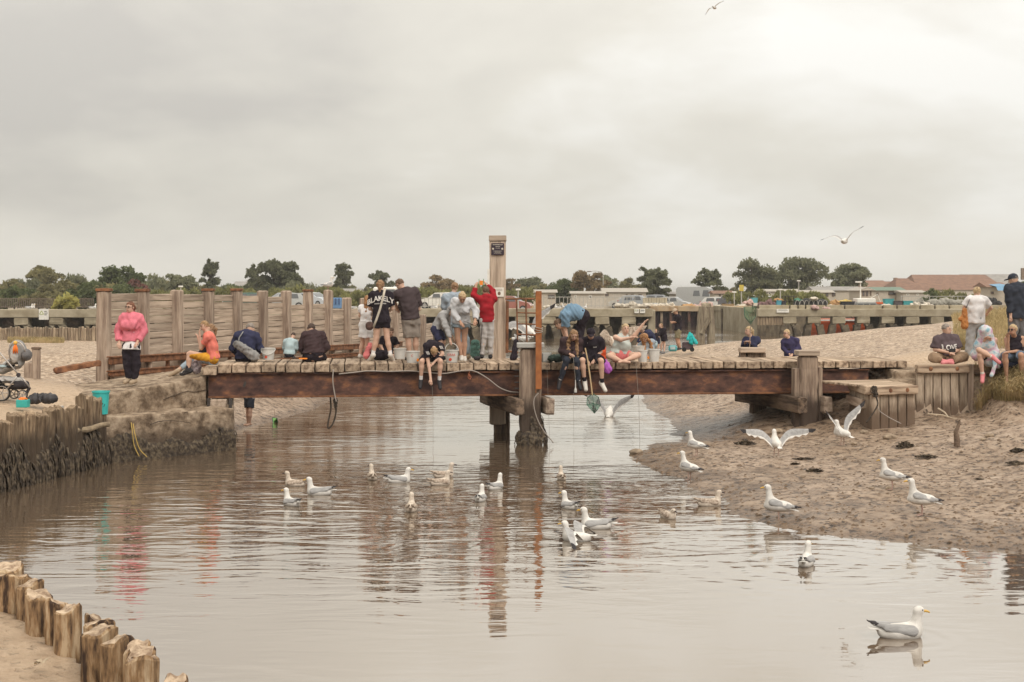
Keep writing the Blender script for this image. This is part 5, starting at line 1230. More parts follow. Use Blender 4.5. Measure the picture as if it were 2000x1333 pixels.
# ================================================================= vehicles
RUB = plain("tyre_rubber", (0.02, 0.02, 0.02)); RIM = plain("wheel_rim", (0.35, 0.34, 0.33), rough=.4)
CARG = plain("car_glass", (0.11, 0.115, 0.12), rough=.1, spec=.7); LAMPR = plain("tail_lamp", (0.35, 0.03, 0.02), rough=.3); LAMPW = plain("head_lamp", (0.75, 0.73, 0.68), rough=.2)
PLATE = plain("number_plate", (0.65, 0.55, 0.15))
def car(name, label, px, d, colr, rot, kind='hatch', zb=None, group="vehicles in the car park"):
    zb = gzf(d) if zb is None else zb; x_ = (px-1000)*d/FPX
    o = emp(name, label, "van" if kind == 'van' else "car", (x_, d, zb), group); o.rotation_euler = (0, 0, R(rot)); o["_w"] = [0, 0, 0]
    pm = mat("car_paint_"+"_".join(str(int(c*100)) for c in colr), colr, tuple(c*.9 for c in colr), rough=.3, bump=0, rnd=0, spec=.5)
    if kind == 'van':
        L, Wd = 5.4, 1.95; prof = [(-2.7, .35), (-2.7, 2.35), (-2.5, 2.58), (1.0, 2.62), (1.35, 2.45), (1.95, 1.55), (2.6, 1.25), (2.72, .9), (2.7, .35)]
        wins = [((1.28, 2.3), (1.88, 1.55)), None]; whs = (-1.65, 1.75); side = [(-.55, .35, 1.5, 2.15), (.62, 1.5, 1.45, 2.2)]
    elif kind == 'hatch':
        L, Wd = 3.9, 1.72; prof = [(-1.95, .32), (-1.98, .85), (-1.75, 1.05), (-1.45, 1.42), (-.6, 1.52), (.3, 1.48), (1.0, 1.02), (1.75, .86), (1.95, .62), (1.95, .32)]
        whs = (-1.25, 1.25); side = [(-1.25, -.35, 1.0, 1.38), (-.28, .55, 1.0, 1.38)]
    else:
        L, Wd = 4.4, 1.78; prof = [(-2.2, .32), (-2.22, .85), (-2.0, 1.0), (-1.65, 1.42), (-.7, 1.50), (.3, 1.46), (1.05, .98), (1.95, .85), (2.2, .62), (2.2, .32)]
        whs = (-1.4, 1.4); side = [(-1.5, -.45, .98, 1.36), (-.38, .55, .98, 1.36)]
    hw = Wd/2; V = []; Fc = []; n = len(prof)
    for sy, ins in ((-1, 0), (-1, 1), (1, 1), (1, 0)): pass
    def ring(y, tum): return [(x, y*(1-(tum*max(0, z-.95)*.16)), z) for x, z in prof]
    V = ring(-hw, 1)+ring(hw, 1)
    Fc = [(i, (i+1) % n, n+(i+1) % n, n+i) for i in range(n)]+[tuple(range(n-1, -1, -1)), tuple(range(n, 2*n))]
    mk("body", V, Fc, pm, o)
    for sy in (-1, 1):
        for (x0_, x1_, z0_, z1_) in side:
            yy = sy*(hw*(1-.16*max(0, z0_-.95))+.012); yt = sy*(hw*(1-.16*max(0, z1_-.95))+.012)
            mk("side_window", [(x0_, yy, z0_), (x1_, yy, z0_), (x1_-.12, yt, z1_), (x0_+.10, yt, z1_)], [(0, 1, 2, 3)], CARG, o)
        for wx in whs:
            wq = mk("wheel", *[q for q in lathe([(.18, -.1), (.31, -.1), (.33, -.06), (.33, .06), (.31, .1), (.18, .1)], (wx, sy*(hw-.08), .33), 18, tilt=Matrix.Rotation(R(90), 3, 'X'))], RUB, o)
            V, Fc = lathe([(.0, .0), (.2, .0)], (wx, sy*(hw+.025), .33), 14, tilt=Matrix.Rotation(R(90), 3, 'X')); r_ = mk("rim", V, Fc, RIM, wq)
    # windscreen and rear window laid on the slopes
    def slope(name, a, b, f0, f1, wfac=.82):
        dx_, dz_ = b[0]-a[0], b[1]-a[1]; L_ = math.hypot(dx_, dz_); nx, nz = -dz_/L_*-1, dx_/L_*-1
        if nz < 0: nx, nz = -nx, -nz
        P = [(a[0]+dx_*f+nx*.012, a[1]+dz_*f+nz*.012) for f in (f0, f1)]
        w0, w1 = [hw*(1-.16*max(0, z-.95))*wfac+.06 for _, z in P]
        mk(name, [(P[0][0], -w0, P[0][1]), (P[0][0], w0, P[0][1]), (P[1][0], w1, P[1][1]), (P[1][0], -w1, P[1][1])], [(0, 1, 2, 3)], CARG, o)
    if kind == 'van': slope("windscreen", prof[4], prof[5], .08, .98)
    else: slope("windscreen", prof[5], prof[6], .1, .95); slope("rear_window", prof[3], prof[2], .08, .9)
    fr = prof[-2][0]; bk = prof[1][0]
    for sy in (-1, 1):
        V, Fc = boxgeo(.1, .36, .16, .03); mk("headlight", [(v[0]+fr-.02, v[1]+sy*(hw-.25), v[2]+.68) for v in V], Fc, LAMPW, o)
        V, Fc = boxgeo(.08, .2, .3, .03); mk("tail_light", [(v[0]+bk+.01, v[1]+sy*(hw-.14), v[2]+.85) for v in V], Fc, LAMPR, o)
    V, Fc = boxgeo(.04, .5, .11, .01); mk("number_plate", [(v[0]+fr+.01, v[1], v[2]+.48) for v in V], Fc, PLATE, o)
    return o
car("parked_van", "big grey high-roofed panel van in the boatyard car park", 1366, 172, (.36, .36, .35), -25, 'van')
car("parked_car", "silver hatchback parked left of the grey van", 1316, 160, (.42, .42, .41), -20, 'hatch', zb=1.1)
car("parked_car", "white saloon parked right of the grey van", 1408, 162, (.66, .65, .62), -25, 'saloon', zb=1.1)
car("parked_car", "pale windscreened car behind the boatyard tubs", 1497, 150, (.62, .60, .56), -70, 'hatch', zb=1.25)
car("parked_car", "grey car beside the black table in the boatyard", 1545, 152, (.40, .42, .41), -65, 'hatch', zb=1.25)
car("parked_car", "white hatchback behind the railing left of the grey hooded girl", 862, 128, (.74, .72, .67), 160, 'hatch', zb=1.62)
car("parked_car", "red hatchback seen through the rusty gate", 998, 130, (.34, .13, .10), -10, 'hatch', zb=1.3)
car("parked_car", "grey people carrier glimpsed over the timber wall", 552, 125, (.42, .43, .42), -160, 'hatch', zb=1.62)
car("parked_car", "dark green car glimpsed over the timber wall", 478, 128, (.09, .16, .13), 190, 'hatch', zb=1.62)
car("parked_van", "white and blue van behind the perched gull's post", 612, 150, (.55, .58, .62), -30, 'hatch', zb=1.6)
car("parked_car", "blue grey car behind the flat-topped pine", 1290, 168, (.30, .32, .35), -15, 'saloon', zb=1.35)
for px, d, c_, rt, lab in ((1246, 150, (.34, .36, .38), -20, "blue grey car parked below the long cream caravan"), (1440, 158, (.12, .12, .13), -30, "black car parked behind the yellow plate post"), (1463, 162, (.50, .49, .46), -60, "pale car parked left of the rounded hedge"), (1226, 156, (.55, .53, .49), 160, "pale car parked at the long cream caravan's left end"), (1585, 158, (.30, .10, .08), -40, "red car half hidden behind the crab pots")): car("parked_car", lab, px, d, c_, rt, 'hatch', zb=1.3)
# white motor home behind the couple
mh = W(760, 590, 122)
mhm = emp("motor_home", "white motor home between the lettered woman and man in dark tee shirt", "motor home", (mh.x, 122, 1.6))
m_ = MB(); m_.box((mh.x+.3, 122.8, 2.85), (3.4, 1.6, 1.5), bev=.12); m_.mk("body", WHT, mhm)
m_ = MB(); m_.box((mh.x+.1, 121.96, 3.15), (.8, .04, .5), bev=.01); m_.mk("window", CARG, mhm)
m_ = MB(); m_.box((mh.x-1.2, 122.8, 2.3), (1.0, 1.5, .8), bev=.1); m_.mk("cab", WHT, mhm)
for sx in (-1.1, 1.4):
    V, Fc = lathe([(.0, -.1), (.33, -.1), (.33, .1), (.0, .1)], (mh.x+sx, 122.05, 1.95), 14, tilt=Matrix.Rotation(R(90), 3, 'X')); mk("wheel", V, Fc, RUB, mhm)
# blue skip
bs = W(653, 592, 112); bso = emp("blue_skip", "blue metal container behind the timber wall's right half", "container", (bs.x, 112, 1.75))
m_ = MB(); m_.box((bs.x, 112.5, 2.3), (1.0, 1.0, .85), bev=.05); m_.mk("body", plain("blue_paint", (0.13, 0.24, 0.42)), bso)
for k in range(4): beam("rib", bso, (bs.x-.4+.26*k, 111.96, 2.2), (bs.x-.4+.26*k, 111.96, 2.68), .09, .08, plain("dark_blue", (0.05, 0.09, 0.2)), up=(0, 1, 0), bev=.01, cuts=0, jit=0)

# ================================================================= boatyard clutter along the quay edge
NETW = mat("white_net", (0.66, 0.60, 0.50), (0.36, 0.31, 0.25), sc=5, bump=.8, bsc=14, bd=.05, rnd=.1); NETO = mat("orange_net", (0.52, 0.30, 0.13), (0.34, 0.20, 0.10), sc=5, bump=.8, bsc=14, bd=.05, rnd=.1)
NETB = mat("black_net", (0.06, 0.055, 0.055), (0.02, 0.02, 0.02), sc=5, bump=.9, bsc=12, bd=.06, rnd=.2); NETM = mat("mauve_net", (0.22, 0.13, 0.12), (0.12, 0.07, 0.07), sc=5, bump=.8, bsc=14, bd=.05); NETG = mat("grey_net", (0.34, 0.32, 0.27), (0.2, 0.185, 0.155), sc=4, bump=.9, bsc=12, bd=.06, rnd=.1)
NETY = mat("yellow_net", (0.55, 0.42, 0.15), (0.36, 0.26, 0.08), sc=5, bump=.8, bsc=14, bd=.05); NETGR = mat("green_net", (0.10, 0.26, 0.17), (0.05, 0.15, 0.10), sc=5, bump=.8, bsc=14, bd=.05); NETP = mat("pink_sack", (0.62, 0.42, 0.38), (0.4, 0.27, 0.24), sc=5, bump=.6, bsc=10, bd=.05)
def heap(name, label, px0, px1, ytop, ybot, d, m, seed=0, cat="net", group="gear heaped on the quay", n=6):
    a = W(px0, ytop, d); b = W(px1, ybot, d); w_ = b.x-a.x; h_ = a.z-b.z; rs = random.Random(seed+1); pr = []
    for i in range(n):
        f = (i+.5)/n; r = w_/n*rs.uniform(.8, 1.25); hh = h_*rs.uniform(.55, 1.0)*(1-.35*abs(f-.5)*2)
        pr.append(Ell((a.x+w_*f, d+rs.uniform(-.2, .3), b.z+hh*.35), (r, min(.7, r*1.2), hh*.65)))
    sdf_obj(name, pr, max(.05, w_/44), m, None, k=.08, noise_fn=rough3(.05, 7, seed), label=label, cat=cat, group=group)
def tub(name, label, px0, px1, ytop, ybot, d, colr, group="tubs and crates on the quay", cat="tub"):
    a = W(px0, ytop, d); b = W(px1, ybot, d); cx = (a.x+b.x)/2; w_ = b.x-a.x; h_ = a.z-b.z; t = .9
    m_ = plain("tub_"+"_".join(str(int(c*100)) for c in colr), colr, rnd=.05)
    def rg(f, z): return [(cx-w_/2*f, d-.35*f, z), (cx+w_/2*f, d-.35*f, z), (cx+w_/2*f, d+.35*f, z), (cx-w_/2*f, d+.35*f, z)]
    V = rg(.84, b.z)+rg(.97, a.z-.1*h_)+rg(1.04, a.z-.1*h_)+rg(1.04, a.z)+rg(.95, a.z)+rg(.8, b.z+.06)
    Fc = [(3, 2, 1, 0)]+[(4*i+j, 4*i+(j+1) % 4, 4*i+4+(j+1) % 4, 4*i+4+j) for i in range(5) for j in range(4)]+[(20, 21, 22, 23)]
    return mk(name, V, Fc, m_, label=label, cat=cat, group=group)
dB = 128.9
heap("net_heap", "pale net heap at the left end of the boatyard clutter", 1202, 1226, 590, 600, 98.6, NETW, 1)
heap("rope_heap", "twisted pale rope heap beside the pale net heap", 1226, 1244, 585, 600, 98.8, NETW, 2); heap("rope_heap", "small rope coil on the quay behind the bending man", 1060, 1072, 594, 601, 98.4, NETW, 3, n=3); heap("rope_heap", "loose rope on the quay right of orange steel post", 1074, 1100, 594, 600, 98.5, NETG, 4)
heap("net_heap", "long pale heap of folded nets below the cream caravan", 1244, 1300, 590, 600, dB, NETW, 5, n=9)
for i in range(9):
    for j in range(2):
        px = 1256+i*5.2
        tub("fish_box", "stacked pale fish box, %s row, %s along the stack" % (("lower", "upper")[j], ("first", "second", "third", "fourth", "fifth", "sixth", "seventh", "eighth", "ninth")[i]), px, px+4.8, 592-5*(j+1), 592-5*j, dB+.6, (.60, .53, .40), "stacked fish boxes", "box")
heap("net_heap", "white net heap before the silver hatchback", 1300, 1318, 588, 600, dB, NETW, 7); heap("net_heap", "orange net heap left of the forked mooring pile", 1334, 1356, 589, 600, dB, NETO, 8); heap("net_heap", "pink and white sacking right of orange net", 1352, 1372, 592, 600, dB, NETP, 9)
heap("net_heap", "mixed pale sacks behind the forked mooring pile", 1368, 1392, 586, 599, dB+.4, NETP, 10); heap("net_heap", "white sheet bundle right of the mooring pile", 1396, 1412, 594, 600, dB, NETW, 11, n=4); heap("net_heap", "timber and dark net pile below the white saloon", 1412, 1436, 591, 601, dB, NETG, 12)
tub("fish_box", "wide stained wooden box on the sheet piled quay", 1410, 1434, 594, 602, dB-.2, (.36, .26, .15), cat="box")
heap("sack", "white bag heap under the yellow plate post", 1440, 1470, 591, 601, dB, NETW, 13, cat="sack"); heap("sack", "round pink buoy bag on the white bag heap", 1455, 1468, 582, 594, dB, NETP, 14, cat="sack", n=2)
tub("tub", "round blue crate on top of white bags", 1467, 1479, 582, 592, dB, (.12, .38, .42)); tub("tub", "white crate on four legs right of the blue crate", 1470, 1480, 592, 600, dB, (.68, .64, .56))
dC = 107.4
heap("net_heap", "mauve net heap at the right quay's left end", 1481, 1492, 585, 599, dC, NETM, 15, n=3); heap("net_heap", "dark mauve stacked net bundle beside orange topped tub", 1498, 1512, 581, 599, dC, NETM, 16, n=3)
tub("tub", "tall turquoise barrel filled with orange nets", 1515, 1525, 587, 598, dC, (.10, .36, .46)); heap("net_heap", "orange net overflowing from the turquoise barrel", 1512, 1527, 580, 589, dC, NETO, 17, n=3); tub("tub", "dark plastic tub right of the turquoise barrel", 1526, 1534, 588, 598, dC, (.06, .06, .07))
# parasol-like steel table
tb_ = emp("work_table", "thin black topped work table standing on the right quay", "table", W(1542, 598, dC))
c = W(1542, 579, dC); zb = W(1542, 598, dC).z
m_ = MB(); m_.box((c.x, dC, c.z), (1.0, .7, .05)); m_.mk("table_top", IRON, tb_)
for sx in (-.32, -.05, .32):
    V, Fc = tubegeo([(c.x+sx, dC, zb), (c.x+sx, dC, c.z)], .03, 6); mk("leg", V, Fc, IRON, tb_)
heap("net_heap", "green net draped behind the crab pots", 1553, 1566, 580, 590, dC+.5, NETGR, 18, n=3)
PW = plain("white_rope", (0.6, 0.56, 0.5))
labs = ["leftmost", "second", "third", "fourth", "fifth", "sixth", "last"]
for i in range(7):
    c = W(1556+i*9, 597, dC+.2); o = emp("crab_pot", "black netted crab pot on the right quay, %s in the front row" % labs[i], "crab pot", (c.x, c.y, c.z), "crab pots on the quay")
    V = []; Fc = []; n = 8; w_ = .17; h_ = .38
    for sx in (-.16, .16):
        V += [(c.x+math.cos(math.pi*j/(n-1))*w_, c.y+sx*1.6, c.z+math.sin(math.pi*j/(n-1))*h_) for j in range(n)]
    Fc = [(j, j+1, n+j+1, n+j) for j in range(n-1)]+[tuple(range(n)), tuple(range(2*n-1, n-1, -1))]
    mk("netting", V, Fc, NETB, o)
    V, Fc = tubegeo([(c.x+math.cos(math.pi*j/(n-1))*w_*1.05, c.y-.27, c.z+math.sin(math.pi*j/(n-1))*h_*1.05) for j in range(n)], .016, 5); mk("hoop", V, Fc, PW, o)
heap("pot_heap", "big dark heap of crab pots under the middle willow", 1560, 1614, 580, 593, dC+1.0, NETB, 19, cat="crab pots", n=9); heap("pot_heap", "tall black heap of pots at the heap's right", 1590, 1614, 579, 598, dC+.4, NETB, 20, cat="crab pots", n=4)
heap("sack", "white flag-like sack sticking out of the black pots", 1583, 1593, 577, 585, dC, NETW, 21, cat="sack", n=2); heap("life_ring", "pink and white buoy ring hung at the quay edge", 1588, 1598, 594, 604, 103.8, NETP, 22, cat="buoy", n=2); heap("sack", "pink buoy lying at the quay edge", 1608, 1618, 598, 604, 105.4, NETP, 23, cat="buoy", n=2)
heap("net_heap", "orange net heap right of the black pots", 1624, 1638, 584, 598, dC, NETO, 24, n=3); heap("net_heap", "yellow net heap on black tubs", 1637, 1662, 582, 592, dC+.3, NETY, 25, n=5); tub("tub", "long black tub under yellow net", 1641, 1668, 589, 597, dC, (.04, .04, .045)); heap("sack", "white sacks beside the boat's wheelhouse", 1622, 1632, 592, 600, dC-.4, NETW, 26, cat="sack", n=3)
tub("tub", "turquoise fish tub left of the dark tub", 1726, 1744, 584, 597, dC+1, (.07, .33, .35)); tub("tub", "dark grey fish tub between two turquoise tubs", 1744, 1761, 588, 597, dC+.8, (.10, .085, .09)); tub("tub", "turquoise fish tub right of the dark tub", 1762, 1781, 588, 597, dC+.8, (.07, .36, .38))
heap("sack", "white rounded dinghy cover by the turquoise tubs", 1724, 1738, 588, 600, dC, NETW, 27, cat="sack", n=2); heap("net_heap", "pale net sack right of the turquoise tubs", 1781, 1794, 588, 599, dC, NETW, 28, n=3); heap("net_heap", "white bundle of net floats further right", 1798, 1822, 589, 600, dC, NETW, 29, n=5); heap("sack", "small white sack before the grey net mounds", 1834, 1844, 592, 600, dC, NETW, 30, cat="sack", n=2)
heap("net_heap", "grey mound of old netting behind turquoise tubs", 1780, 1815, 580, 597, 118, NETG, 31); heap("net_heap", "long grey mound of old netting before the barn hedge", 1815, 1885, 576, 598, 116, NETG, 32, n=9); heap("net_heap", "dark heap of timber and chain near the shed", 1920, 1952, 576, 596, 116, NETB, 33, n=6)
# fishing boat moored behind the right quay
boat = emp("fishing_boat", "orange and white fishing boat moored behind the open quay piers", "boat", W(1650, 655, 112))
ORG = plain("orange_hull", (0.62, 0.115, 0.03), rough=.45); ORGR = plain("red_hull", (0.42, 0.05, 0.03), rough=.5)
bx0 = W(1588, HZ, 112).x; bx1 = W(1712, HZ, 112).x
V = []; prof = [(0, .15), (.12, .85), (.5, 1.0), (.85, .95), (1.0, .8)]
for z, f in ((-.2, .82), (.35, .95), (1.05, 1.0)):
    V += [(bx0+(bx1-bx0)*t_+(0.25*(1-f)*5 if t_ == 0 else 0), 113.2-1.1*w_*f, z) for t_, w_ in prof]+[(bx0+(bx1-bx0)*t_, 113.2+1.1*w_*f, z) for t_, w_ in reversed(prof)]
n = 10; Fc = [(i*n+j, i*n+(j+1) % n, (i+1)*n+(j+1) % n, (i+1)*n+j) for i in range(2) for j in range(n)]+[tuple(range(2*n, 3*n))]
mk("hull", V, Fc, ORG, boat, fm=None)
beam("rubbing_strake", boat, (bx0+.6, 111.98, .95), (bx1, 112.05, .95), .1, .12, WHT, bev=.01, cuts=0, jit=0)
GREY = plain("boat_grey", (0.26, 0.26, 0.25))
wh = W(1694, 594, 112); m_ = MB(); m_.box((wh.x, 113, 1.75), (1.7, 1.5, 1.3), bev=.1); m_.mk("wheelhouse", GREY, boat)
m_ = MB(); m_.box((wh.x, 113, 2.5), (1.5, 1.4, .35), bev=.05); m_.mk("wheelhouse_roof", WHT, boat)
for k in range(3): m_ = MB(); m_.box((wh.x-.5+.5*k, 112.22, 2.05), (.38, .04, .4)); m_.mk("window", CARG, boat)
V, Fc = tubegeo([(wh.x-.3, 113, 2.5), (wh.x-.3, 113, HC-(551-HZ)*112/FPX)], .05, 6); mk("mast", V, Fc, WHT, boat)
m_ = MB(); q = W(1683, 551, 112); m_.box((q.x, 113, q.z), (.5, .3, .12)); m_.mk("radar", WHT, boat)
V, Fc = tubegeo([(wh.x-.1, 112.3, 2.4), (wh.x+.9, 112.4, 3.0), (wh.x+1.4, 112.5, 1.7)], .03, 6); mk("gantry", V, Fc, WHT, boat)
m_ = MB(); q = W(1716, 593, 112); m_.box((q.x, 112.8, 2.3), (1.0, .8, .16)); m_.mk("orange_shelf", ORG, boat)
m_ = MB(); m_.box((q.x, 112.8, 1.8), (.8, .6, .8)); m_.mk("white_locker", WHT, boat)
# ================================================================= people
SKIN = mat("skin", (0.60, 0.385, 0.285), (0.53, 0.33, 0.24), sc=7, bump=0, rnd=.05, rough=.6, spec=.3)
SKINT = mat("tanned_skin", (0.47, 0.275, 0.185), (0.40, 0.225, 0.15), sc=7, bump=0, rnd=.04, rough=.6, spec=.3)
EYE = plain("eye_dark", (0.035, 0.022, 0.02), rough=.4); LIP = plain("lips", (0.42, 0.17, 0.15), rough=.5); BROW = plain("brow_hair", (0.13, 0.08, 0.05))
def cloth(n, c, c2=None, **k):
    k.setdefault('sc', 9); k.setdefault('bump', .35); k.setdefault('bsc', 45); k.setdefault('bd', .006); k.setdefault('rnd', 0); k.setdefault('rough', .95); k.setdefault('spec', .1)
    return mat("cloth_"+n, c, c2 or tuple(v*.82 for v in c), **k)
BLACK = cloth('black', (0.028, 0.022, 0.028)); NAVY = cloth('navy', (0.038, 0.040, 0.078)); CHAR = cloth('charcoal', (0.068, 0.050, 0.052)); BROWNB = cloth('brown_black', (0.062, 0.040, 0.042))
PINK = cloth('pink_knit', (0.72, 0.205, 0.255), bump=.7, bsc=30, bd=.01); WHITE = cloth('white', (0.78, 0.75, 0.74)); CORAL = cloth('coral', (0.74, 0.205, 0.155)); MUST = cloth('mustard', (0.68, 0.33, 0.04)); DENIM = cloth('pale_denim', (0.33, 0.40, 0.45)); GREYM = cloth('grey_marl', (0.40, 0.39, 0.385)); GREYL = cloth('pale_sweat', (0.56, 0.56, 0.57)); GREYB = cloth('pale_blue_grey', (0.33, 0.38, 0.43))
GREYP = cloth('pale_grey_jogger', (0.47, 0.44, 0.42)); TAUPE = cloth('taupe', (0.265, 0.225, 0.19)); REDC = cloth('red', (0.33, 0.020, 0.028)); BLUET = cloth('blue_tee', (0.175, 0.275, 0.375)); LBLUE = cloth('light_blue', (0.40, 0.50, 0.52)); MINT = cloth('pale_mint', (0.50, 0.53, 0.49)); CORP = cloth('coral_short', (0.68, 0.19, 0.185)); KHAKI = cloth('khaki', (0.30, 0.205, 0.135)); OLIVE = cloth('olive', (0.25, 0.215, 0.135)); INDIGO = cloth('indigo', (0.052, 0.045, 0.098)); PURG = cloth('purple_grey', (0.115, 0.085, 0.092)); JEAN = cloth('jean_blue', (0.145, 0.185, 0.25)); GREYT = cloth('grey_trouser', (0.165, 0.155, 0.155)); SLATEC = cloth('slate', (0.04, 0.045, 0.06))
def hairm(n, c): return mat("hair_"+n, c, tuple(v*.5 for v in c), sc=26, stretch=(3, 3, .5), bump=.5, bsc=60, bd=.006, rnd=0, rough=.6, spec=.3)
H_AUB = hairm('auburn', (0.21, 0.085, 0.045)); H_SAND = hairm('sandy', (0.42, 0.26, 0.13)); H_BRN = hairm('brown', (0.17, 0.10, 0.06)); H_DBR = hairm('dark_brown', (0.075, 0.045, 0.032)); H_BLD = hairm('blonde', (0.58, 0.42, 0.24)); H_LBR = hairm('light_brown', (0.34, 0.20, 0.105)); H_GIN = hairm('ginger', (0.40, 0.20, 0.085)); H_GREY = hairm('grey', (0.32, 0.27, 0.23))
SHW = plain("white_shoe", (0.66, 0.61, 0.55), rough=.6); SHB = plain("black_shoe", (0.03, 0.027, 0.03), rough=.6); SHT = plain("tan_shoe", (0.42, 0.32, 0.22)); SHP = plain("pink_shoe", (0.68, 0.24, 0.25)); SOLE = plain("white_sole", (0.68, 0.65, 0.60)); SHG = plain("grey_shoe", (0.17, 0.16, 0.16))
PHONE = plain("phone_black", (0.015, 0.015, 0.018), rough=.25, spec=.5); METAL = plain("bright_metal", (0.6, 0.58, 0.54), rough=.3, metal=.6)
def V3(a): return Vector(a)
def person(label, d, H, yaw, pel, nk, head, L, Rr, lL, lR, top=None, bottom=None, shoes=None, hair=None, skin=SKIN, bw=1.0, mid=None, hy=None, hp=0.0, fem=False, group=None, socks=None,
           toeL=None, toeR=None, bare=False, top2=None, cap=None, glasses=False, hoodup=None, fingers=True, h=None, sw=None):
    hh = h or .0145*max(.75, H/1.7); cr = lambda p, dep: W(p[0], p[1], dep)
    def child(par, spec, ln):
        q = W(spec[0], spec[1], par.y); s = spec[2] if len(spec) > 2 else 0.0
        if isinstance(s, str):
            l2 = (q.x-par.x)**2+(q.z-par.z)**2; dl = math.sqrt(max(0, ln*ln-l2)); s = -dl if s == 'n' else dl
        return W(spec[0], spec[1], par.y+s)
    PEL = W(pel[0], pel[1], d); NK = child(PEL, nk, .30*H); HD = child(NK, head, .11*H)
    F2 = Vector((math.sin(R(yaw)), -math.cos(R(yaw)), 0)); LT2 = Vector((math.cos(R(yaw)), math.sin(R(yaw)), 0))
    MID = (PEL+NK)/2-F2*(.018*H) if mid is None else child(PEL, mid, .15*H)
    ax = (NK-MID).normalized(); ax2 = (MID-PEL).normalized()
    LT = (LT2-ax*LT2.dot(ax)).normalized(); FW = LT.cross(ax); LTp = (LT2-ax2*LT2.dot(ax2)).normalized(); FWp = LTp.cross(ax2)
    shw = sw or (.100 if fem else .108); SL = NK+LT*(shw*H)-ax*(.032*H); SR = NK-LT*(shw*H)-ax*(.032*H)
    hw = .050*H; HL = PEL+LTp*hw-ax2*.01*H; HR = PEL-LTp*hw-ax2*.01*H
    def limb(root, s1, s2, l1, l2):
        if s1 is None: return None, None
        a = child(root, s1, l1); b = child(a, s2, l2); return a, b
    EL, WL = limb(SL, *(L or (None, None)), .172*H, .150*H); ER, WR = limb(SR, *(Rr or (None, None)), .172*H, .150*H)
    KL, AL = limb(HL, *(lL or (None, None)), .242*H, .240*H); KR, AR = limb(HR, *(lR or (None, None)), .242*H, .240*H)
    o = emp("person", label, "person", (PEL.x, PEL.y, min([p.z for p in (PEL, AL or PEL, AR or PEL)])-.04*H), group)
    hyaw = yaw if hy is None else hy
    hf = Vector((math.sin(R(hyaw))*math.cos(R(hp)), -math.cos(R(hyaw))*math.cos(R(hp)), -math.sin(R(hp)))); hl = Vector((math.cos(R(hyaw)), math.sin(R(hyaw)), 0)); hu = hf.cross(hl)
    RM = Matrix((hl, hf, hu)).transposed()     # columns: left, front, up
    b_ = bw
    def torso(inf, m=0):
        q = inf
        wst = (.072 if fem else .080)*b_; chs = (.082 if fem else .092)*(.6+.4*b_); hip = (.088 if fem else .082)*b_
        pr = [Cap(PEL-ax2*.01*H-LTp*.02*H, PEL-ax2*.01*H+LTp*.02*H, hip*H*.88+q, hip*H*.88+q, m, FWp, 1.15/(.5+.5*b_)),
              Cap(PEL, MID, (hip*.97)*H+q, wst*H+q, m, FWp, 1.28/(.6+.4*b_)), Cap(MID, NK-ax*.065*H, wst*H+q, chs*H+q, m, FW, 1.32/(.6+.4*b_)),
              Cap(SL-LT*.012*H, SR+LT*.012*H, .036*H+q, .036*H+q, m), Cap(NK-ax*.06*H+LT*.05*H, NK-ax*.06*H-LT*.05*H, .052*H+q, .052*H+q, m, FW, 1.05)]
        if fem: pr += [Ell(NK-ax*.105*H+LT*s*.042*H+FW*.055*H*b_, (.040*H+q,)*3, m=m) for s in (1, -1)]
        if b_ > 1.08: pr.append(Ell(MID+FW*.03*H, (.085*H*b_+q, .075*H*b_+q, .085*H+q), m=m))
        return pr
    # ---- body: one continuous skin surface
    pr = torso(0)
    pr += [Cap(NK-ax*.02*H, HD-hu*.03*H-hf*.008*H, .033*H*(.8+.2*b_), .030*H*(.8+.2*b_)), Ell(HD+hu*.008*H-hf*.004*H, (.0445*H, .054*H, .056*H), RM), Ell(HD-hu*.030*H+hf*.012*H, (.034*H, .037*H, .034*H), RM)]
    ex = MB(); arms = []
    for S_, E_, W_, sg in ((SL, EL, WL, 1), (SR, ER, WR, -1)):
        if E_ is None: continue
        ab_ = .65+.35*b_
        pr += [Cap(S_, E_, .031*H*ab_, .024*H*ab_), Cap(E_, W_, .0245*H*ab_, .0155*H*ab_)]
        fd = (W_-E_).normalized(); sd_ = fd.cross(Vector((0, 0, 1))); sd_ = sd_.normalized() if sd_.length > .2 else LT.copy(); pn = sd_.cross(fd)
        pr.append(Cap(W_, W_+fd*.045*H, .017*H, .022*H, 0, pn, 1.7))
        if fingers:
            for i in range(4):
                b0 = W_+fd*.055*H+sd_*((i-1.5)*.0115*H); ln = (.038, .045, .042, .032)[i]*H
                ex.tube([b0, b0+fd*ln*.55-pn*.004*H, b0+fd*ln*.85-pn*.016*H], [.0058*H, .0054*H, .0042*H], 6)
            t0 = W_+fd*.02*H-sd_*sg*.016*H; ex.tube([t0, t0+fd*.022*H-sd_*sg*.014*H, t0+fd*.042*H-sd_*sg*.014*H-pn*.008*H], [.0068*H, .0062*H, .0046*H], 6)
        arms.append((S_, E_, W_, fd))
    legs = []
    for Hp, K_, A_, toe, sg in ((HL, KL, AL, toeL, 1), (HR, KR, AR, toeR, -1)):
        if K_ is None: continue
        lb2 = .6+.4*b_
        sh_ = (A_-K_).normalized()
        pr += [Cap(Hp, K_, .051*H*lb2, .033*H*lb2), Cap(K_, K_+sh_*.09*H, .033*H*lb2, .034*H*lb2), Cap(K_+sh_*.08*H, A_, .034*H*lb2, .020*H)]
        if toe is None: fdv = F2.copy()
        else:
            tp_ = W(toe[0], toe[1], A_.y+(toe[2] if len(toe) > 2 else -.12)); fdv = (tp_-A_); fdv = fdv.normalized()
        if toe is None: fdv = (F2-Vector((0, 0, .12))).normalized()
        heel = A_-Vector((0, 0, .022*H)) if toe is None else A_-fdv*.01*H+sh_*.015*H
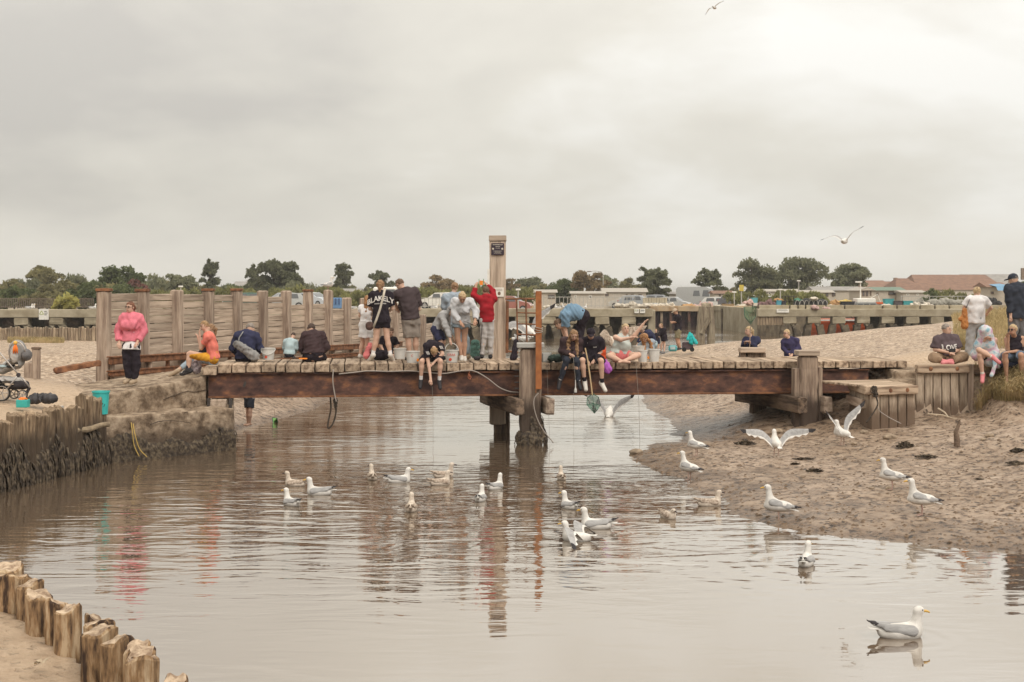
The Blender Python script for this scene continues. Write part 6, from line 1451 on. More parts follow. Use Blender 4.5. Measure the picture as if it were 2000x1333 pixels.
        tipp = heel+fdv*.105*H
        if bare: pr += [Cap(heel-fdv*.02*H, tipp, .021*H, .016*H)]
        legs.append((Hp, K_, A_, heel, tipp, fdv, sg))
    # face (tiny features joined to the same mesh)
    for s in (1, -1):
        ex.add(*uvsphere(HD+hf*.0465*H+hl*s*.0185*H+hu*.006*H, .0075*H, 6, 4, (1.1, .6, .6), RM), 1)
        ex.tube([HD+hf*.049*H+hl*s*.009*H+hu*.0175*H, HD+hf*.046*H+hl*s*.029*H+hu*.0185*H], .0028*H, 5, 2)
        ex.add(*uvsphere(HD+hl*s*.0455*H-hu*.002*H-hf*.004*H, .013*H, 6, 5, (.45, .75, 1.2), RM), 0)
    ex.tube([HD+hf*.050*H+hu*.004*H, HD+hf*.0595*H-hu*.014*H, HD+hf*.050*H-hu*.018*H], [.004*H, .0075*H, .005*H], 6, 0)
    ex.tube([HD+hf*.0465*H-hu*.033*H-hl*.014*H, HD+hf*.0505*H-hu*.034*H, HD+hf*.0465*H-hu*.033*H+hl*.014*H], .0036*H, 5, 3)
    sdf_obj("body", pr, hh, [skin, EYE, BROW, LIP], o, extra=ex, k=.022)
    # ---- clothing
    def plane(p, n): 
        pa = np.array(p); na = np.array(n); return lambda P: (P-pa)@na
    def do_top(kind, m, hem, sl, inf, seed, name="top", loose=1.0, m2=None):
        """sl: sleeve length 0..2 (1 = elbow, 2 = wrist); hem: fraction of H above(+)/below(-) the hip"""
        pr = torso(inf*H)
        if kind == 'tank': pr = pr[:3]+[Ell(p.c, p.r) for p in pr if isinstance(p, Ell)]; pr += [Cap(NK-ax*.10*H+LT*s*.055*H, NK-ax*.012*H+LT*s*.055*H, .03*H, .024*H) for s in (1, -1)]
        if hem < -.02: pr.append(Cap(PEL, PEL+ax2*(hem-.02)*H, .090*b_*H+inf*H, .094*b_*H+inf*H, 0, FWp, 1.22))
        for (S_, E_, W_, fd) in arms:
            if sl <= 0: continue
            ab_ = (.65+.35*b_)*loose
            if sl <= 1: pr.append(Cap(S_, S_+(E_-S_)*sl, .038*H*ab_+inf*H*.5, .040*H*ab_+inf*H*.3, 0, None, 1, True))
            else:
                pr += [Cap(S_, E_, .037*H*ab_+inf*H*.4, .031*H*ab_+inf*H*.4), Cap(E_, E_+(W_-E_)*(sl-1), .032*H*ab_+inf*H*.4, .024*H*loose+inf*H*.3, 0, None, 1, True)]
        mats_ = [m]
        if kind in ('hoodie', 'hoodup'): pr.append(Ell(NK-FW*.045*H-ax*.01*H, (.060*H, .040*H, .042*H), Matrix((LT, FW, ax)).transposed()))
        if kind == 'hoodup': pr += [Ell(HD-hf*.012*H+hu*.004*H, (.062*H, .062*H, .070*H), RM), Cap(HD-hu*.04*H-hf*.012*H, NK, .055*H, .06*H)]
        cuts = [plane(PEL+ax2*hem*H, -ax2)] if kind != 'x' else []
        if kind == 'hoodup':
            fc = np.array(HD+hf*.012*H); fn = np.array(hf); ctr = np.array(HD-hu*.006*H)
            cuts.append(lambda P: np.where(np.linalg.norm(P-ctr, axis=-1) < .1*H, (P-fc)@fn, -9.0))
        return sdf_obj(name, pr, hh, mats_, o, k=.02, cuts=cuts, wr=.006*H, wl=.13, seed=seed)
    if top: do_top(top[0], top[1], top[2], top[3], top[4] if len(top) > 4 else .010, int(pel[0]), loose=top[5] if len(top) > 5 else 1.0)
    if top2: do_top(top2[0], top2[1], top2[2], top2[3], top2[4] if len(top2) > 4 else .018, int(pel[0])+1, "jacket", loose=top2[5] if len(top2) > 5 else 1.15)
    if bottom:
        kind, m, ln = bottom[:3]; flare = bottom[3] if len(bottom) > 3 else 1.0; q = .008*H
        pr = torso(q)[:2]; lb2 = .6+.4*b_
        for (Hp, K_, A_, heel, tipp, fdv, sg) in legs:
            if kind == 'dress': continue
            if ln <= 1: pr.append(Cap(Hp, Hp+(K_-Hp)*ln, .056*H*lb2+q, (.050-.010*ln)*H*lb2*flare+q, 0, None, 1, True))
            else: pr += [Cap(Hp, K_, .055*H*lb2+q, .038*H*lb2*(.5+.5*flare)+q*.6), Cap(K_, K_+(A_-K_)*(ln-1), .038*H*lb2*(.5+.5*flare)+q*.6, .027*H*flare+q*.6, 0, None, 1, True)]
        if kind == 'dress': pr.append(Cap(MID, PEL-Vector((0, 0, ln*H)), .085*H*b_+q, .115*H*b_*flare, 0, FWp, 1.2, True))
        sdf_obj("dress" if kind == 'dress' else ("shorts" if ln <= 1.05 else "trousers"), pr, hh, [m], o, k=.018, cuts=[plane(PEL+ax2*.085*H, ax2)], wr=.006*H, wl=.13, seed=int(pel[1]))
    for (Hp, K_, A_, heel, tipp, fdv, sg) in legs:
        if socks is not None: sdf_obj("sock", [Cap(A_+(K_-A_)*socks[1], A_, .026*H, .024*H)], hh*.8, [socks[0]], o)
        if shoes is not None:
            dn = Vector((0, 0, -1)); dn = (dn-fdv*dn.dot(fdv)); dn = dn.normalized() if dn.length > .2 else (A_-K_).normalized()
            sdf_obj("shoe", [Cap(heel-fdv*.018*H, tipp, .030*H, .025*H, 0, fdv.cross(dn), 1.0), Cap(A_, heel, .027*H, .031*H), Cap(heel-fdv*.02*H+dn*.014*H, tipp+dn*.008*H, .019*H, .018*H, 1, dn, 1.5)], hh*.75, [shoes, SOLE if shoes in (SHW, SHB, SHG) else shoes], o, k=.012)
    # ---- hair
    if hair:
        st, hm_ = hair[0], hair[1]; base = [Ell(HD+hu*.016*H-hf*.009*H, (.0505*H, .0555*H, .057*H), RM)]
        fc, uc = np.array(hf), np.array(hu); c0_ = np.array(HD)
        low = {'short': -.018, 'crop': .0, 'bald': 9}.get(st, -.035)
        cap_cut = lambda P: np.maximum(np.minimum((P-c0_)@fc-.012*H, .030*H-(P-c0_)@uc), low*H-(P-c0_)@uc)
        pr = base[:] ; cuts = [cap_cut]
        if st != 'bald': sdf_obj("hair", pr, hh*.8, [hm_], o, k=.012, cuts=cuts, wr=.004*H, wl=.04, seed=3)
        bk = HD-hf*.05*H
        if st == 'long':
            ln = hair[2] if len(hair) > 2 else .2
            dwn = Vector((0, 0, -1)); q = [Cap(HD-hf*.03*H+hu*.02*H, bk+dwn*.06*H, .046*H, .047*H), Cap(bk+dwn*.05*H, NK-FW*.055*H+dwn*(ln*.5)*H, .045*H, .044*H, 0, FW, 1.7), Cap(NK-FW*.055*H+dwn*(ln*.5)*H, NK-FW*.06*H+dwn*ln*H, .042*H, .018*H, 0, FW, 1.7)]
            sdf_obj("long_hair", q, hh*.8, [hm_], o, k=.015, wr=.005*H, wl=.05, seed=4)
        if st == 'front':
            ln = hair[2]
            for s in (1, -1):
                e0 = HD+hl*s*.040*H-hf*.005*H; e1 = NK+LT*s*.055*H+FW*.055*H-ax*.02*H; e2 = NK+LT*s*.060*H+FW*.085*H-Vector((0, 0, ln*H))
                sdf_obj("hair_strand", [Cap(e0, e1, .020*H, .026*H), Cap(e1, e1.lerp(e2, .6), .026*H, .024*H), Cap(e1.lerp(e2, .6), e2, .024*H, .010*H)], hh*.8, [hm_], o, k=.015, wr=.006*H, wl=.05, seed=5)
            sdf_obj("long_hair", [Cap(HD-hf*.03*H, bk-hu*.06*H, .046*H, .045*H), Cap(bk-hu*.06*H, NK-FW*.05*H-ax*.08*H, .045*H, .035*H)], hh*.8, [hm_], o, k=.015, wr=.005*H, wl=.05, seed=4)
        if st == 'pony':
            ln = hair[2] if len(hair) > 2 else .12; t0 = bk+hu*.03*H
            e1 = t0-hf*.02*H-Vector((0, 0, .03*H)); e2 = NK-FW*.05*H-Vector((0, 0, (ln-.06)*H))
            sdf_obj("ponytail", [Cap(t0+hf*.02*H, e1, .02*H, .024*H), Cap(e1, e2, .024*H, .009*H)], hh*.7, [hm_], o, k=.012, wr=.004*H, wl=.05, seed=5)
        if st == 'bun': sdf_obj("bun", [Ell(bk+hu*.03*H, (.028*H,)*3)], hh*.7, [hm_], o, wr=.004*H, wl=.04, seed=5)
    if cap is not None:
        cc = np.array(HD); ucap = np.array(hu)
        sdf_obj("cap", [Ell(HD+hu*.022*H-hf*.004*H, (.0545*H, .0605*H, .056*H), RM), Ell(HD+hu*.022*H+hf*.068*H, (.040*H, .040*H, .008*H), RM, k=.005)], hh*.7, [cap], o, k=.008, cuts=[lambda P: .014*H-(P-cc)@ucap])
    if glasses:
        g = MB()
        for s in (1, -1):
            c_ = HD+hf*.0535*H+hl*s*.019*H+hu*.005*H; g.tube([c_+hl*.014*H*math.cos(a)+hu*.011*H*math.sin(a) for a in np.linspace(0, 6.28, 11)], .0022*H, 5, 0, False)
            g.tube([HD+hf*.052*H+hl*s*.033*H+hu*.007*H, HD+hl*s*.047*H+hu*.007*H], .002*H, 5)
            if glasses == 'dark': g.add(*uvsphere(c_, .014*H, 8, 5, (1.05, .3, .8), RM), 0)
        g.mk("glasses", EYE, o)
    J = dict(NK=NK, MID=MID, PEL=PEL, HD=HD, SL=SL, SR=SR, WL=WL, WR=WR, EL=EL, ER=ER, KL=KL, KR=KR, AL=AL, AR=AR, FW=FW, LT=LT, AX=ax, o=o, HF=hf, HU=hu, HL=hl, H=H)
    return J
def print_on(J, part, s, size, up_off, back, m, name="print_lettering", track=1.0, bend=0.0, side=0.0):
    """lettering printed on a garment: text mesh laid on its surface"""
    o = J['o']; garment = [c for c in o.children if c.name.split('.')[0] == part][0]
    bvh = BVHTree.FromPolygons([v.co.copy() for v in garment.data.vertices], [tuple(p.vertices) for p in garment.data.polygons])
    cu = bpy.data.curves.new(name, 'FONT'); cu.body = s; cu.size = size; cu.align_x = 'CENTER'; cu.align_y = 'CENTER'; cu.space_character = track; cu.offset = size*.03
    ob = bpy.data.objects.new(name, cu); COL.objects.link(ob); dg = bpy.context.evaluated_depsgraph_get(); me = bpy.data.meshes.new_from_object(ob.evaluated_get(dg)); bpy.data.objects.remove(ob)
    bm = bmesh.new(); bm.from_mesh(me); bmesh.ops.triangulate(bm, faces=bm.faces[:]); bmesh.ops.subdivide_edges(bm, edges=[e for e in bm.edges if e.calc_length() > size*.25], cuts=1); bmesh.ops.triangulate(bm, faces=bm.faces[:])
    org = Vector(wloc(o)); fw = J['FW']*(-1 if back else 1); rt = J['LT']*(-1 if back else 1); c = J['NK']-J['AX']*up_off+J['LT']*side
    for v in bm.verts:
        x_, y_ = v.co.x, v.co.y; y_ -= bend*x_*x_
        p = c+rt*x_+J['AX']*y_+fw*.5-org
        hit = bvh.ray_cast(p, -fw, 1.0)
        v.co = (hit[0]+fw*.02) if hit[0] is not None else (p-fw*.40)
    bm.to_mesh(me); bm.free(); me.materials.clear(); me.materials.append(m)
    q = bpy.data.objects.new(name, me); COL.objects.link(q); q.parent = o
    return q
def stripes(J, a, b, r, n, m, off, name="stripe"):
    """thin raised stripes laid along a limb"""
    for i in range(n):
        k = (i-(n-1)/2)*.016
        V, Fc = tubegeo([a+off+Vector((k, 0, k*.3)), b+off+Vector((k, 0, k*.3))], r, 5); mk(name, V, Fc, m, J['o'])
PRINT = plain("white_print", (0.74, 0.70, 0.66))
def strap(J, pts, w, m, name="strap"):
    V, Fc = tubegeo(pts, w, 6, flat=.35); return mk(name, V, Fc, m, J['o'], smooth=True)
GC = "people on and around the bridge"
# woman in the pink cardigan, standing on the abutment
J = person("woman standing in cropped pink cardigan, white top and dark trousers on the abutment", 29.0, 1.68, -8, (256, 678), (257, 617), (254, 601, -.03), ((281, 647, .03), (269, 667, -.16)), ((231, 647, .03), (233, 668, -.12)),
  ((266, 712, -.03), (263, 741, .03)), ((249, 712, -.03), (251, 740, .02)), top=('tee', WHITE, -.035, .6, .011), top2=('tee', PINK, .062, 1.93, .034, 1.2), bottom=('pants', BLACK, 1.97, 1.35), shoes=SHT, hair=('pony', H_AUB, .05), fem=True, glasses=True, group=GC, bw=1.05, hy=-25)
for k in range(3):
    V, Fc = uvsphere(J['MID']+J['AX']*(.03+.07*k)+J['FW']*.15, .009, 6, 4); mk("button", V, Fc, BROW, J['o'])
# boy in coral tee and mustard shorts, sitting on the bridge end facing left
J = person("boy in coral tee shirt and mustard shorts sitting on the bridge's left end", 29.75, 1.52, -85, (417, 699), (406, 654, .0), (399, 637, -.02), ((392, 680, .06), (390, 656, -.04)), ((393, 681, -.08), (388, 664, .02)),
  ((372, 690, .04), (366, 722, .0)), ((369, 692, -.10), (369, 724, .0)), top=('tee', CORAL, -.02, .62, .022), bottom=('shorts', MUST, .92, 1.25), shoes=SHB, socks=(BLACK, .35), hair=('short', H_SAND), hy=-60, hp=15, group=GC, toeL=(352, 730, 0), toeR=(352, 731, -.02))
stripes(J, J['ER'].lerp(J['SR'], .52)+Vector((-.03, -.045, 0)), J['ER'].lerp(J['SR'], .52)+Vector((.03, -.045, .015)), .014, 1, NAVY, Vector((0, 0, 0)), "sleeve_band")
for k in range(3): V, Fc = tubegeo([J['AR']+Vector((-.10-.03*k, -.045, -.055)), J['AR']+Vector((-.06-.03*k, -.045, -.02))], .006, 4); mk("shoe_stripe", V, Fc, SOLE, J['o'])
person("person in black top and rolled jeans half hidden behind the coral shirted boy", 30.7, 1.6, -80, (416, 702), (412, 660, .0), (411, 643, -.02), ((396, 684, .06), (384, 700, -.05)), ((398, 684, -.06), (386, 701, -.05)), ((380, 700, .1), (351, 722, -.15)), ((376, 702, -.1), (346, 725, -.2)),
  top=('tee', BLACK, .0, 1.9, .012), bottom=('pants', DENIM, 1.75, 1.2), hair=('pony', H_LBR, .1), shoes=SHT, hy=-70, fem=True, group=GC, toeL=(338, 731, 0), toeR=(334, 732, 0))
# bald man in navy, back to the camera, grey dry bag
J = person("balding man in navy sweatshirt sitting with his back turned and a grey bag", 31.0, 1.80, 178, (480, 697), (483, 652, .08), (489, 643, .09), ((455, 680, .05), (462, 690, .2)), ((508, 680, .05), (500, 692, .2)), ((466, 700, .42), (466, 716, .1)), ((496, 700, .42), (496, 716, .1)),
  top=('tee', NAVY, -.03, 1.95, .022, 1.2), bottom=('pants', BLACK, 1.95), hair=('crop', H_GREY), hp=25, group=GC, bw=1.12, shoes=SHB)
DRY = mat("grey_dry_bag", (0.24, 0.23, 0.22), (0.15, 0.145, 0.14), sc=8, bump=.5, bsc=18, bd=.01, rnd=0, rough=.5)
a = W(466, 674, 30.72); b = W(497, 697, 30.66)
sdf_obj("sling_bag", [Cap(a, b, .085, .115, 0, (0, 1, 0), 1.2), Cap(a-Vector((.06, 0, -.02)), a, .07, .085, 0, (0, 1, 0), 1.8)], .016, [DRY], None, wr=.012, wl=.08, seed=2, label="grey dry bag slung across the navy man's back", cat="bag")
strap(J, [a+Vector((0, -.02, .05)), W(467, 660, 30.78), W(475, 648, 30.95)], .014, DRY)
# toddler and the person in brown
person("toddler in pale jacket crouching with back turned beside the white bucket", 31.1, 1.0, 172, (565, 690), (568, 665, .06), (573, 656, .07), ((556, 680, .05), (562, 688, .1)), ((580, 680, .05), (574, 690, .1)), ((557, 686, .18), (557, 695, -.02)), ((573, 686, .18), (573, 696, -.02)),
  top=('hoodie', LBLUE, -.03, 1.9, .025, 1.3), bottom=('pants', SLATEC, 1.9, 1.2), shoes=SHG, hair=('short', H_DBR), hp=35, group=GC, h=.011, bw=1.1)
person("broad person in brown top and black trousers sitting with back turned", 31.1, 1.70, 183, (613, 692), (611, 651, .10), (608, 643, .13), ((588, 679, .05), (600, 694, .2)), ((637, 678, .05), (626, 694, .2)), ((598, 698, .4), (598, 712, .1)), ((630, 698, .4), (630, 712, .1)),
  top=('tee', BROWNB, .01, 1.93, .024, 1.25), bottom=('pants', BLACK, 1.9, 1.15), hair=('short', H_DBR), hp=30, group=GC, bw=1.28, fem=True, shoes=SHB)
# girl in white dress
person("girl in white sports dress with long ginger hair standing left of the lettered woman", 32.0, 1.42, 168, (714, 636), (717, 598, .0), (718, 586, .02), ((703, 617, .04), (709, 627, .2)), ((731, 616, .05), (726, 628, .2)), ((708, 668, .03), (703, 694, -.03)), ((717, 668, .0), (714, 695, .05)),
  top=('tee', WHITE, -.06, .55, .014), bottom=('dress', WHITE, .19, 1.0), hair=('long', H_GIN, .20), shoes=SHW, fem=True, group=GC)
# woman with large white lettering on a black tee
J = person("woman with white lettering on her black tee, seen from behind with shoulder bag", 31.2, 1.74, 180, (745, 625), (743, 572, .02), (743, 558, .03), ((723, 603, .06), (729, 607, .22)), ((766, 603, .06), (760, 607, .22)), ((735, 660, .0), (728, 694, .03)), ((756, 660, .0), (763, 694, .03)),
  top=('tee', BLACK, -.035, .8, .020, 1.25), bottom=('shorts', BLACK, .42, 1.0), hair=('pony', H_LBR, .08), shoes=SHW, socks=(WHITE, .28), fem=True, group=GC, bw=1.02, toeL=(721, 703, .12), toeR=(768, 703, .12))
print_on(J, "top", "BLAKELY", .15, .15, True, PRINT, track=1.0, bend=.9); print_on(J, "top", "WORLDWIDE", .034, .262, True, PRINT, track=1.3)
CANV = cloth('canvas_strap', (0.52, 0.46, 0.38)); BAGB = mat("brown_bag", (0.10, 0.055, 0.045), (0.05, 0.03, 0.025), sc=14, bump=.3)
strap(J, [W(752, 563, 31.05), W(749, 578, 30.93), W(742, 605, 30.93), W(735, 625, 30.92), W(729, 640, 30.92)], .026, CANV, "bag_strap")
c = W(722, 637, 30.95); sdf_obj("shoulder_bag", [Ell(c, (.095, .05, .10))], .014, [BAGB], None, wr=.004, wl=.06, label="small dark brown shoulder bag at the lettered woman's hip", cat="bag")
# boy sitting behind her
J = person("boy in black graphic tee kneeling behind the lettered woman's legs", 32.1, 1.35, 10, (757, 690), (760, 660, -.03), (764, 649, -.06), ((776, 676, -.02), (770, 688, -.15)), ((744, 676, -.02), (750, 688, -.15)), ((768, 696, -.3), (770, 700, -.1)), ((748, 696, -.3), (746, 700, -.1)),
  top=('tee', BLACK, -.02, .8, .016), bottom=('shorts', BLACK, .9), hair=('short', H_BRN), group=GC, hp=20)
# man in dark tee, head bent
J = person("man in dark tee shirt and taupe shorts standing with head bent down", 31.6, 1.82, 205, (802, 624), (793, 569, .05), (781, 556, .05), ((768, 582, .12), (775, 600, .2)), ((818, 604, .06), (806, 612, .24)), ((797, 660, .0), (800, 696, .05)), ((812, 660, .0), (812, 696, .05)),
  top=('tee', CHAR, .0, .85, .022, 1.35), bottom=('shorts', TAUPE, 1.0, 1.2), hair=('short', H_BRN), hy=235, hp=35, group=GC, shoes=SHG, socks=(SLATEC, .2), bw=1.12)
# boy sitting over the edge, folded forward
J = person("boy in black striped tee bent double with legs hanging over the bridge edge", 30.25, 1.55, 0, (843, 694), (847, 676, -.26), (848, 688, -.16), ((864, 692, -.05), (849, 707, -.10)), ((838, 716, -.10), (841, 740, -.06)), ((860, 706, 'n'), (858, 744, .08)), ((824, 706, 'n'), (822, 743, .08)),
  top=('tee', BLACK, .0, .6, .014), bottom=('shorts', BLACK, .85, 1.2), shoes=SHB, socks=(WHITE, .22), hair=('short', H_SAND), hp=70, group=GC, mid=(843, 677, -.05), toeL=(861, 765, -.12), toeR=(820, 765, -.12))
for s, (px, py) in ((1, (862, 679)), (-1, (836, 690))):
    for k in range(3): V, Fc = tubegeo([W(px-4+k*2.2, py-3, 29.80), W(px-1+k*2.2, py+3, 29.80)], .007, 4); mk("shoulder_stripe", V, Fc, PRINT, J['o'])
# boy in grey hoodie bending right
J = person("boy in grey hoodie with hood up leaning over the handled white bucket", 31.05, 1.46, 62, (853, 642), (871, 615, -.05), (881, 608, -.06), ((874, 641, .02), (884, 660, .02)), ((872, 640, -.14), (879, 663, -.05)), ((866, 668, .05), (860, 695, .1)), ((861, 669, -.06), (855, 696, .0)),
  top=('hoodup', GREYM, -.005, 1.9, .020, 1.2), bottom=('shorts', NAVY, .85, 1.3), shoes=SHB, hp=30, hy=55, group=GC, mid=(860, 626, -.02), hair=('short', H_BRN), socks=(WHITE, .3))
# girl in pale hoodie behind
person("girl in pale blue hoodie and light jeans standing behind with her back turned", 32.1, 1.64, 188, (890, 628), (883, 576, .0), (888, 562, .03), ((868, 600, .05), (872, 616, .2)), ((899, 604, .08), (896, 618, .2)), ((898, 664, .02), (897, 694, .02)), ((910, 664, .0), (915, 694, .0)),
  top=('hoodie', GREYB, -.03, 1.93, .024, 1.25), bottom=('pants', DENIM, 1.93, 1.3), hair=('bun', H_LBR), shoes=SHT, fem=True, group=GC)
# woman in grey sweatshirt and denim shorts, leaning forward
J = person("blonde woman in pale grey sweatshirt and denim shorts leaning forward to show a phone", 30.9, 1.70, 4, (901, 628, 0), (903, 586, -.22), (903, 582, -.34), ((930, 609, -.05), (928, 625, -.15)), ((886, 612, -.06), (899, 629, -.14)), ((907, 662, -.02), (907, 698, .03)), ((894, 662, -.05), (901, 697, .0)),
  top=('tee', GREYL, -.01, 1.93, .022, 1.15), bottom=('shorts', DENIM, .35, 1.25), hair=('bun', H_BLD), shoes=SHW, hp=45, fem=True, group=GC, bw=1.08, skin=SKINT)
for k in range(5): V, Fc = tubegeo([J['NK']-J['AX']*.22+J['FW']*.165+J['LT']*(-.09+.04*k), J['NK']-J['AX']*.22+J['FW']*.165+J['LT']*(-.065+.04*k)], .004, 4); mk("print_lettering", V, Fc, SLATEC, J['o'])
# boy in red hoodie, arms up
J = person("boy in red hoodie and grey joggers reaching up with an orange crab line", 31.4, 1.52, 186, (951, 626), (950, 580, .0), (949, 569, .03), ((925, 577, .05), (929, 562, .05)), ((962, 570, .06), (951, 557, .04)), ((945, 661, .02), (941, 694, .02)), ((958, 661, .0), (958, 694, .04)),
  top=('hoodie', REDC, -.02, 1.93, .022, 1.2), bottom=('pants', GREYP, 1.95, 1.1), hair=('short', H_BRN), shoes=SHB, group=GC, hy=195)
V, Fc = tubegeo([J['KL'].lerp(J['AL'], .95)+Vector((-.045, -.03, 0)), J['KL']+Vector((-.058, -.04, 0)), W(942, 634, 31.3)], .016, 6, flat=.4); mk("side_stripe", V, Fc, BLACK, J['o'])
for k in range(3): V, Fc = tubegeo([J['EL'].lerp(J['WL'], .1)+Vector((-.025+.012*k, -.045, 0)), J['EL'].lerp(J['WL'], .95)+Vector((-.025+.012*k, -.035, 0))], .004, 4); mk("sleeve_stripe", V, Fc, PRINT, J['o'])
# man in blue, doubled over
J = person("man in blue tee and black trousers bent right over behind the seated pair", 31.9, 1.76, -105, (1137, 616), (1101, 622, -.05), (1092, 634, -.04), ((1104, 643, .1), (1108, 660, .0)), ((1099, 643, -.12), (1104, 662, -.04)), ((1128, 650, .12), (1125, 686, .05)), ((1134, 652, -.10), (1130, 688, -.05)),
  top=('tee', BLUET, .0, .8, .020, 1.2), bottom=('pants', BLACK, 1.95, 1.15), hair=('short', H_BRN), hp=60, group=GC, mid=(1118, 608, -.02), shoes=SHB, bw=1.1)
# seated girl with long hair
J = person("girl with long light brown hair in dark jacket and leggings sitting on the edge", 30.35, 1.62, 8, (1112, 696), (1117, 664, -.14), (1121, 655, -.20), ((1130, 684, .02), (1118, 694, -.20)), ((1098, 686, .02), (1113, 692, -.22)), ((1126, 706, 'n'), (1130, 745, .10)), ((1107, 704, 'n'), (1094, 743, .12)),
  top=('tee', BLACK, .0, .5, .012), top2=('tee', BROWNB, -.01, 1.93, .026, 1.2), bottom=('pants', SLATEC, 1.92), shoes=SHB, socks=(WHITE, .08), hair=('front', H_LBR, .17), hp=35, fem=True, group=GC, toeL=(1136, 766, -.10), toeR=(1090, 764, -.08))
# seated boy with cap and chain
J = person("boy in black cap and tee with silver chain holding a bamboo landing net", 30.4, 1.72, -2, (1156, 697), (1154, 663, -.06), (1154, 653, -.12), ((1173, 687, .04), (1162, 702, -.22)), ((1138, 687, .04), (1147, 704, -.20)), ((1174, 705, 'n'), (1176, 749, .10)), ((1137, 704, 'n'), (1142, 746, .10)),
  top=('tee', BLACK, -.01, .88, .022, 1.3), bottom=('shorts', BLACK, .88, 1.2), shoes=SHW, socks=(BLACK, .20), hair=('short', H_DBR), cap=BLACK, hp=28, group=GC, toeL=(1186, 768, -.14), toeR=(1146, 770, -.16))
V, Fc = tubegeo([J['NK']+J['LT']*(.075*math.cos(a))+J['FW']*(.115+.02*math.sin(a))-J['AX']*(.03+.10*math.sin(a)) for a in np.linspace(0, math.pi, 13)], .007, 5); mk("chain", V, Fc, METAL, J['o'])
print_on(J, "top", "PARIS", .03, .125, False, PRINT, side=.075)
BOYNET = J
# woman in pale vest, cross-legged
J = person("blonde woman in pale ribbed vest and coral shorts sitting cross-legged, arms raised sideways", 30.85, 1.66, 12, (1211, 693), (1217, 657, .0), (1222, 643, -.06), ((1240, 655, -.12), (1256, 634, -.05)), ((1213, 664, -.24), (1233, 660, -.1)), ((1247, 694, -.22), (1222, 704, -.16)), ((1189, 696, -.24), (1214, 706, -.12)),
  top=('tank', MINT, .0, 0, .014), bottom=('shorts', CORP, .45, 1.1), hair=('bun', H_BLD), fem=True, group=GC, bw=1.3, bare=True, toeL=(1208, 708, -.1), toeR=(1236, 708, -.1))
# people on the beach behind
person("dark haired person in navy and denim stooping behind the raised arm", 34.0, 1.62, -70, (1273, 672), (1258, 652, -.05), (1250, 641, -.05), ((1250, 665, .1), (1244, 676, .0)), ((1252, 668, -.1), (1256, 682, .0)), ((1266, 690, .1), (1272, 720, .0)), ((1272, 692, -.1), (1276, 722, .0)),
  top=('tee', NAVY, -.02, 1.5, .016), bottom=('pants', LBLUE, 1.9), hair=('short', H_DBR), group=GC, mid=(1267, 656, 0), hp=20, h=.016)
person("auburn haired person bowed forward behind the cross-legged woman", 33.2, 1.5, 20, (1266, 690), (1262, 668, -.12), (1259, 660, -.18), ((1272, 680, 0), (1268, 690, -.1)), ((1252, 680, 0), (1256, 690, -.1)), None, None, top=('tee', GREYB, -.02, 1.5, .016), hair=('front', H_GIN, .10), fem=True, hp=60, group=GC, h=.016)
person("blonde girl in long dark hooded coat on the far sand", 55.0, 1.22, -60, (1297, 658), (1294, 643, 0), (1290, 636, 0), ((1292, 652, .05), (1287, 655, .0)), ((1291, 652, -.08), (1286, 656, -.05)), ((1292, 673, .05), (1291, 687, .05)), ((1298, 673, -.05), (1297, 688, -.05)), top=('hoodie', BLACK, -.14, 1.9, .03, 1.4), bottom=('shorts', NAVY, .6), hair=('long', H_LBR, .08), shoes=SHG, fem=True, group=GC, h=.022, fingers=False)
person("small fair child held close by the girl in dark coat", 54.6, .95, -20, (1284, 664), (1282, 652, 0), (1281, 646, 0), ((1287, 658, .0), (1286, 663, .0)), ((1278, 658, -.05), (1279, 663, -.08)), ((1286, 675, 0), (1286, 684, 0)), ((1282, 675, 0), (1281, 684, 0)), top=('tee', BLACK, -.04, .8, .014), bottom=('shorts', NAVY, .7, 1.2), hair=('short', H_SAND), shoes=SHG, group=GC, h=.02, fingers=False)
person("man in black tee, olive shorts and pale cap standing on the far sand", 59.0, 1.78, -75, (1324, 645), (1323, 617, 0), (1319, 609, 0), ((1324, 630, .1), (1314, 629, .0)), ((1322, 630, -.15), (1314, 631, -.1)), ((1322, 664, .05), (1326, 680, .1)), ((1325, 664, -.06), (1329, 681, -.05)), top=('tee', BLACK, -.02, .85, .018, 1.25), bottom=('shorts', OLIVE, .8, 1.35), cap=cloth('sand_cap', (0.5, 0.4, 0.3)), hair=('short', H_BRN), shoes=SHB, group=GC, hp=30, h=.022, fingers=False, skin=SKINT)
# woman behind the bench block with green net
J = person("fair haired woman in navy sitting behind the timber bench holding a green net upright", 34.0, 1.62, -40, (1468, 690), (1467, 660, .02), (1462, 647, -.02), ((1472, 678, -.1), (1464, 670, -.2)), ((1452, 676, -.1), (1456, 670, -.18)), ((1452, 690, -.35), (1446, 700, -.1)), ((1450, 694, -.3), (1444, 704, -.1)), top=('tee', NAVY, -.01, 1.9, .018, 1.15), bottom=('pants', BLACK, 1.9), hair=('pony', H_BLD, .08), fem=True, group=GC, hy=-65, shoes=SHB)
NETW_J = J
person("boy in dark blue zip top and glasses standing just behind the bridge deck", 33.7, 1.46, -25, (1545, 692), (1543, 663, 0), (1536, 652, -.03), ((1559, 681, .0), (1547, 693, -.18)), ((1530, 680, .0), (1542, 692, -.18)), ((1549, 712, 0), (1549, 728, 0)), ((1541, 712, 0), (1541, 728, 0)), top=('tee', INDIGO, -.05, 1.93, .018, 1.2), bottom=('pants', BLACK, 1.9), hair=('short', H_BLD), glasses=True, hy=-55, group=GC, shoes=SHB)
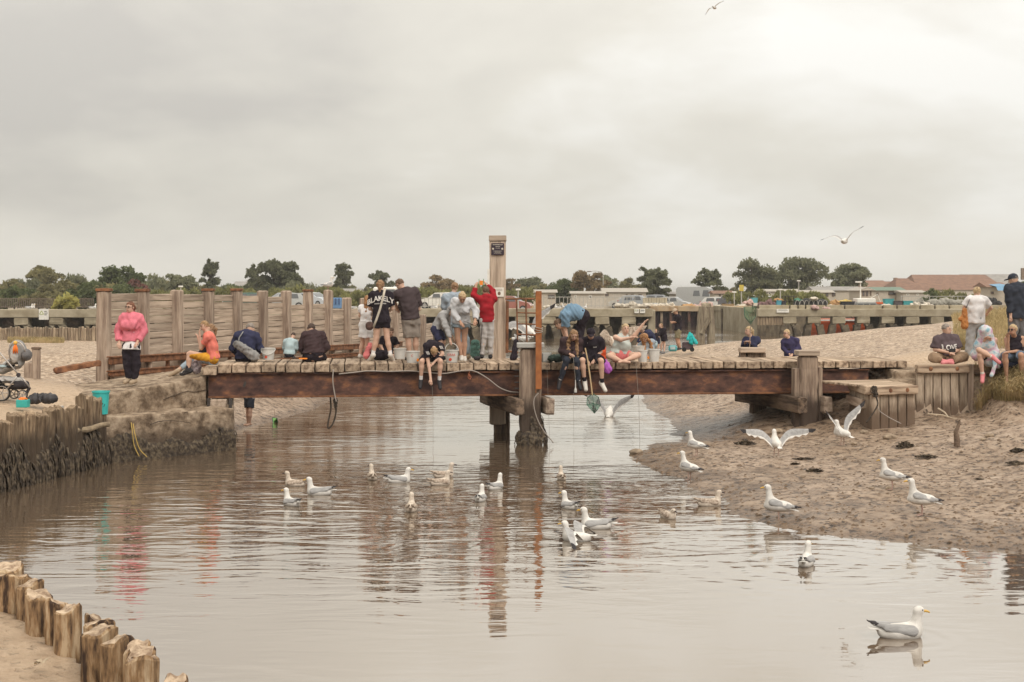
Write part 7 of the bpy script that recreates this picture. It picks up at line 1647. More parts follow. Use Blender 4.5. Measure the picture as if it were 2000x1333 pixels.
# right-hand group
J = person("man in grey lettered tee sitting cross-legged on the board wall looking at a phone", 30.85, 1.76, 6, (1849, 696), (1848, 658, -.02), (1849, 644, -.03), ((1872, 683, -.03), (1862, 689, -.22)), ((1826, 683, -.03), (1852, 689, -.24)), ((1883, 698, -.20), (1856, 706, -.14)), ((1822, 699, -.22), (1842, 706, -.10)),
  top=('tee', PURG, .0, .9, .020, 1.25), bottom=('pants', KHAKI, 1.85, 1.5), hair=('crop', H_GREY), hy=55, group=GC, bw=1.2, shoes=SHP, toeL=(1838, 710, -.06), toeR=(1866, 710, -.06))
print_on(J, "top", "LOVE", .14, .185, False, PRINT)
V, Fc = boxgeo(.14, .012, .075, .006); c = W(1860, 685, 30.5); mk("phone", [Vector(v)+c for v in V], Fc, PHONE, label="black phone held by the cross-legged man", cat="phone")
J = person("woman in white tee and wide grey trousers standing with orange bag, back turned", 31.8, 1.63, 183, (1906, 628), (1908, 582, .0), (1908, 571, .03), ((1883, 602, .05), (1889, 612, .2)), ((1935, 602, .05), (1928, 612, .2)), ((1895, 664, 0), (1893, 698, 0)), ((1916, 664, 0), (1915, 698, 0)),
  top=('tee', WHITE, -.02, .75, .020, 1.25), bottom=('pants', GREYM, 1.99, 1.95), hair=('bun', H_BLD), shoes=SHB, fem=True, group=GC, bw=1.2, hp=15)
OBAG = mat("orange_leather", (0.46, 0.185, 0.05), (0.33, 0.125, 0.035), sc=8, bump=.3, rnd=0, rough=.6)
c = W(1884, 622, 31.6); sdf_obj("tote_bag", [Cap(c+Vector((0, 0, .18)), c-Vector((.0, 0, .17)), .055, .085, 0, (0, 1, 0), 1.1), Cap(c+Vector((-.04, 0, .05)), c+Vector((-.09, 0, -.02)), .04, .05)], .015, [OBAG], None, wr=.005, wl=.08, label="slouchy orange leather bag at the white shirted woman's side", cat="bag")
strap(J, [c+Vector((0, 0, .2)), W(1888, 600, 31.55), W(1893, 588, 31.62), W(1896, 581, 31.8)], .010, BLACK, "bag_strap")
J = person("person hidden under a patterned towel, legs crossed over the sleeper edge", 30.35, 1.64, -5, (1928, 696), (1929, 660, -.04), (1926, 646, -.08), ((1942, 676, -.02), (1934, 664, -.2)), ((1914, 678, -.02), (1924, 664, -.2)), ((1912, 684, -.40), (1938, 698, -.06)), ((1914, 694, 'n'), (1919, 732, .08)),
  top=('tank', BLACK, .0, 0, .012), bottom=('shorts', BLACK, .4), hair=('short', H_DBR), shoes=SHP, socks=(SHW, .1), fem=True, group=GC, bw=1.08, hp=20, toeL=(1948, 706, -.06), toeR=(1918, 745, -.1))
TOW = mat("patterned_towel", (0.22, 0.38, 0.46), (0.50, 0.30, 0.40), c3=(0.56, 0.57, 0.57), sc=7, bump=.5, bsc=40, bd=.008, rnd=0, det=2, ramp=(.35, .65))
P_ = lambda px, py, dy=0.0: Vector(W(px, py, 30.2+dy))
sdf_obj("towel", [Ell(P_(1924, 645, -.03), (.12, .13, .10)), Cap(P_(1926, 646, -.02), P_(1936, 700, .10), .11, .20, 0, (0, 1, 0), 1.0), Cap(P_(1922, 648, .0), P_(1908, 694, .12), .10, .13, 0, (0, 1, 0), 1.1), Cap(P_(1940, 690, .0), P_(1950, 716, -.05), .12, .06, 0, (0, 1, 0), 1.3), Cap(P_(1944, 704, -.12), P_(1937, 734, -.28), .05, .045, 0, (0, 1, 0), 2.0)], .016, [TOW], None, k=.06, wr=.011, wl=.16, seed=8,
        cuts=[lambda P, a=np.array(P_(1922, 682, -.4)): .13-np.linalg.norm((P-a)*np.array([1.0, .35, .55]), axis=-1)], label="pale blue and pink patterned beach towel draped over the hidden person", cat="towel")
J = person("woman in sunglasses and dark vest sitting with chin on hand on the sleeper edge", 30.3, 1.68, -8, (1982, 695), (1982, 658, -.10), (1978, 645, -.16), ((1992, 686, -.05), (1970, 688, -.22)), ((1968, 683, -.12), (1969, 662, -.10)), ((1994, 694, 'n'), (1996, 732, .08)), ((1963, 694, 'n'), (1966, 734, .08)),
  top=('tank', BLACK, .0, 0, .012), bottom=('shorts', JEAN, .98, 1.15), hair=('bun', H_BLD), glasses='dark', hy=-50, fem=True, group=GC, bw=1.15, skin=SKINT, bare=True, toeL=(1996, 745, -.1), toeR=(1966, 746, -.1))
person("man in dark zip top and peaked cap standing at the right edge, back turned", 31.1, 1.86, 200, (1987, 616), (1984, 559, 0), (1979, 547, .02), ((1972, 588, .0), (1974, 614, -.05)), ((2008, 588, .05), (2010, 612, .1)), ((1978, 662, 0), (1978, 702, .0)), ((1996, 662, 0), (1997, 702, 0)), top=('tee', SLATEC, -.03, 1.93, .022, 1.25), bottom=('pants', GREYT, 1.95, 1.4), cap=SLATEC, hair=('crop', H_GREY), shoes=SHB, group=GC, bw=1.12, hy=235, hp=15)
# child wading under the bridge: legs show below the beam
person("bare legged child standing at the water's edge under the bridge", 33.6, 1.3, -30, (487, 777), (487, 745, 0), (486, 733, 0), ((493, 760, 0), (493, 772, 0)), ((480, 760, 0), (480, 772, 0)), ((489, 803, -.02), (488, 827, .02)), ((484, 803, .05), (484, 826, .08)), top=('tee', GREYM, -.02, .7, .014), bottom=('shorts', SLATEC, .75, 1.2), hair=('short', H_BRN), bare=True, group=GC)
# ================================================================= gulls
GW = mat("gull_white", (0.71, 0.68, 0.635), (0.58, 0.55, 0.51), sc=14, bump=.2, rnd=.03); GG = mat("gull_grey", (0.41, 0.40, 0.39), (0.30, 0.29, 0.285), sc=9, stretch=(1, 3, 3), bump=.7, bsc=26, bd=.01, rnd=.08)
GB = mat("gull_black", (0.045, 0.04, 0.042), sc=10, bump=0, rnd=0); GJ = mat("young_gull_mottled", (0.50, 0.42, 0.34), (0.20, 0.145, 0.11), c3=(0.38, 0.30, 0.235), sc=34, bump=.3, rnd=.1); GJW = mat("young_gull_pale", (0.62, 0.54, 0.45), (0.45, 0.37, 0.30), sc=30, bump=.2, rnd=.05)
GY = plain("gull_beak_yellow", (0.66, 0.40, 0.09), rough=.4); GP = plain("gull_leg_pink", (0.45, 0.30, 0.25)); GBK = plain("young_beak_dark", (0.07, 0.05, 0.05))
def gull_parts(o, young=False, stand=False, turn=0.0, wings='fold', brake=0.15, alert=1.0, fly=False):
    """parts of a gull, bird faces local +X, water or ground at z = 0"""
    o["_w"] = [0, 0, 0]
    bm_, wm_, tm_ = (GJW, GJ, GJ) if young else (GW, GG, GB)
    zb = .05+(.165 if stand else 0); pt = R(20) if stand else R(-2); cp, sp_ = math.cos(pt), math.sin(pt)    # breast up when standing
    P = lambda x, y, z: Vector((x*.88*cp-z*sp_, y, zb+z*cp+x*.88*sp_))
    nk = P(.155, 0, .055) if not fly else P(.13, 0, .02); tr = R(turn); hd = P(.17, 0, .10)+Vector((.012*math.cos(tr)+(.02 if stand else 0), .012*math.sin(tr), .055+.045*alert)) if not fly else P(.27, 0, .035); hf = Vector((math.cos(tr), math.sin(tr), -.08)).normalized(); hl = Vector((-math.sin(tr), math.cos(tr), 0))
    pr = [Ell(P(0, 0, .0), (.19, .088, .076)), Ell(P(.10, 0, .008), (.092, .078, .078)), Cap(P(-.10, 0, .01), P(-.235, 0, .03), .056, .016, 0, (0, 0, 1), 1.5), Cap(nk, hd-Vector((.012, 0, .02)), .052, .034), Ell(hd, (.045, .034, .036), Matrix((hf, hl, Vector((0, 0, 1)))).transposed())]
    ex = MB()
    for s in (1, -1): ex.add(*uvsphere(hd+hf*.022+hl*s*.030+Vector((0, 0, .008)), .0065, 6, 4), 1)
    if young: pr[0].m = 0
    sdf_obj("body", pr, .0115, [bm_ if not young else GJW, GB], o, k=.03, extra=ex)
    bk = MB(); b0 = hd+hf*.036-Vector((0, 0, .004)); bk.tube([b0, b0+hf*.03, b0+hf*.052-Vector((0, 0, .006)), b0+hf*.060-Vector((0, 0, .014))], [.0125, .0105, .008, .002], 7); bk.mk("beak", GBK if young else GY, o)
    tl = MB(); tl.add([P(-.20, -.028, .022), P(-.20, .028, .022), P(-.30, .045, .035), P(-.31, 0, .038), P(-.30, -.045, .035), P(-.20, -.02, .038), P(-.20, .02, .038)], [(0, 5, 4), (5, 6, 3, 4), (6, 1, 2, 3), (1, 0, 4, 3, 2)]); tl.mk("tail", GJ if young else GW, o)
    if wings == 'fold':
        for s in (1, -1):
            sdf_obj("wing", [Cap(P(.10, s*.062, .030), P(-.14, s*.050, .046), .052, .036, 0, (0, s*.8, .6), 1.9), Cap(P(-.12, s*.048, .05), P(-.26, s*.020, .070), .03, .017, 0, (0, 1, 0), 1.8), Cap(P(-.23, s*.026, .068), P(-.335, s*.010, .098), .016, .005, 1, (0, 1, 0), 1.3)], .0105, [wm_, tm_], o, k=.012)
    else:
        for s in (1, -1):
            a1, a2 = wings[0 if s > 0 else 1]     # elevation of the inner and the outer wing
            p0 = P(.04, s*.06, .045); u1 = Vector((.10, s*math.cos(R(a1)), math.sin(R(a1)))).normalized(); u2 = Vector((-.28, s*math.cos(R(a2)), math.sin(R(a2)))).normalized()
            ch = Vector((-1, 0, -brake)).normalized(); V = []; Fc = []; fm = []; pos = p0.copy(); ns2 = 13; span = .70
            up_ = u1.cross(ch)*s; up_ = up_.normalized() if up_.length > .1 else Vector((0, 0, 1))
            if up_.z < 0: up_ = -up_
            for i in range(ns2):
                q = i/(ns2-1); f_ = sstep(.18, .62, np.array(q)).item(); dirv = (u1*(1-f_)+u2*f_).normalized()
                if i: pos = pos+dirv*(span/(ns2-1))
                c_ = .165*(1-.12*q)*(1-max(0, (q-.5)/.5)**1.8*.88); sweep = .05*math.sin(min(1, q/.42)*math.pi/2)-.17*max(0, q-.45)**1.15
                zig = .016*(1 if i % 2 else -1)*(q > .35); lead = pos+Vector((sweep, 0, 0)); tr_e = lead+ch*(c_+zig)
                V += [lead+up_*.006, lead+ch*c_*.3+up_*.013, lead+ch*c_*.82+up_*.006, tr_e, lead+ch*c_*.3-up_*.003, lead-up_*.004]
            for i in range(ns2-1):
                q = (i+.5)/(ns2-1)
                for j in range(6):
                    Fc.append((i*6+j, i*6+(j+1) % 6, (i+1)*6+(j+1) % 6, (i+1)*6+j)); fm.append(1 if q > .80 else (2 if j in (2, 3, 4) else 0))
            Fc.append(tuple(range(6))); fm.append(0); e_ = (ns2-1)*6; Fc.append(tuple(e_+5-j for j in range(6))); fm.append(1)
            mk("wing", V, Fc, [wm_, tm_, GW if not young else GJ], o, fm=fm, smooth=False)
    if stand or (wings != 'fold' and stand is None):
        for s in (1, -1):
            lg = MB(); top = P(-.015, s*.035, -.05); ft = Vector((.0, s*.038, .006)); lg.tube([top, (top+ft)/2+Vector((-.012, 0, 0)), ft], [.011, .0075, .007], 6)
            lg.add([ft+Vector((-.012, 0, .004)), ft+Vector((.06, -.028, -.004)), ft+Vector((.068, 0, -.002)), ft+Vector((.06, .028, -.004)), ft+Vector((0, 0, .014))], [(0, 1, 4), (1, 2, 4), (2, 3, 4), (3, 0, 4), (0, 3, 2, 1)]); lg.mk("leg", GP, o)
PROTO = {}
def gull(label, loc, yaw, sc=1.0, roll=0.0, pitch=0.0, group="gulls", **kw):
    key = repr(sorted((k, repr(v)) for k, v in kw.items()))
    if key not in PROTO:
        o = emp("gull", label, "gull", loc, group); gull_parts(o, **kw); PROTO[key] = o
    else:
        o = copy_tree(PROTO[key]); tag(o, label, "gull", group)
    o.location = loc; o.rotation_euler = (R(roll), R(pitch), R(yaw)); o.scale = (sc,)*3
    return o
sw = lambda px, py: WZ(px, py, -.012)
GS = "gulls swimming in the creek"
gull("young brown gull swimming furthest left, neck up", sw(577, 951), 165, .92, group=GS, young=True)
gull("white gull at the lower left of the swimming flock, facing left", sw(570, 989), 130, .95, group=GS, turn=30)
gull("adult gull swimming left with long folded wings, left side of flock", sw(624, 968), 172, 1.05, group=GS)
gull("young brown gull seen from behind, furthest back left of the middle", sw(727, 938), 100, .95, group=GS, young=True, turn=40)
gull("pale gull swimming right beside the young brown one", sw(779, 944), 12, 1.0, group=GS, young=False, alert=.7)
gull("young gull swimming right, back one of an overlapping pair", sw(866, 934), 20, .95, group=GS, young=True, turn=-15)
gull("gull swimming right, front one of an overlapping pair", sw(859, 949), 30, .95, group=GS, young=True, alert=.7)
gull("young brown gull seen squarely from behind below the overlapping pair", sw(803, 1000), 92, .98, group=GS, young=True)
gull("white gull seen from behind left of the capped post's reflection", sw(938, 980), 80, .92, group=GS)
gull("white gull swimming away on the capped post's reflection", sw(967, 957), 55, .95, group=GS, turn=30)
gull("small young gull alone right of the capped post's reflection", sw(1097, 938), 95, .85, group=GS, young=True)
gull("white gull sitting upright on the water above the wing-lifting gull", sw(1113, 995), 120, .95, group=GS, turn=40)
gull("large adult gull swimming left with dark wing tips, centre right", sw(1165, 1034), 170, 1.08, group=GS, turn=-8)
gull("adult gull half lifting its wings on the water, centre right", sw(1127, 1058), 165, 1.0, group=GS, wings=((40, -35), (40, -35)), alert=.7, brake=.5)
gull("dusky young gull preening on the water near the mud", sw(1304, 1014), -60, .85, group=GS, young=True, alert=-.8)
gull("mottled young gull swimming right beside the mud's edge", sw(1385, 990), 8, .95, group=GS, young=True, alert=.7)
gull("gull seen from behind at the centre of the spreading rings", sw(1574, 1106), 70, 1.0, group=GS, turn=-20)
gull("nearest gull, large adult swimming right with yellow beak", sw(1757, 1247), 4, 1.12, group=GS, alert=.75)
def gs(px, py):
    # where the line of sight meets the mud
    d = 15.0
    while d < 34:
        p = W(px, py, d)
        if p.z <= float(rough_shore(np.array([[p.x]]), np.array([[p.y]]))[0, 0])+.005: return p
        d += .05
    return p
GM = "gulls standing on the mud"
gull("small gull standing furthest back on the mud, body hidden low", gs(1360, 891), 150, .95, group=GM, stand=True)
gull("upright gull standing on the mud beside the water, facing left", gs(1346, 938), 140, 1.0, group=GM, stand=True, turn=25)
gull("gull standing in the shallows at the mud's edge, facing left", sw(1520, 1021), 168, 1.08, group=GM, stand=True)
gull("gull standing in the middle of the mud, facing left", gs(1742, 957), 160, 1.0, group=GM, stand=True)
gull("gull standing nearest the right on the mud, facing left", gs(1800, 1007), 172, 1.05, group=GM, stand=True, turn=-8)
a = gs(1516, 893); gull("gull on the mud with wings spread wide, seen from behind", a+Vector((0, 0, .02)), 95, 1.05, group=GM, stand=True, wings=((48, 2), (48, 2)), alert=.2, brake=1.6)
a = gs(1645, 872); gull("gull landing on the mud with wings raised high, facing left", a+Vector((0, 0, .02)), 125, 1.05, group=GM, stand=True, wings=((66, 22), (62, 46)), alert=.2, turn=10, brake=1.3)
GF = "gulls in flight"
gull("white gull gliding above the right skyline", W(1648, 475, 30), 62, .72, roll=14, pitch=-6, group=GF, wings=((20, -34), (70, 40)), fly=True)
gull("tiny gull high in the sky near the photo's top edge", W(1396, 17, 42), 60, .5, roll=-25, group=GF, wings=((28, -40), (22, -15)), fly=True)
gull("gull rising off the water behind the green landing net", W(1190, 812, 37), 80, 1.25, pitch=-20, group=GF, wings=((60, 38), (56, 34)), fly=True, brake=1.6)
gull("gull flapping behind the cross-legged woman", W(1197, 676, 33.4), 140, 1.35, pitch=-25, roll=10, group=GF, young=True, wings=((35, -10), (60, 30)), fly=True, brake=1.2)
gull("white gull flapping behind the rusty gate", W(1032, 652, 34.5), 120, 1.25, pitch=-20, group=GF, wings=((35, -5), (70, 50)), fly=True, brake=1.2)
gull("white gull low over the river left of the capped post", W(1020, 668, 35), 160, 1.0, group=GF, wings=((30, -20), (35, -12)), fly=True, brake=.9)
k5 = PO[8]+wnor*.10
gull("white gull perched on top of a timber wall post", (k5.x, k5.y, 3.26), 25, .95, group="perched gulls", stand=True, alert=1.2)
for px, py, d, yw, lab in ((57, 602, 97.5, 10, "white gull sitting on the far left quay, left of the warning sign"), (61, 603, 98, 20, "second white gull beside the one left of the warning sign"), (181, 602, 97.5, 30, "white gull on the left quay next to the first timber wall post"), (678, 602, 97.5, 30, "white gull on the quay seen between the timber posts"), (690, 603, 97.6, 200, "white gull on the quay left of the girl in white"), (848, 599, 97.6, 10, "white gull on the quay between man in dark tee and hatchback"), (1090, 601, 97.5, 160, "white gull on the quay left of the bending man"), (1140, 598, 97.6, 20, "white gull on the quay behind the bending man's hip"), (1104, 601, 97.6, 160, "white gull on the quay just left of the blue shirt")):
    gull(lab, (W(px, py, d).x, d, 2.04), yw, 1.25, group="gulls sitting on the far quay")
# ================================================================= buckets, bags and other small things
PLW = plain("white_plastic", (0.72, 0.70, 0.66), rough=.4, transl=.2); TEAL = plain("teal_plastic", (0.055, 0.47, 0.44), rough=.4); REDP = plain("red_sticker", (0.60, 0.09, 0.05)); ORP = plain("orange_plastic", (0.80, 0.25, 0.03)); MUDW = plain("cloudy_water", (0.40, 0.32, 0.22), rough=.2)
def bucket(label, px, py_top, py_bot, wpx, d, m, text=None, handle=None, sticker=None, group="buckets", fill=True, lid=False, name="bucket", cat="bucket"):
    b = W(px, py_bot, d); t_ = W(px, py_top, d); h_ = t_.z-b.z; r = wpx*d/FPX/2; rb = r*.80
    o = emp(name, label, cat, b, group); th = r*.05
    V, Fc = lathe([(0.001, .004), (rb, .0), (r*.97, h_*.93), (r*1.05, h_*.93), (r*1.05, h_), (r*.96, h_), (r*.93, h_*.9), (rb*.95, .02), (0.001, .02)], b, 22); mk("shell", V, Fc, m, o, smooth=False)
    if fill: V, Fc = lathe([(0.001, h_*.45), (rb*1.05, h_*.45)], b, 22); mk("water_inside", V, Fc, MUDW, o)
    if handle == 'up': V, Fc = tubegeo([b+Vector((r*math.cos(a), 0, h_*.9+r*1.15*math.sin(a))) for a in np.linspace(0, math.pi, 15)], .011, 6); mk("handle", V, Fc, PLW, o)
    if handle == 'down': V, Fc = tubegeo([b+Vector((r*1.06*math.cos(a), -r*1.06*math.sin(a), h_*.92-r*.8*math.sin(a))) for a in np.linspace(0, math.pi, 15)], .009, 6); mk("handle", V, Fc, PLW, o)
    if text: flat_text("lettering", text, h_*.26, b+Vector((0, -r*.97, h_*.62)), REDP, o)
    if sticker: 
        V, Fc = uvsphere(b+Vector((sticker[0]*r, -r*.86*math.sqrt(max(.1, 1-sticker[0]**2)), h_*sticker[1])), r*.22, 10, 6, (1, .25, 1)); mk("sticker", V, Fc, sticker[2], o)
    return o
bucket("white bucket with drooping handle between navy man and toddler", 524, 680, 703, 26, 31.0, PLW, handle='down', sticker=(-.2, .25, REDP))
bucket("white bucket behind the lettered woman's right foot", 781, 681, 701, 25, 31.5, PLW)
bucket("wide white tub with red print left of the folded boy", 806, 686, 709, 28, 30.75, PLW, text="C", sticker=(.75, .25, ORP))
bucket("white bucket lettered in red with raised handle below the grey hoodie", 882, 684, 708, 27, 30.7, PLW, text="CRAB", handle='up', sticker=(-.15, .25, REDP))
bucket("tall white bucket right of the cross-legged woman", 1255, 684, 709, 20, 31.0, PLW, fill=False); bucket("white bucket furthest right on the deck edge", 1277, 682, 708, 24, 31.1, PLW, sticker=(-.9, .35, ORP))
bucket("shallow white bowl behind the two right buckets", 1248, 676, 686, 24, 32.0, PLW)
tbk = bucket("turquoise bucket standing on the abutment ledge behind the stakes", 197, 764, 809, 33, 26.75, TEAL, fill=False, text=None)
tb = W(197, 809, 26.75)
for k, (dx_, dz_) in enumerate(((.02, .19), (.06, .20), (.10, .18))): V, Fc = tubegeo([(tb.x+dx_, tb.y-.155, tb.z+dz_-.03), (tb.x+dx_+.02, tb.y-.155, tb.z+dz_+.02)], .006, 4); mk("bucket_mark", V, Fc, IRON, tbk)
# clear box, bags on the deck
BOXP = plain("clear_plastic", (0.58, 0.57, 0.54), rough=.3, transl=.3); DG = mat("dark_green_bag", (0.035, 0.055, 0.045), sc=8, bump=.4, rnd=0)
a = W(1058, 690, 30.9); b = W(1077, 708, 30.9); m_ = MB()
for (x0_, x1_, y0_, y1_) in ((a.x, b.x, 30.8, 30.83), (a.x, b.x, 31.15, 31.18), (a.x, a.x+.02, 30.8, 31.18), (b.x-.02, b.x, 30.8, 31.18)): m_.box(((x0_+x1_)/2, (y0_+y1_)/2, (a.z+b.z)/2), (x1_-x0_, y1_-y0_, a.z-b.z))
m_.box(((a.x+b.x)/2, 30.99, b.z+.01), (b.x-a.x, .38, .02)); m_.mk("plastic_box", BOXP, None, label="clear plastic storage box right of the orange steel post", cat="box")
def lump(name, label, prims, m, cat, h=.016, wr=.012, seed=0, k=.03, wl=.1, group=None): return sdf_obj(name, prims, h, [m], None, wr=wr, wl=wl, seed=seed, k=k, label=label, cat=cat, group=group)
def lp(px, py, d): return W(px, py, d)
lump("bag", "dark green bag lying beside the seated girl", [Ell(lp(1087, 700, 30.7), (.19, .16, .085))], DG, "bag")
lump("bag", "black bag on the deck behind the lettered woman's feet", [Ell(lp(745, 694, 31.6), (.20, .16, .11)), Ell(lp(733, 690, 31.7), (.10, .12, .14))], BLACK, "bag", seed=3)
lump("bag", "black mesh bag heaped right of the tall post", [Cap(lp(1008, 668, 31.6), lp(1003, 700, 31.5), .06, .07), Cap(lp(1040, 690, 31.7), lp(1056, 703, 31.6), .11, .06)], BLACK, "bag", seed=4)
lump("bag", "pink mesh bag behind the girl in white", [Cap(lp(722, 674, 31.8), lp(716, 695, 31.7), .05, .08)], plain("pink_mesh", (0.78, 0.22, 0.22)), "bag", seed=5)
lump("bag", "orange red bag behind the boy with the cap", [Cap(lp(1178, 672, 31.0), lp(1178, 697, 31.0), .05, .075)], plain("orange_red_bag", (0.75, 0.12, 0.04)), "bag", seed=6)
lump("bag", "purple net bag hanging over the deck edge", [Cap(lp(1182, 707, 30.35), lp(1187, 722, 30.25), .06, .085, 0, (0, 1, 0), 1.5)], plain("purple_bag", (0.38, 0.10, 0.42)), "bag", seed=7)
lump("bag", "patterned tote bag between the coral shirted boy's legs", [Ell(lp(383, 717, 29.9), (.12, .10, .15))], mat("patterned_bag", (0.42, 0.36, 0.37), (0.16, 0.12, 0.13), sc=22, rnd=0), "bag", seed=8)
cb_ = emp("cool_bag", "teal cool bag on the far sand by the man in cap", "bag", lp(1314, 686, 58)); m_ = MB(); m_.box(lp(1314, 681, 58), (.34, .26, .24), bev=.05); m_.mk("body", plain("teal_bag", (0.10, 0.38, 0.40)), cb_)
m_ = MB(); m_.box(lp(1314, 680, 57.86), (.2, .02, .12)); m_.mk("pocket", plain("pale_pocket", (0.45, 0.55, 0.55)), cb_)
lump("bag", "teal wicker crab basket left of the red hooded boy", [Cap(lp(928, 672, 31.9), lp(928, 692, 31.9), .10, .11, 0, (0, 1, 0), 1.3)], mat("teal_mesh", (0.13, 0.25, 0.21), (0.07, 0.15, 0.13), sc=30, rnd=0), "basket", seed=10)
lump("bag", "black shoes left on the deck by the red hooded boy", [Ell(lp(932, 700, 31.2), (.08, .07, .05))], SHB, "shoes", wr=.003)
lump("jacket", "navy jacket spread under the seated woman in sunglasses", [Ell(lp(1962, 712, 30.25), (.34, .16, .07)), Ell(lp(1985, 710, 30.3), (.25, .16, .06))], cloth('navy_jacket', (0.055, 0.062, 0.10)), "jacket", seed=11)
# girl's white crab-line winder, phone cord and lines
V, Fc = lathe([(.001, 0), (.028, .0), (.030, .05), (.012, .11), (.008, .26), (.001, .26)], W(1124, 767, 29.75), 10); mk("line_weight", V, Fc, PLW, label="white cone-shaped weight dangling on the seated girl's line", cat="weight")
LINE = plain("fishing_line", (0.30, 0.27, 0.23))
for lab, pts, d, r in (("thin black line from the seated girl's hands", ((1119, 694), (1122, 720), (1124, 745)), 29.75, .004), ("thin crab line dropping to the water left of the green net", ((1120, 768), (1121, 866)), 29.7, .003), ("thin crab line dropping right of the green net", ((1242, 708), (1248, 790), (1250, 880)), 30.6, .004), ("thin crab line below the folded boy's feet", ((844, 755), (846, 800), (846, 868)), 30.0, .003), ("thin crab line near the capped post", ((1068, 706), (1071, 790), (1074, 866)), 30.2, .003)):
    V, Fc = tubegeo([W(px, py, d) for px, py in pts], r, 5); mk("crab_line", V, Fc, LINE, label=lab, cat="line", group="crab lines")
# orange crab-line reel in the red boy's hands
o = emp("line_reel", "orange crab line reel with green frame held up by the red hooded boy", "reel", W(940, 560, 31.4))
m_ = MB(); c = W(940, 553, 31.4); m_.box(c, (.075, .05, .10)); m_.mk("spool", ORP, o)
for sx in (-.05, .05): V, Fc = tubegeo([c+Vector((sx, 0, -.07)), c+Vector((sx, 0, .09))], .008, 6); mk("frame_arm", V, Fc, plain("green_plastic", (0.10, 0.28, 0.06)), o)
# orange winder on the planks, phone/tablet
V, Fc = boxgeo(.18, .07, .03, .008); c = W(592, 701, 30.7); mk("line_winder", [Vector(v)+c for v in V], Fc, ORP, label="orange crab line winder on the planks beside the brown clad person", cat="winder")
V, Fc = boxgeo(.26, .16, .012, .006); c = W(916, 631, 30.62); mk("tray", [Matrix.Rotation(R(20), 3, 'Y') @ Vector(v)+c for v in V], Fc, plain("smoky_tray", (0.16, 0.13, 0.12), rough=.3), label="dark shallow tray held by the leaning blonde woman", cat="tray")
# landing nets
BAM = plain("bamboo", (0.58, 0.42, 0.24)); NETC = mat("green_mesh", (0.13, 0.25, 0.18), (0.08, 0.17, 0.12), sc=40, rnd=0, alpha=.55)
def landing_net(label, pole, ring, tip, d, m, netc, name="landing_net", pole_r=.014):
    o = emp(name, label, "net", W(*pole[-1], d)); V, Fc = tubegeo([W(px, py, d) for px, py in pole], pole_r, 8); mk("pole", V, Fc, m, o)
    P_ = [W(px, py, d-.08*math.sin(i*2.1)) for i, (px, py) in enumerate(ring)]; V, Fc = tubegeo(P_+[P_[0]], .008, 6); mk("rim", V, Fc, plain("rim_green", (0.05, 0.13, 0.09)), o)
    t_ = W(*tip, d+.05); n = len(P_); V = list(P_)+[p.lerp(t_, .6)+Vector((0, .12 if i % 2 else -.08, 0)) for i, p in enumerate(P_)]+[t_]
    Fc = [(i, (i+1) % n, n+(i+1) % n, n+i) for i in range(n)]+[(n+i, n+(i+1) % n, 2*n) for i in range(n)]; mk("net_bag", V, Fc, netc, o)
    for i in range(n): V, Fc = tubegeo([V_ for V_ in (P_[i], P_[i].lerp(t_, .6)+Vector((0, .12 if i % 2 else -.08, 0)), t_)], .004, 4); mk("cord", V, Fc, plain("rim_green", (0.05, 0.13, 0.09)), o)
    return o
landing_net("green landing net on a bamboo pole hanging over the bridge edge", ((1143, 680), (1148, 705), (1153, 740), (1157, 772)), ((1157, 769), (1169, 776), (1173, 792), (1158, 788), (1146, 791), (1147, 778)), (1161, 808), 29.55, BAM, NETC)
NETG2 = mat("bright_green_mesh", (0.12, 0.24, 0.12), (0.07, 0.16, 0.08), sc=40, rnd=0, alpha=.4)
landing_net("green shrimp net held upright above the woman behind the bench", ((1463, 695), (1465, 660), (1466, 636)), ((1453, 600), (1477, 600), (1476, 618), (1466, 634), (1455, 620)), (1466, 630), 33.6, plain("net_pole", (0.34, 0.26, 0.2)), NETG2, pole_r=.012)
landing_net("little lime green net dipped in the shallows under the bridge", ((536, 800), (537, 818)), ((532, 816), (541, 817), (543, 826), (537, 829), (533, 825)), (537, 828), 35.2, plain("net_pole", (0.34, 0.26, 0.2)), plain("lime_mesh", (0.30, 0.62, 0.20)), pole_r=.006)
# timber bench block behind the deck
bo = emp("timber_bench", "heavy timber bench block behind the deck in front of the woman with the net", "bench", W(1468, 697, 33.3))
a = W(1444, 684, 33.2); b = W(1493, 684, 33.2); beam("top_beam", bo, (a.x, 33.2, a.z), (b.x, 33.2, a.z), .35, .12, WOOD, bev=.015, cuts=2, jit=.004)
for px in (1450, 1476): q = W(px, 684, 33.25); beam("support", bo, (q.x, 33.25, .9), (q.x, 33.25, a.z-.062), .12 if px == 1450 else .42, .28, WOODD, up=(0, 1, 0), bev=.01, cuts=1, jit=.004)
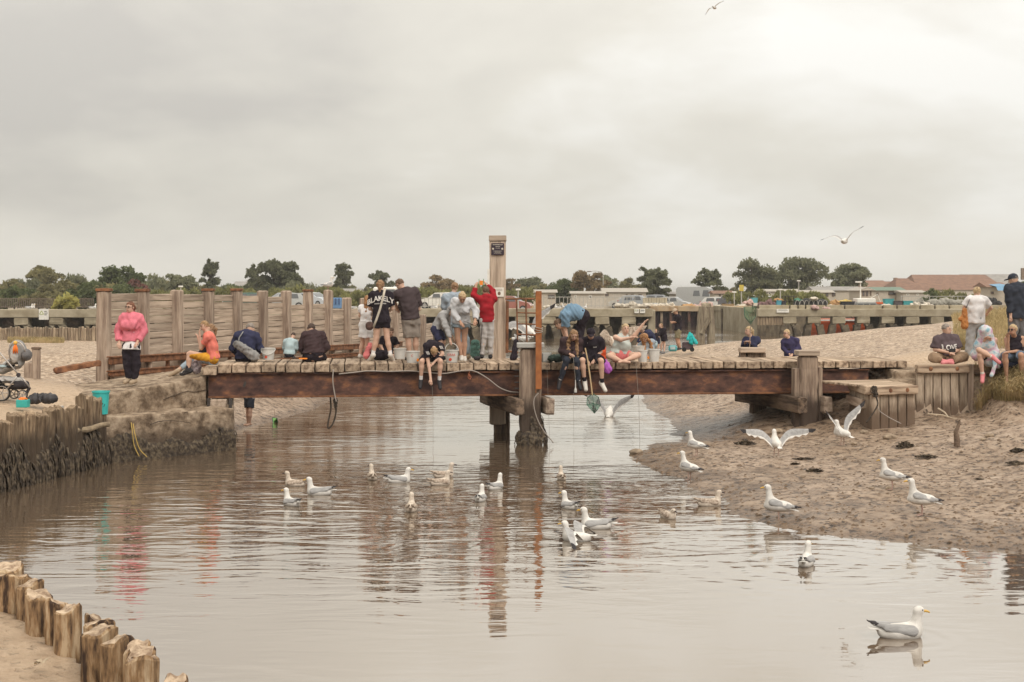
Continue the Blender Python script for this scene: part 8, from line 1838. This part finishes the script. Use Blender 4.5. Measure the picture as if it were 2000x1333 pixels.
# teal coat on a beach trolley
o = emp("beach_trolley", "beach trolley with dark basket and a turquoise coat hung over it", "trolley", W(1345, 683, 57)); c = W(1343, 676, 57)
m_ = MB(); m_.box(c, (.42, .3, .3), bev=.03); m_.mk("basket", PURG, o)
V, Fc = tubegeo([c+Vector((-.3, 0, .28)), c+Vector((.1, 0, .34)), c+Vector((.3, 0, .05))], .018, 6); mk("handle", V, Fc, IRON, o)
for sx in (-.16, .16): V, Fc = lathe([(.001, -.02), (.09, -.02), (.09, .02), (.001, .02)], c+Vector((sx, -.17, -.14)), 12, tilt=Matrix.Rotation(R(90), 3, 'X')); mk("wheel", V, Fc, RUB, o)
lump("coat", "turquoise coat draped on the beach trolley", [Cap(W(1347, 651, 56.8), W(1351, 668, 56.8), .05, .12, 0, (0, 1, 0), 1.8), Cap(W(1350, 654, 56.8), W(1360, 670, 56.7), .06, .08, 0, (0, 1, 0), 1.8), Cap(W(1345, 655, 56.8), W(1343, 664, 56.7), .04, .05)], plain("turquoise_coat", (0.02, 0.42, 0.42)), "coat", h=.025, seed=12)

# ---------------------------------------------------------------- pushchair and things around it
d0 = 26.6; PW_ = lambda px, py, dy=0.0: W(px, py, d0+dy)
pc_ = emp("pushchair", "grey hooded pushchair with basket cut by the photo's left edge", "pushchair", PW_(20, 782))
FAB = cloth('pushchair_grey', (0.30, 0.285, 0.27)); FABD = cloth('pushchair_dark', (0.055, 0.048, 0.052)); ALU = plain("pushchair_tube", (0.42, 0.38, 0.35), rough=.3, metal=.5); LIN = cloth('pushchair_lining', (0.52, 0.49, 0.46))
for dy in (-.24, .24):
    for pts, nm in ((((-10, 678), (6, 697), (20, 713), (36, 732)), "handle_tube"), (((36, 732), (48, 744), (58, 757)), "front_leg"), (((35, 733), (22, 750), (14, 760)), "rear_leg")):
        V, Fc = tubegeo([PW_(px, py, dy) for px, py in pts], .015, 8); mk(nm, V, Fc, ALU, pc_, smooth=True)
    V, Fc = uvsphere(PW_(36, 733, dy), .045, 10, 6, (1, .5, 1)); mk("pivot", V, Fc, FABD, pc_)
    for px, py, r in ((4, 768, .155), (44, 772, .095)):
        if px == 44 and dy > 0: px = 28; py = 770
        c = PW_(px, py, dy*.95); wl_ = mk("wheel", *lathe([(r*.80, -.02), (r, -.02), (r, .02), (r*.80, .02), (r*.80, -.02)], c, 24, tilt=Matrix.Rotation(R(90), 3, 'X')), RUB, pc_)
        m_ = MB()
        for k in range(5): a_ = k*1.2566; m_.tube([c, c+Vector((r*.82*math.cos(a_), 0, r*.82*math.sin(a_)))], .010, 5)
        m_.tube([c+Vector((r*.8*math.cos(q), -.022, r*.8*math.sin(q))) for q in np.linspace(0, 6.28, 20)], .008, 5); m_.mk("rim", ALU, wl_)
V, Fc = tubegeo([PW_(58, 757, 0), PW_(50, 772, 0)], .03, 8); mk("front_fork", V, Fc, FABD, pc_)
cc = PW_(22, 697); hd_ = PW_(33, 686)
sdf_obj("hood", [Ell(PW_(34, 688), (.165, .23, .23))], .016, [FAB], pc_, cuts=[lambda P, a=np.array(PW_(24, 700)), n=np.array((-.92, 0, -.25)): (P-a)@n, lambda P, a=np.array(PW_(32, 690)): .125-np.linalg.norm((P-a)*np.array([1.1, .75, .75])+np.array([.10, 0, 0]), axis=-1)], wr=.003, wl=.08)
sdf_obj("hood_lining", [Ell(PW_(28, 692, -.17), (.085, .09, .17))], .014, [LIN], pc_, wr=.004)
sdf_obj("hood_visor", [Ell(PW_(52, 694), (.085, .2, .11))], .016, [GREYT], pc_, wr=.004)
V, Fc = tubegeo([PW_(20, 704, -.235)]+[PW_(33+16*math.cos(a), 690-22*math.sin(a), -.235) for a in np.linspace(math.pi*.95, .1, 12)], .014, 6); mk("hood_hoop", V, Fc, ALU, pc_, smooth=True)
sdf_obj("seat", [Cap(PW_(34, 708), PW_(5, 722), .12, .09, 0, (0, 1, 0), .6), Cap(PW_(5, 722), PW_(-12, 716), .09, .07, 0, (0, 1, 0), .6), Cap(PW_(36, 705), PW_(40, 690), .10, .06, 0, (0, 1, 0), .6)], .018, [FAB], pc_, wr=.006, wl=.12)
sdf_obj("seat_pad", [Cap(PW_(30, 702), PW_(8, 716), .085, .06, 0, (0, 1, 0), .75)], .018, [LIN], pc_, wr=.006)
sdf_obj("basket", [Cap(PW_(8, 748), PW_(48, 752), .12, .085, 0, (0, 1, 0), .55)], .02, [FABD], pc_, cuts=[lambda P, z=PW_(0, 744).z: P[..., 2]-z], wr=.005)
lump("blanket", "pale blanket and maroon cloth stuffed in the pushchair basket", [Cap(PW_(3, 742), PW_(40, 744), .075, .06, 0, (0, 1, 0), .7)], LIN, "blanket", wr=.012)
lump("cloth", "pale blue muslin lying on the pushchair seat", [Ell(PW_(6, 716, -.15), (.07, .05, .025))], LBLUE, "cloth", wr=.004)
# soft toy
ty = emp("soft_toy", "orange and yellow soft toy clipped to the pushchair hood", "toy", PW_(30, 690, -.27)); YT = plain("toy_yellow", (0.80, 0.47, 0.10)); OT = plain("toy_orange", (0.85, 0.20, 0.03))
V, Fc = uvsphere(PW_(30, 670, -.27), .04, 10, 7); mk("head", V, Fc, YT, ty, smooth=True)
for dx_ in (-3, 0, 3): V, Fc = tubegeo([PW_(30, 675, -.27), PW_(30+dx_, 682, -.28), PW_(30+dx_*1.4, 691, -.27)], [.025, .022, .008], 7); mk("leg", V, Fc, OT, ty, smooth=True)
lump("holdall", "dark holdall lying on the sand right of the pushchair", [Ell(lp(68, 780, 26.2), (.14, .13, .095)), Ell(lp(80, 776, 26.3), (.10, .12, .07)), Ell(lp(96, 779, 26.2), (.15, .14, .10)), Cap(lp(74, 770, 26.1), lp(80, 785, 26.05), .018, .018)], mat("dark_nylon", (0.055, 0.050, 0.052), (0.03, 0.027, 0.03), sc=8, bump=.4, rnd=0, rough=.5), "bag", wr=.012, seed=13, k=.012)
o = emp("small_tub", "small teal tub of orange bait in front of the pushchair", "tub", lp(45, 796, 25.6)); a = W(34, 781, 25.6); b = W(56, 796, 25.6)
m_ = MB(); m_.box(((a.x+b.x)/2, 25.6, (a.z+b.z)/2), (b.x-a.x, .16, a.z-b.z)); m_.mk("shell", plain("teal_tub", (0.05, 0.40, 0.36)), o)
sdf_obj("bait", [Ell(W(45, 780, 25.6), (.08, .06, .03))], .012, [OT], o, wr=.01, wl=.03)
V, Fc = lathe([(.001, 0), (.03, 0), (.035, .045), (.001, .045)], W(121, 798, 26.0), 10); mk("cup", V, Fc, PLW, label="small white cup on top of the left stakes", cat="cup")

# ---------------------------------------------------------------- ropes and hoses
HOSE = plain("pale_hose", (0.36, 0.31, 0.27), rough=.6); ROPE = mat("old_rope", (0.085, 0.066, 0.05), (0.04, 0.032, 0.026), sc=30, bump=.5, rnd=0); YROPE = plain("yellow_rope", (0.48, 0.33, 0.10))
def curve(pts, n=6):
    out_ = []; P_ = [Vector(p) for p in pts]; P_ = [P_[0]*2-P_[1]]+P_+[P_[-1]*2-P_[-2]]
    for i in range(1, len(P_)-2):
        for k in range(n):
            t_ = k/n; a, b, c, d = P_[i-1:i+3]; out_.append(.5*((2*b)+(c-a)*t_+(2*a-5*b+4*c-d)*t_*t_+(3*b-a-3*c+d)*t_**3))
    return out_+[P_[-2]]
def rope(label, pts, r, m, cat="rope", name="rope"):
    V, Fc = tubegeo(curve(pts), r, 7); return mk(name, V, Fc, m, label=label, cat=cat, smooth=True)
FB = lambda px, py, o=.03: W(px, py, bd(px, -.02)-o)
rope("pale hose slung along under the deck planks to the capped post", [FB(*q) for q in ((662, 731), (690, 728), (720, 725), (760, 726), (800, 725), (835, 728), (868, 730), (900, 725), (925, 725), (950, 738), (975, 757), (995, 765), (1013, 767))], .013, HOSE, "hose", "hose")
rope("pale rope hanging from the deck to a dark knot", [FB(*q) for q in ((651, 722), (650, 745), (654, 772), (657, 785))], .014, HOSE)
rope("dark looped rope hanging under the beam", [W(px, py, 30.3) for px, py in ((645, 775), (646, 800), (641, 825), (641, 837), (650, 828), (656, 806), (655, 780))], .018, ROPE)
lump("rope_knot", "dark frayed knot on the looped rope", [Cap(lp(655, 782, 30.25), lp(656, 800, 30.25), .045, .02)], ROPE, "rope", wr=.015, wl=.03, h=.01)
rope("cable curving from the steel channel down to the water", [W(px, py, 29.85) for px, py in ((1052, 768), (1044, 778), (1043, 795), (1050, 820), (1062, 842), (1075, 858), (1081, 866))], .011, HOSE, "cable", "cable")
rope("orange string scrap tied to the hose", [FB(*q) for q in ((917, 726), (914, 737), (919, 741), (916, 731), (921, 738))], .006, plain("orange_string", (0.5, 0.16, 0.08)), "string", "string")
for k, pts in enumerate((((243, 812), (254, 818), (258, 840), (262, 870), (272, 892)), ((248, 812), (258, 822), (263, 846), (272, 876), (287, 893)))):
    rope("yellow rope falling over the abutment into the water, %s strand" % ("left", "right")[k], [W(px, py, 27.35-(.25 if i > 1 else 0)) for i, (px, py) in enumerate(pts)], .010, YROPE)
rope("knotted dark rope on the step's corner post", [W(px, py, 28.7) for px, py in ((1706, 758), (1711, 775), (1714, 792), (1700, 815), (1692, 826))], .016, ROPE)
rope("thin cord trailing from the timber step to the mud", [W(px, py, 28.7) for px, py in ((1713, 775), (1716, 800), (1735, 815), (1760, 828))], .010, HOSE)
lump("rope_knot", "dark weed-caught knot on the step's corner", [Cap(lp(1707, 760, 28.65), lp(1710, 772, 28.65), .06, .045)], ROPE, "rope", wr=.015, wl=.04, h=.012)

# ---------------------------------------------------------------- mud flat: weed clumps, stones, stake, driftwood
rs = random.Random(21)
def weedclump(label, px, py, wpx, hpx):
    p = gs(px, py); w_ = wpx*p.y/FPX; h_ = hpx*p.y/FPX; V = []; Fc = []
    for i in range(130):
        a_ = rs.uniform(0, 6.28); rr = rs.random()**.6*w_/2; c = Vector((p.x+rr*math.cos(a_), p.y+rr*math.sin(a_)*.7, p.z)); h2 = h_*(1-.7*rr/(w_/2))*rs.uniform(.4, 1.1); dr = Vector((rs.uniform(-1, 1), rs.uniform(-1, 1), 0)).normalized(); n = len(V); ww = rs.uniform(.012, .03)
        V += [c-dr*ww, c+dr*ww, c+dr*ww*.6+Vector((rs.uniform(-.05, .05), rs.uniform(-.05, .05), h2)), c-dr*.4*ww+Vector((rs.uniform(-.05, .05), rs.uniform(-.05, .05), h2*.9))]; Fc.append((n, n+1, n+2, n+3))
    mk("seaweed_clump", V, Fc, WEED, label=label, cat="seaweed", group="seaweed clumps on the mud")
for lab, px, py, w_, h_ in (("dark lump of seaweed on the mud below the timber step", 1768, 874, 34, 15), ("flat seaweed patch left of the standing mud gull", 1590, 921, 30, 7), ("thin seaweed scrap above the flat patch", 1553, 907, 16, 4), ("long seaweed wisp beneath the mud stake", 1808, 893, 46, 6), ("seaweed heap left of the wing-spread gull", 1456, 868, 44, 10), ("seaweed scrap at the photo's right edge on the mud", 1985, 906, 40, 7), ("seaweed tuft under the grass bank at right edge", 1988, 882, 28, 8), ("small dark seaweed tuft on the right mud", 1912, 937, 12, 3), ("seaweed streak near the mud's middle", 1570, 897, 40, 4)): weedclump(lab, px, py, w_, h_)
STONE = mat("mud_stone", (0.36, 0.28, 0.20), (0.20, 0.15, 0.105), sc=8, bump=.5, rnd=.15)
for lab, px, py, r in (("angular brown rock at the tip of the mud", 1243, 886, .11), ("pale stone below the timber step", 1738, 857, .11), ("flat stone at the foot of the right bridge pile", 1520, 845, .10), ("stone beside the board wall's foot", 1650, 838, .09), ("brown stone between the two standing gulls", 1702, 955, .035), ("rusty stone near the standing gull's feet", 1736, 955, .04), ("small stone beside the landing gull", 1595, 869, .03), ("stone lying at the step's left foot", 1688, 846, .07), ("stone under the grass bank", 1920, 860, .05), ("second stone under the grass bank", 1932, 853, .07), ("rusty lump by the landing gull's tail", 1668, 868, .05)):
    p = gs(px, py); sdf_obj("stone", [Ell(p+Vector((0, 0, r*.25)), (r*1.3, r*.9, r*.6))], max(.008, r*.16), [STONE], None, noise_fn=rough3(r*.12, 2.2/r, int(px)), label=lab, cat="stone", group="stones on the mud")
# scattered casts and pebbles too small to count
V = []; Fc = []
for i in range(2600):
    px = rs.uniform(1240, 2010); py = rs.uniform(846, 1068); d = HC*FPX/(py-HZ)*rs.uniform(.93, .99); x_ = (px-1000)*d/FPX; q = Vector((x_, d, 0)); V.append(q)
XY = np.array([[v.x, v.y] for v in V]); Z = rough_shore(XY[:, 0][None], XY[:, 1][None])[0]; VV = []
for (x_, y_), z_ in zip(XY, Z):
    if z_ < .015 or z_ > .6: continue
    r = rs.uniform(.010, .034); n = len(VV); a_ = rs.uniform(0, 3)
    for k in range(5): VV.append((x_+r*1.3*math.cos(a_+k*1.2566), y_+r*math.sin(a_+k*1.2566), z_-.004))
    VV.append((x_+rs.uniform(-.3, .3)*r, y_, z_+r*rs.uniform(.3, .8))); Fc += [(n+k, n+(k+1) % 5, n+5) for k in range(5)]
mk("mud_casts", VV, Fc, mat("worm_cast_mud", (0.20, 0.14, 0.092), (0.10, 0.068, 0.045), sc=9, bump=.4, rnd=0), label="small worm casts and pebbles strewn over the mud", cat="mud casts", kind="stuff")
p = gs(1868, 873); V, Fc = tubegeo([p+Vector((0, 0, -.1)), p+Vector((.01, 0, .12)), p+Vector((-.01, 0, .28)), p+Vector((.05, 0, .42)), p+Vector((.06, 0, .50))], [.05, .055, .045, .03, .012], 8, jit=.2, rs=random.Random(2)); mk("rotten_stake", V, Fc, WOODD, label="dark rotten stake standing alone in the mud", cat="stake")
o = emp("driftwood_branch", "pale forked driftwood branch lying before the board wall", "branch", gs(1835, 815)); p = W(1812, 809, 29.3); q = W(1868, 819, 29.0)
for pts in ((p, p.lerp(q, .5)+Vector((0, 0, .03)), q), (W(1832, 798, 29.4), W(1845, 806, 29.25), p.lerp(q, .75)), (p.lerp(q, .3), W(1828, 812, 29.1))):
    V, Fc = tubegeo(pts, [.018]*(len(pts)-1)+[.008], 6); mk("twig", V, Fc, plain("bleached_wood", (0.50, 0.40, 0.29)), o)
# ---------------------------------------------------------------- grass
GRA = mat("dry_grass", (0.52, 0.395, 0.215), (0.25, 0.195, 0.088), c3=(0.39, 0.305, 0.15), sc=1.6, bump=0, rnd=0, transl=.3, rough=.8, det=4)
def grass(label, spots, rs=random.Random(4)):
    V = []; Fc = []
    for (x_, y_, z_, ln, lx, ly) in spots:
        n = len(V); w_ = rs.uniform(.005, .010)*max(1, y_/32); a_ = rs.uniform(0, 3.14); dx_, dy_ = math.cos(a_)*w_, math.sin(a_)*w_; bx, by = lx+rs.uniform(-.35, .35), ly+rs.uniform(-.35, .35)
        V += [(x_-dx_, y_-dy_, z_), (x_+dx_, y_+dy_, z_), (x_+bx*ln*.35+dx_*.8, y_+by*ln*.35, z_+ln*.62), (x_+bx*ln*.35-dx_*.8, y_+by*ln*.35, z_+ln*.62), (x_+bx*ln*.95, y_+by*ln*.95, z_+ln*(.95-.45*min(1, abs(bx)+abs(by))))]
        Fc += [(n, n+1, n+2, n+3), (n+3, n+2, n+4)]
    mk("grass", np.array(V), Fc, GRA, label=label, cat="grass", kind="stuff")
sp = []
for i in range(14000):
    x_ = 9.92+rs.random()**.8*3.2; y_ = rs.uniform(29.3, 30.55)
    if x_ < 10.2 and y_ < 29.9: continue
    sp.append((x_, y_, 0, rs.uniform(.22, .60), -.45*rs.random(), -.95*rs.random()))
Zs = rough_shore(np.array([[s_[0] for s_ in sp]]), np.array([[s_[1] for s_ in sp]]))[0]
sp = [(s_[0], s_[1], z_-.02, s_[3], s_[4], s_[5]) for s_, z_ in zip(sp, Zs) if z_ > .95 or s_[1] > 30.2]
grass("dry tussock grass drooping over the eroded bank at the right edge", sp)
sp = []
for i in range(15000):
    y_ = rs.uniform(36, 74); px = rs.uniform(1862, 2050); x_ = (px-1000)*y_/FPX; 
    g = math.sin(x_*1.1+.7*math.sin(y_*.8))*.6+math.sin(y_*.9+x_*.4)*.5
    if px < 1930 and y_ < 52 and g < .35: continue
    if y_ < 42 and g < .2: continue
    sp.append((x_, y_, 0, rs.uniform(.25, .6), rs.uniform(-.3, .3), rs.uniform(-.3, .2)))
for i in range(2600):
    px = rs.gauss(1880, 11); y_ = rs.uniform(35.5, 38); sp.append(((px-1000)*y_/FPX, y_, 0, rs.uniform(.25, .55), rs.uniform(-.3, .3), -.2))
Zs = rough_shore(np.array([[s_[0] for s_ in sp]]), np.array([[s_[1] for s_ in sp]]))[0]
grass("tall dry grass on the bank behind the standing woman", [(s_[0], s_[1], z_-.03, s_[3], s_[4], s_[5]) for s_, z_ in zip(sp, Zs)])
sp = []
for i in range(2200):
    px = rs.uniform(15, 125); y_ = rs.uniform(64, 67.5); x_ = (px-1000)*y_/FPX; sp.append((x_, y_, lgz(x_, y_)-.02, rs.uniform(.12, .35), 0, -.1))
grass("short green grass at the foot of the low stake wall", sp)
# dead leaf tuft on the near sand
V = []; Fc = []; p = WZ(75, 1296, .45)
for i in range(14):
    a_ = rs.uniform(0, 6.28); c = p+Vector((rs.uniform(-.05, .05), rs.uniform(-.04, .04), 0)); u = Vector((math.cos(a_), math.sin(a_), rs.uniform(.1, .7)))*rs.uniform(.03, .07); w_ = Vector((-u.y, u.x, .01))*.25; n = len(V); V += [c, c+u*.5+w_, c+u, c+u*.5-w_]; Fc.append((n, n+1, n+2, n+3))
mk("dead_leaves", V, Fc, plain("dead_leaf", (0.45, 0.36, 0.25)), label="small curl of dead leaves on the near sand", cat="leaves")
# ================================================================= sea air: one even, very thin haze round everything
hz = bpy.data.materials.new("sea_haze"); hz.use_nodes = True; t = hz.node_tree; t.nodes.clear()
ho = N(t, 'ShaderNodeOutputMaterial'); pv = N(t, 'ShaderNodeVolumePrincipled'); pv.inputs['Color'].default_value = (0.93, 0.92, 0.90, 1); pv.inputs['Density'].default_value = 0.0004; pv.inputs['Anisotropy'].default_value = 0.2
lk(t, pv, 0, ho, 'Volume')
V = [(x_, y_, z_) for z_ in (-2.35, 14.2) for y_ in (-200, 5200) for x_ in (-3200, 3200)]
Fc = [(0, 2, 3, 1), (4, 5, 7, 6), (0, 1, 5, 4), (2, 6, 7, 3), (0, 4, 6, 2), (1, 3, 7, 5)]     # outward faces
mk("haze", V, Fc, hz, kind="stuff", label="thin pale sea haze over the whole creek", cat="haze")
S.cycles.volume_bounces = 0
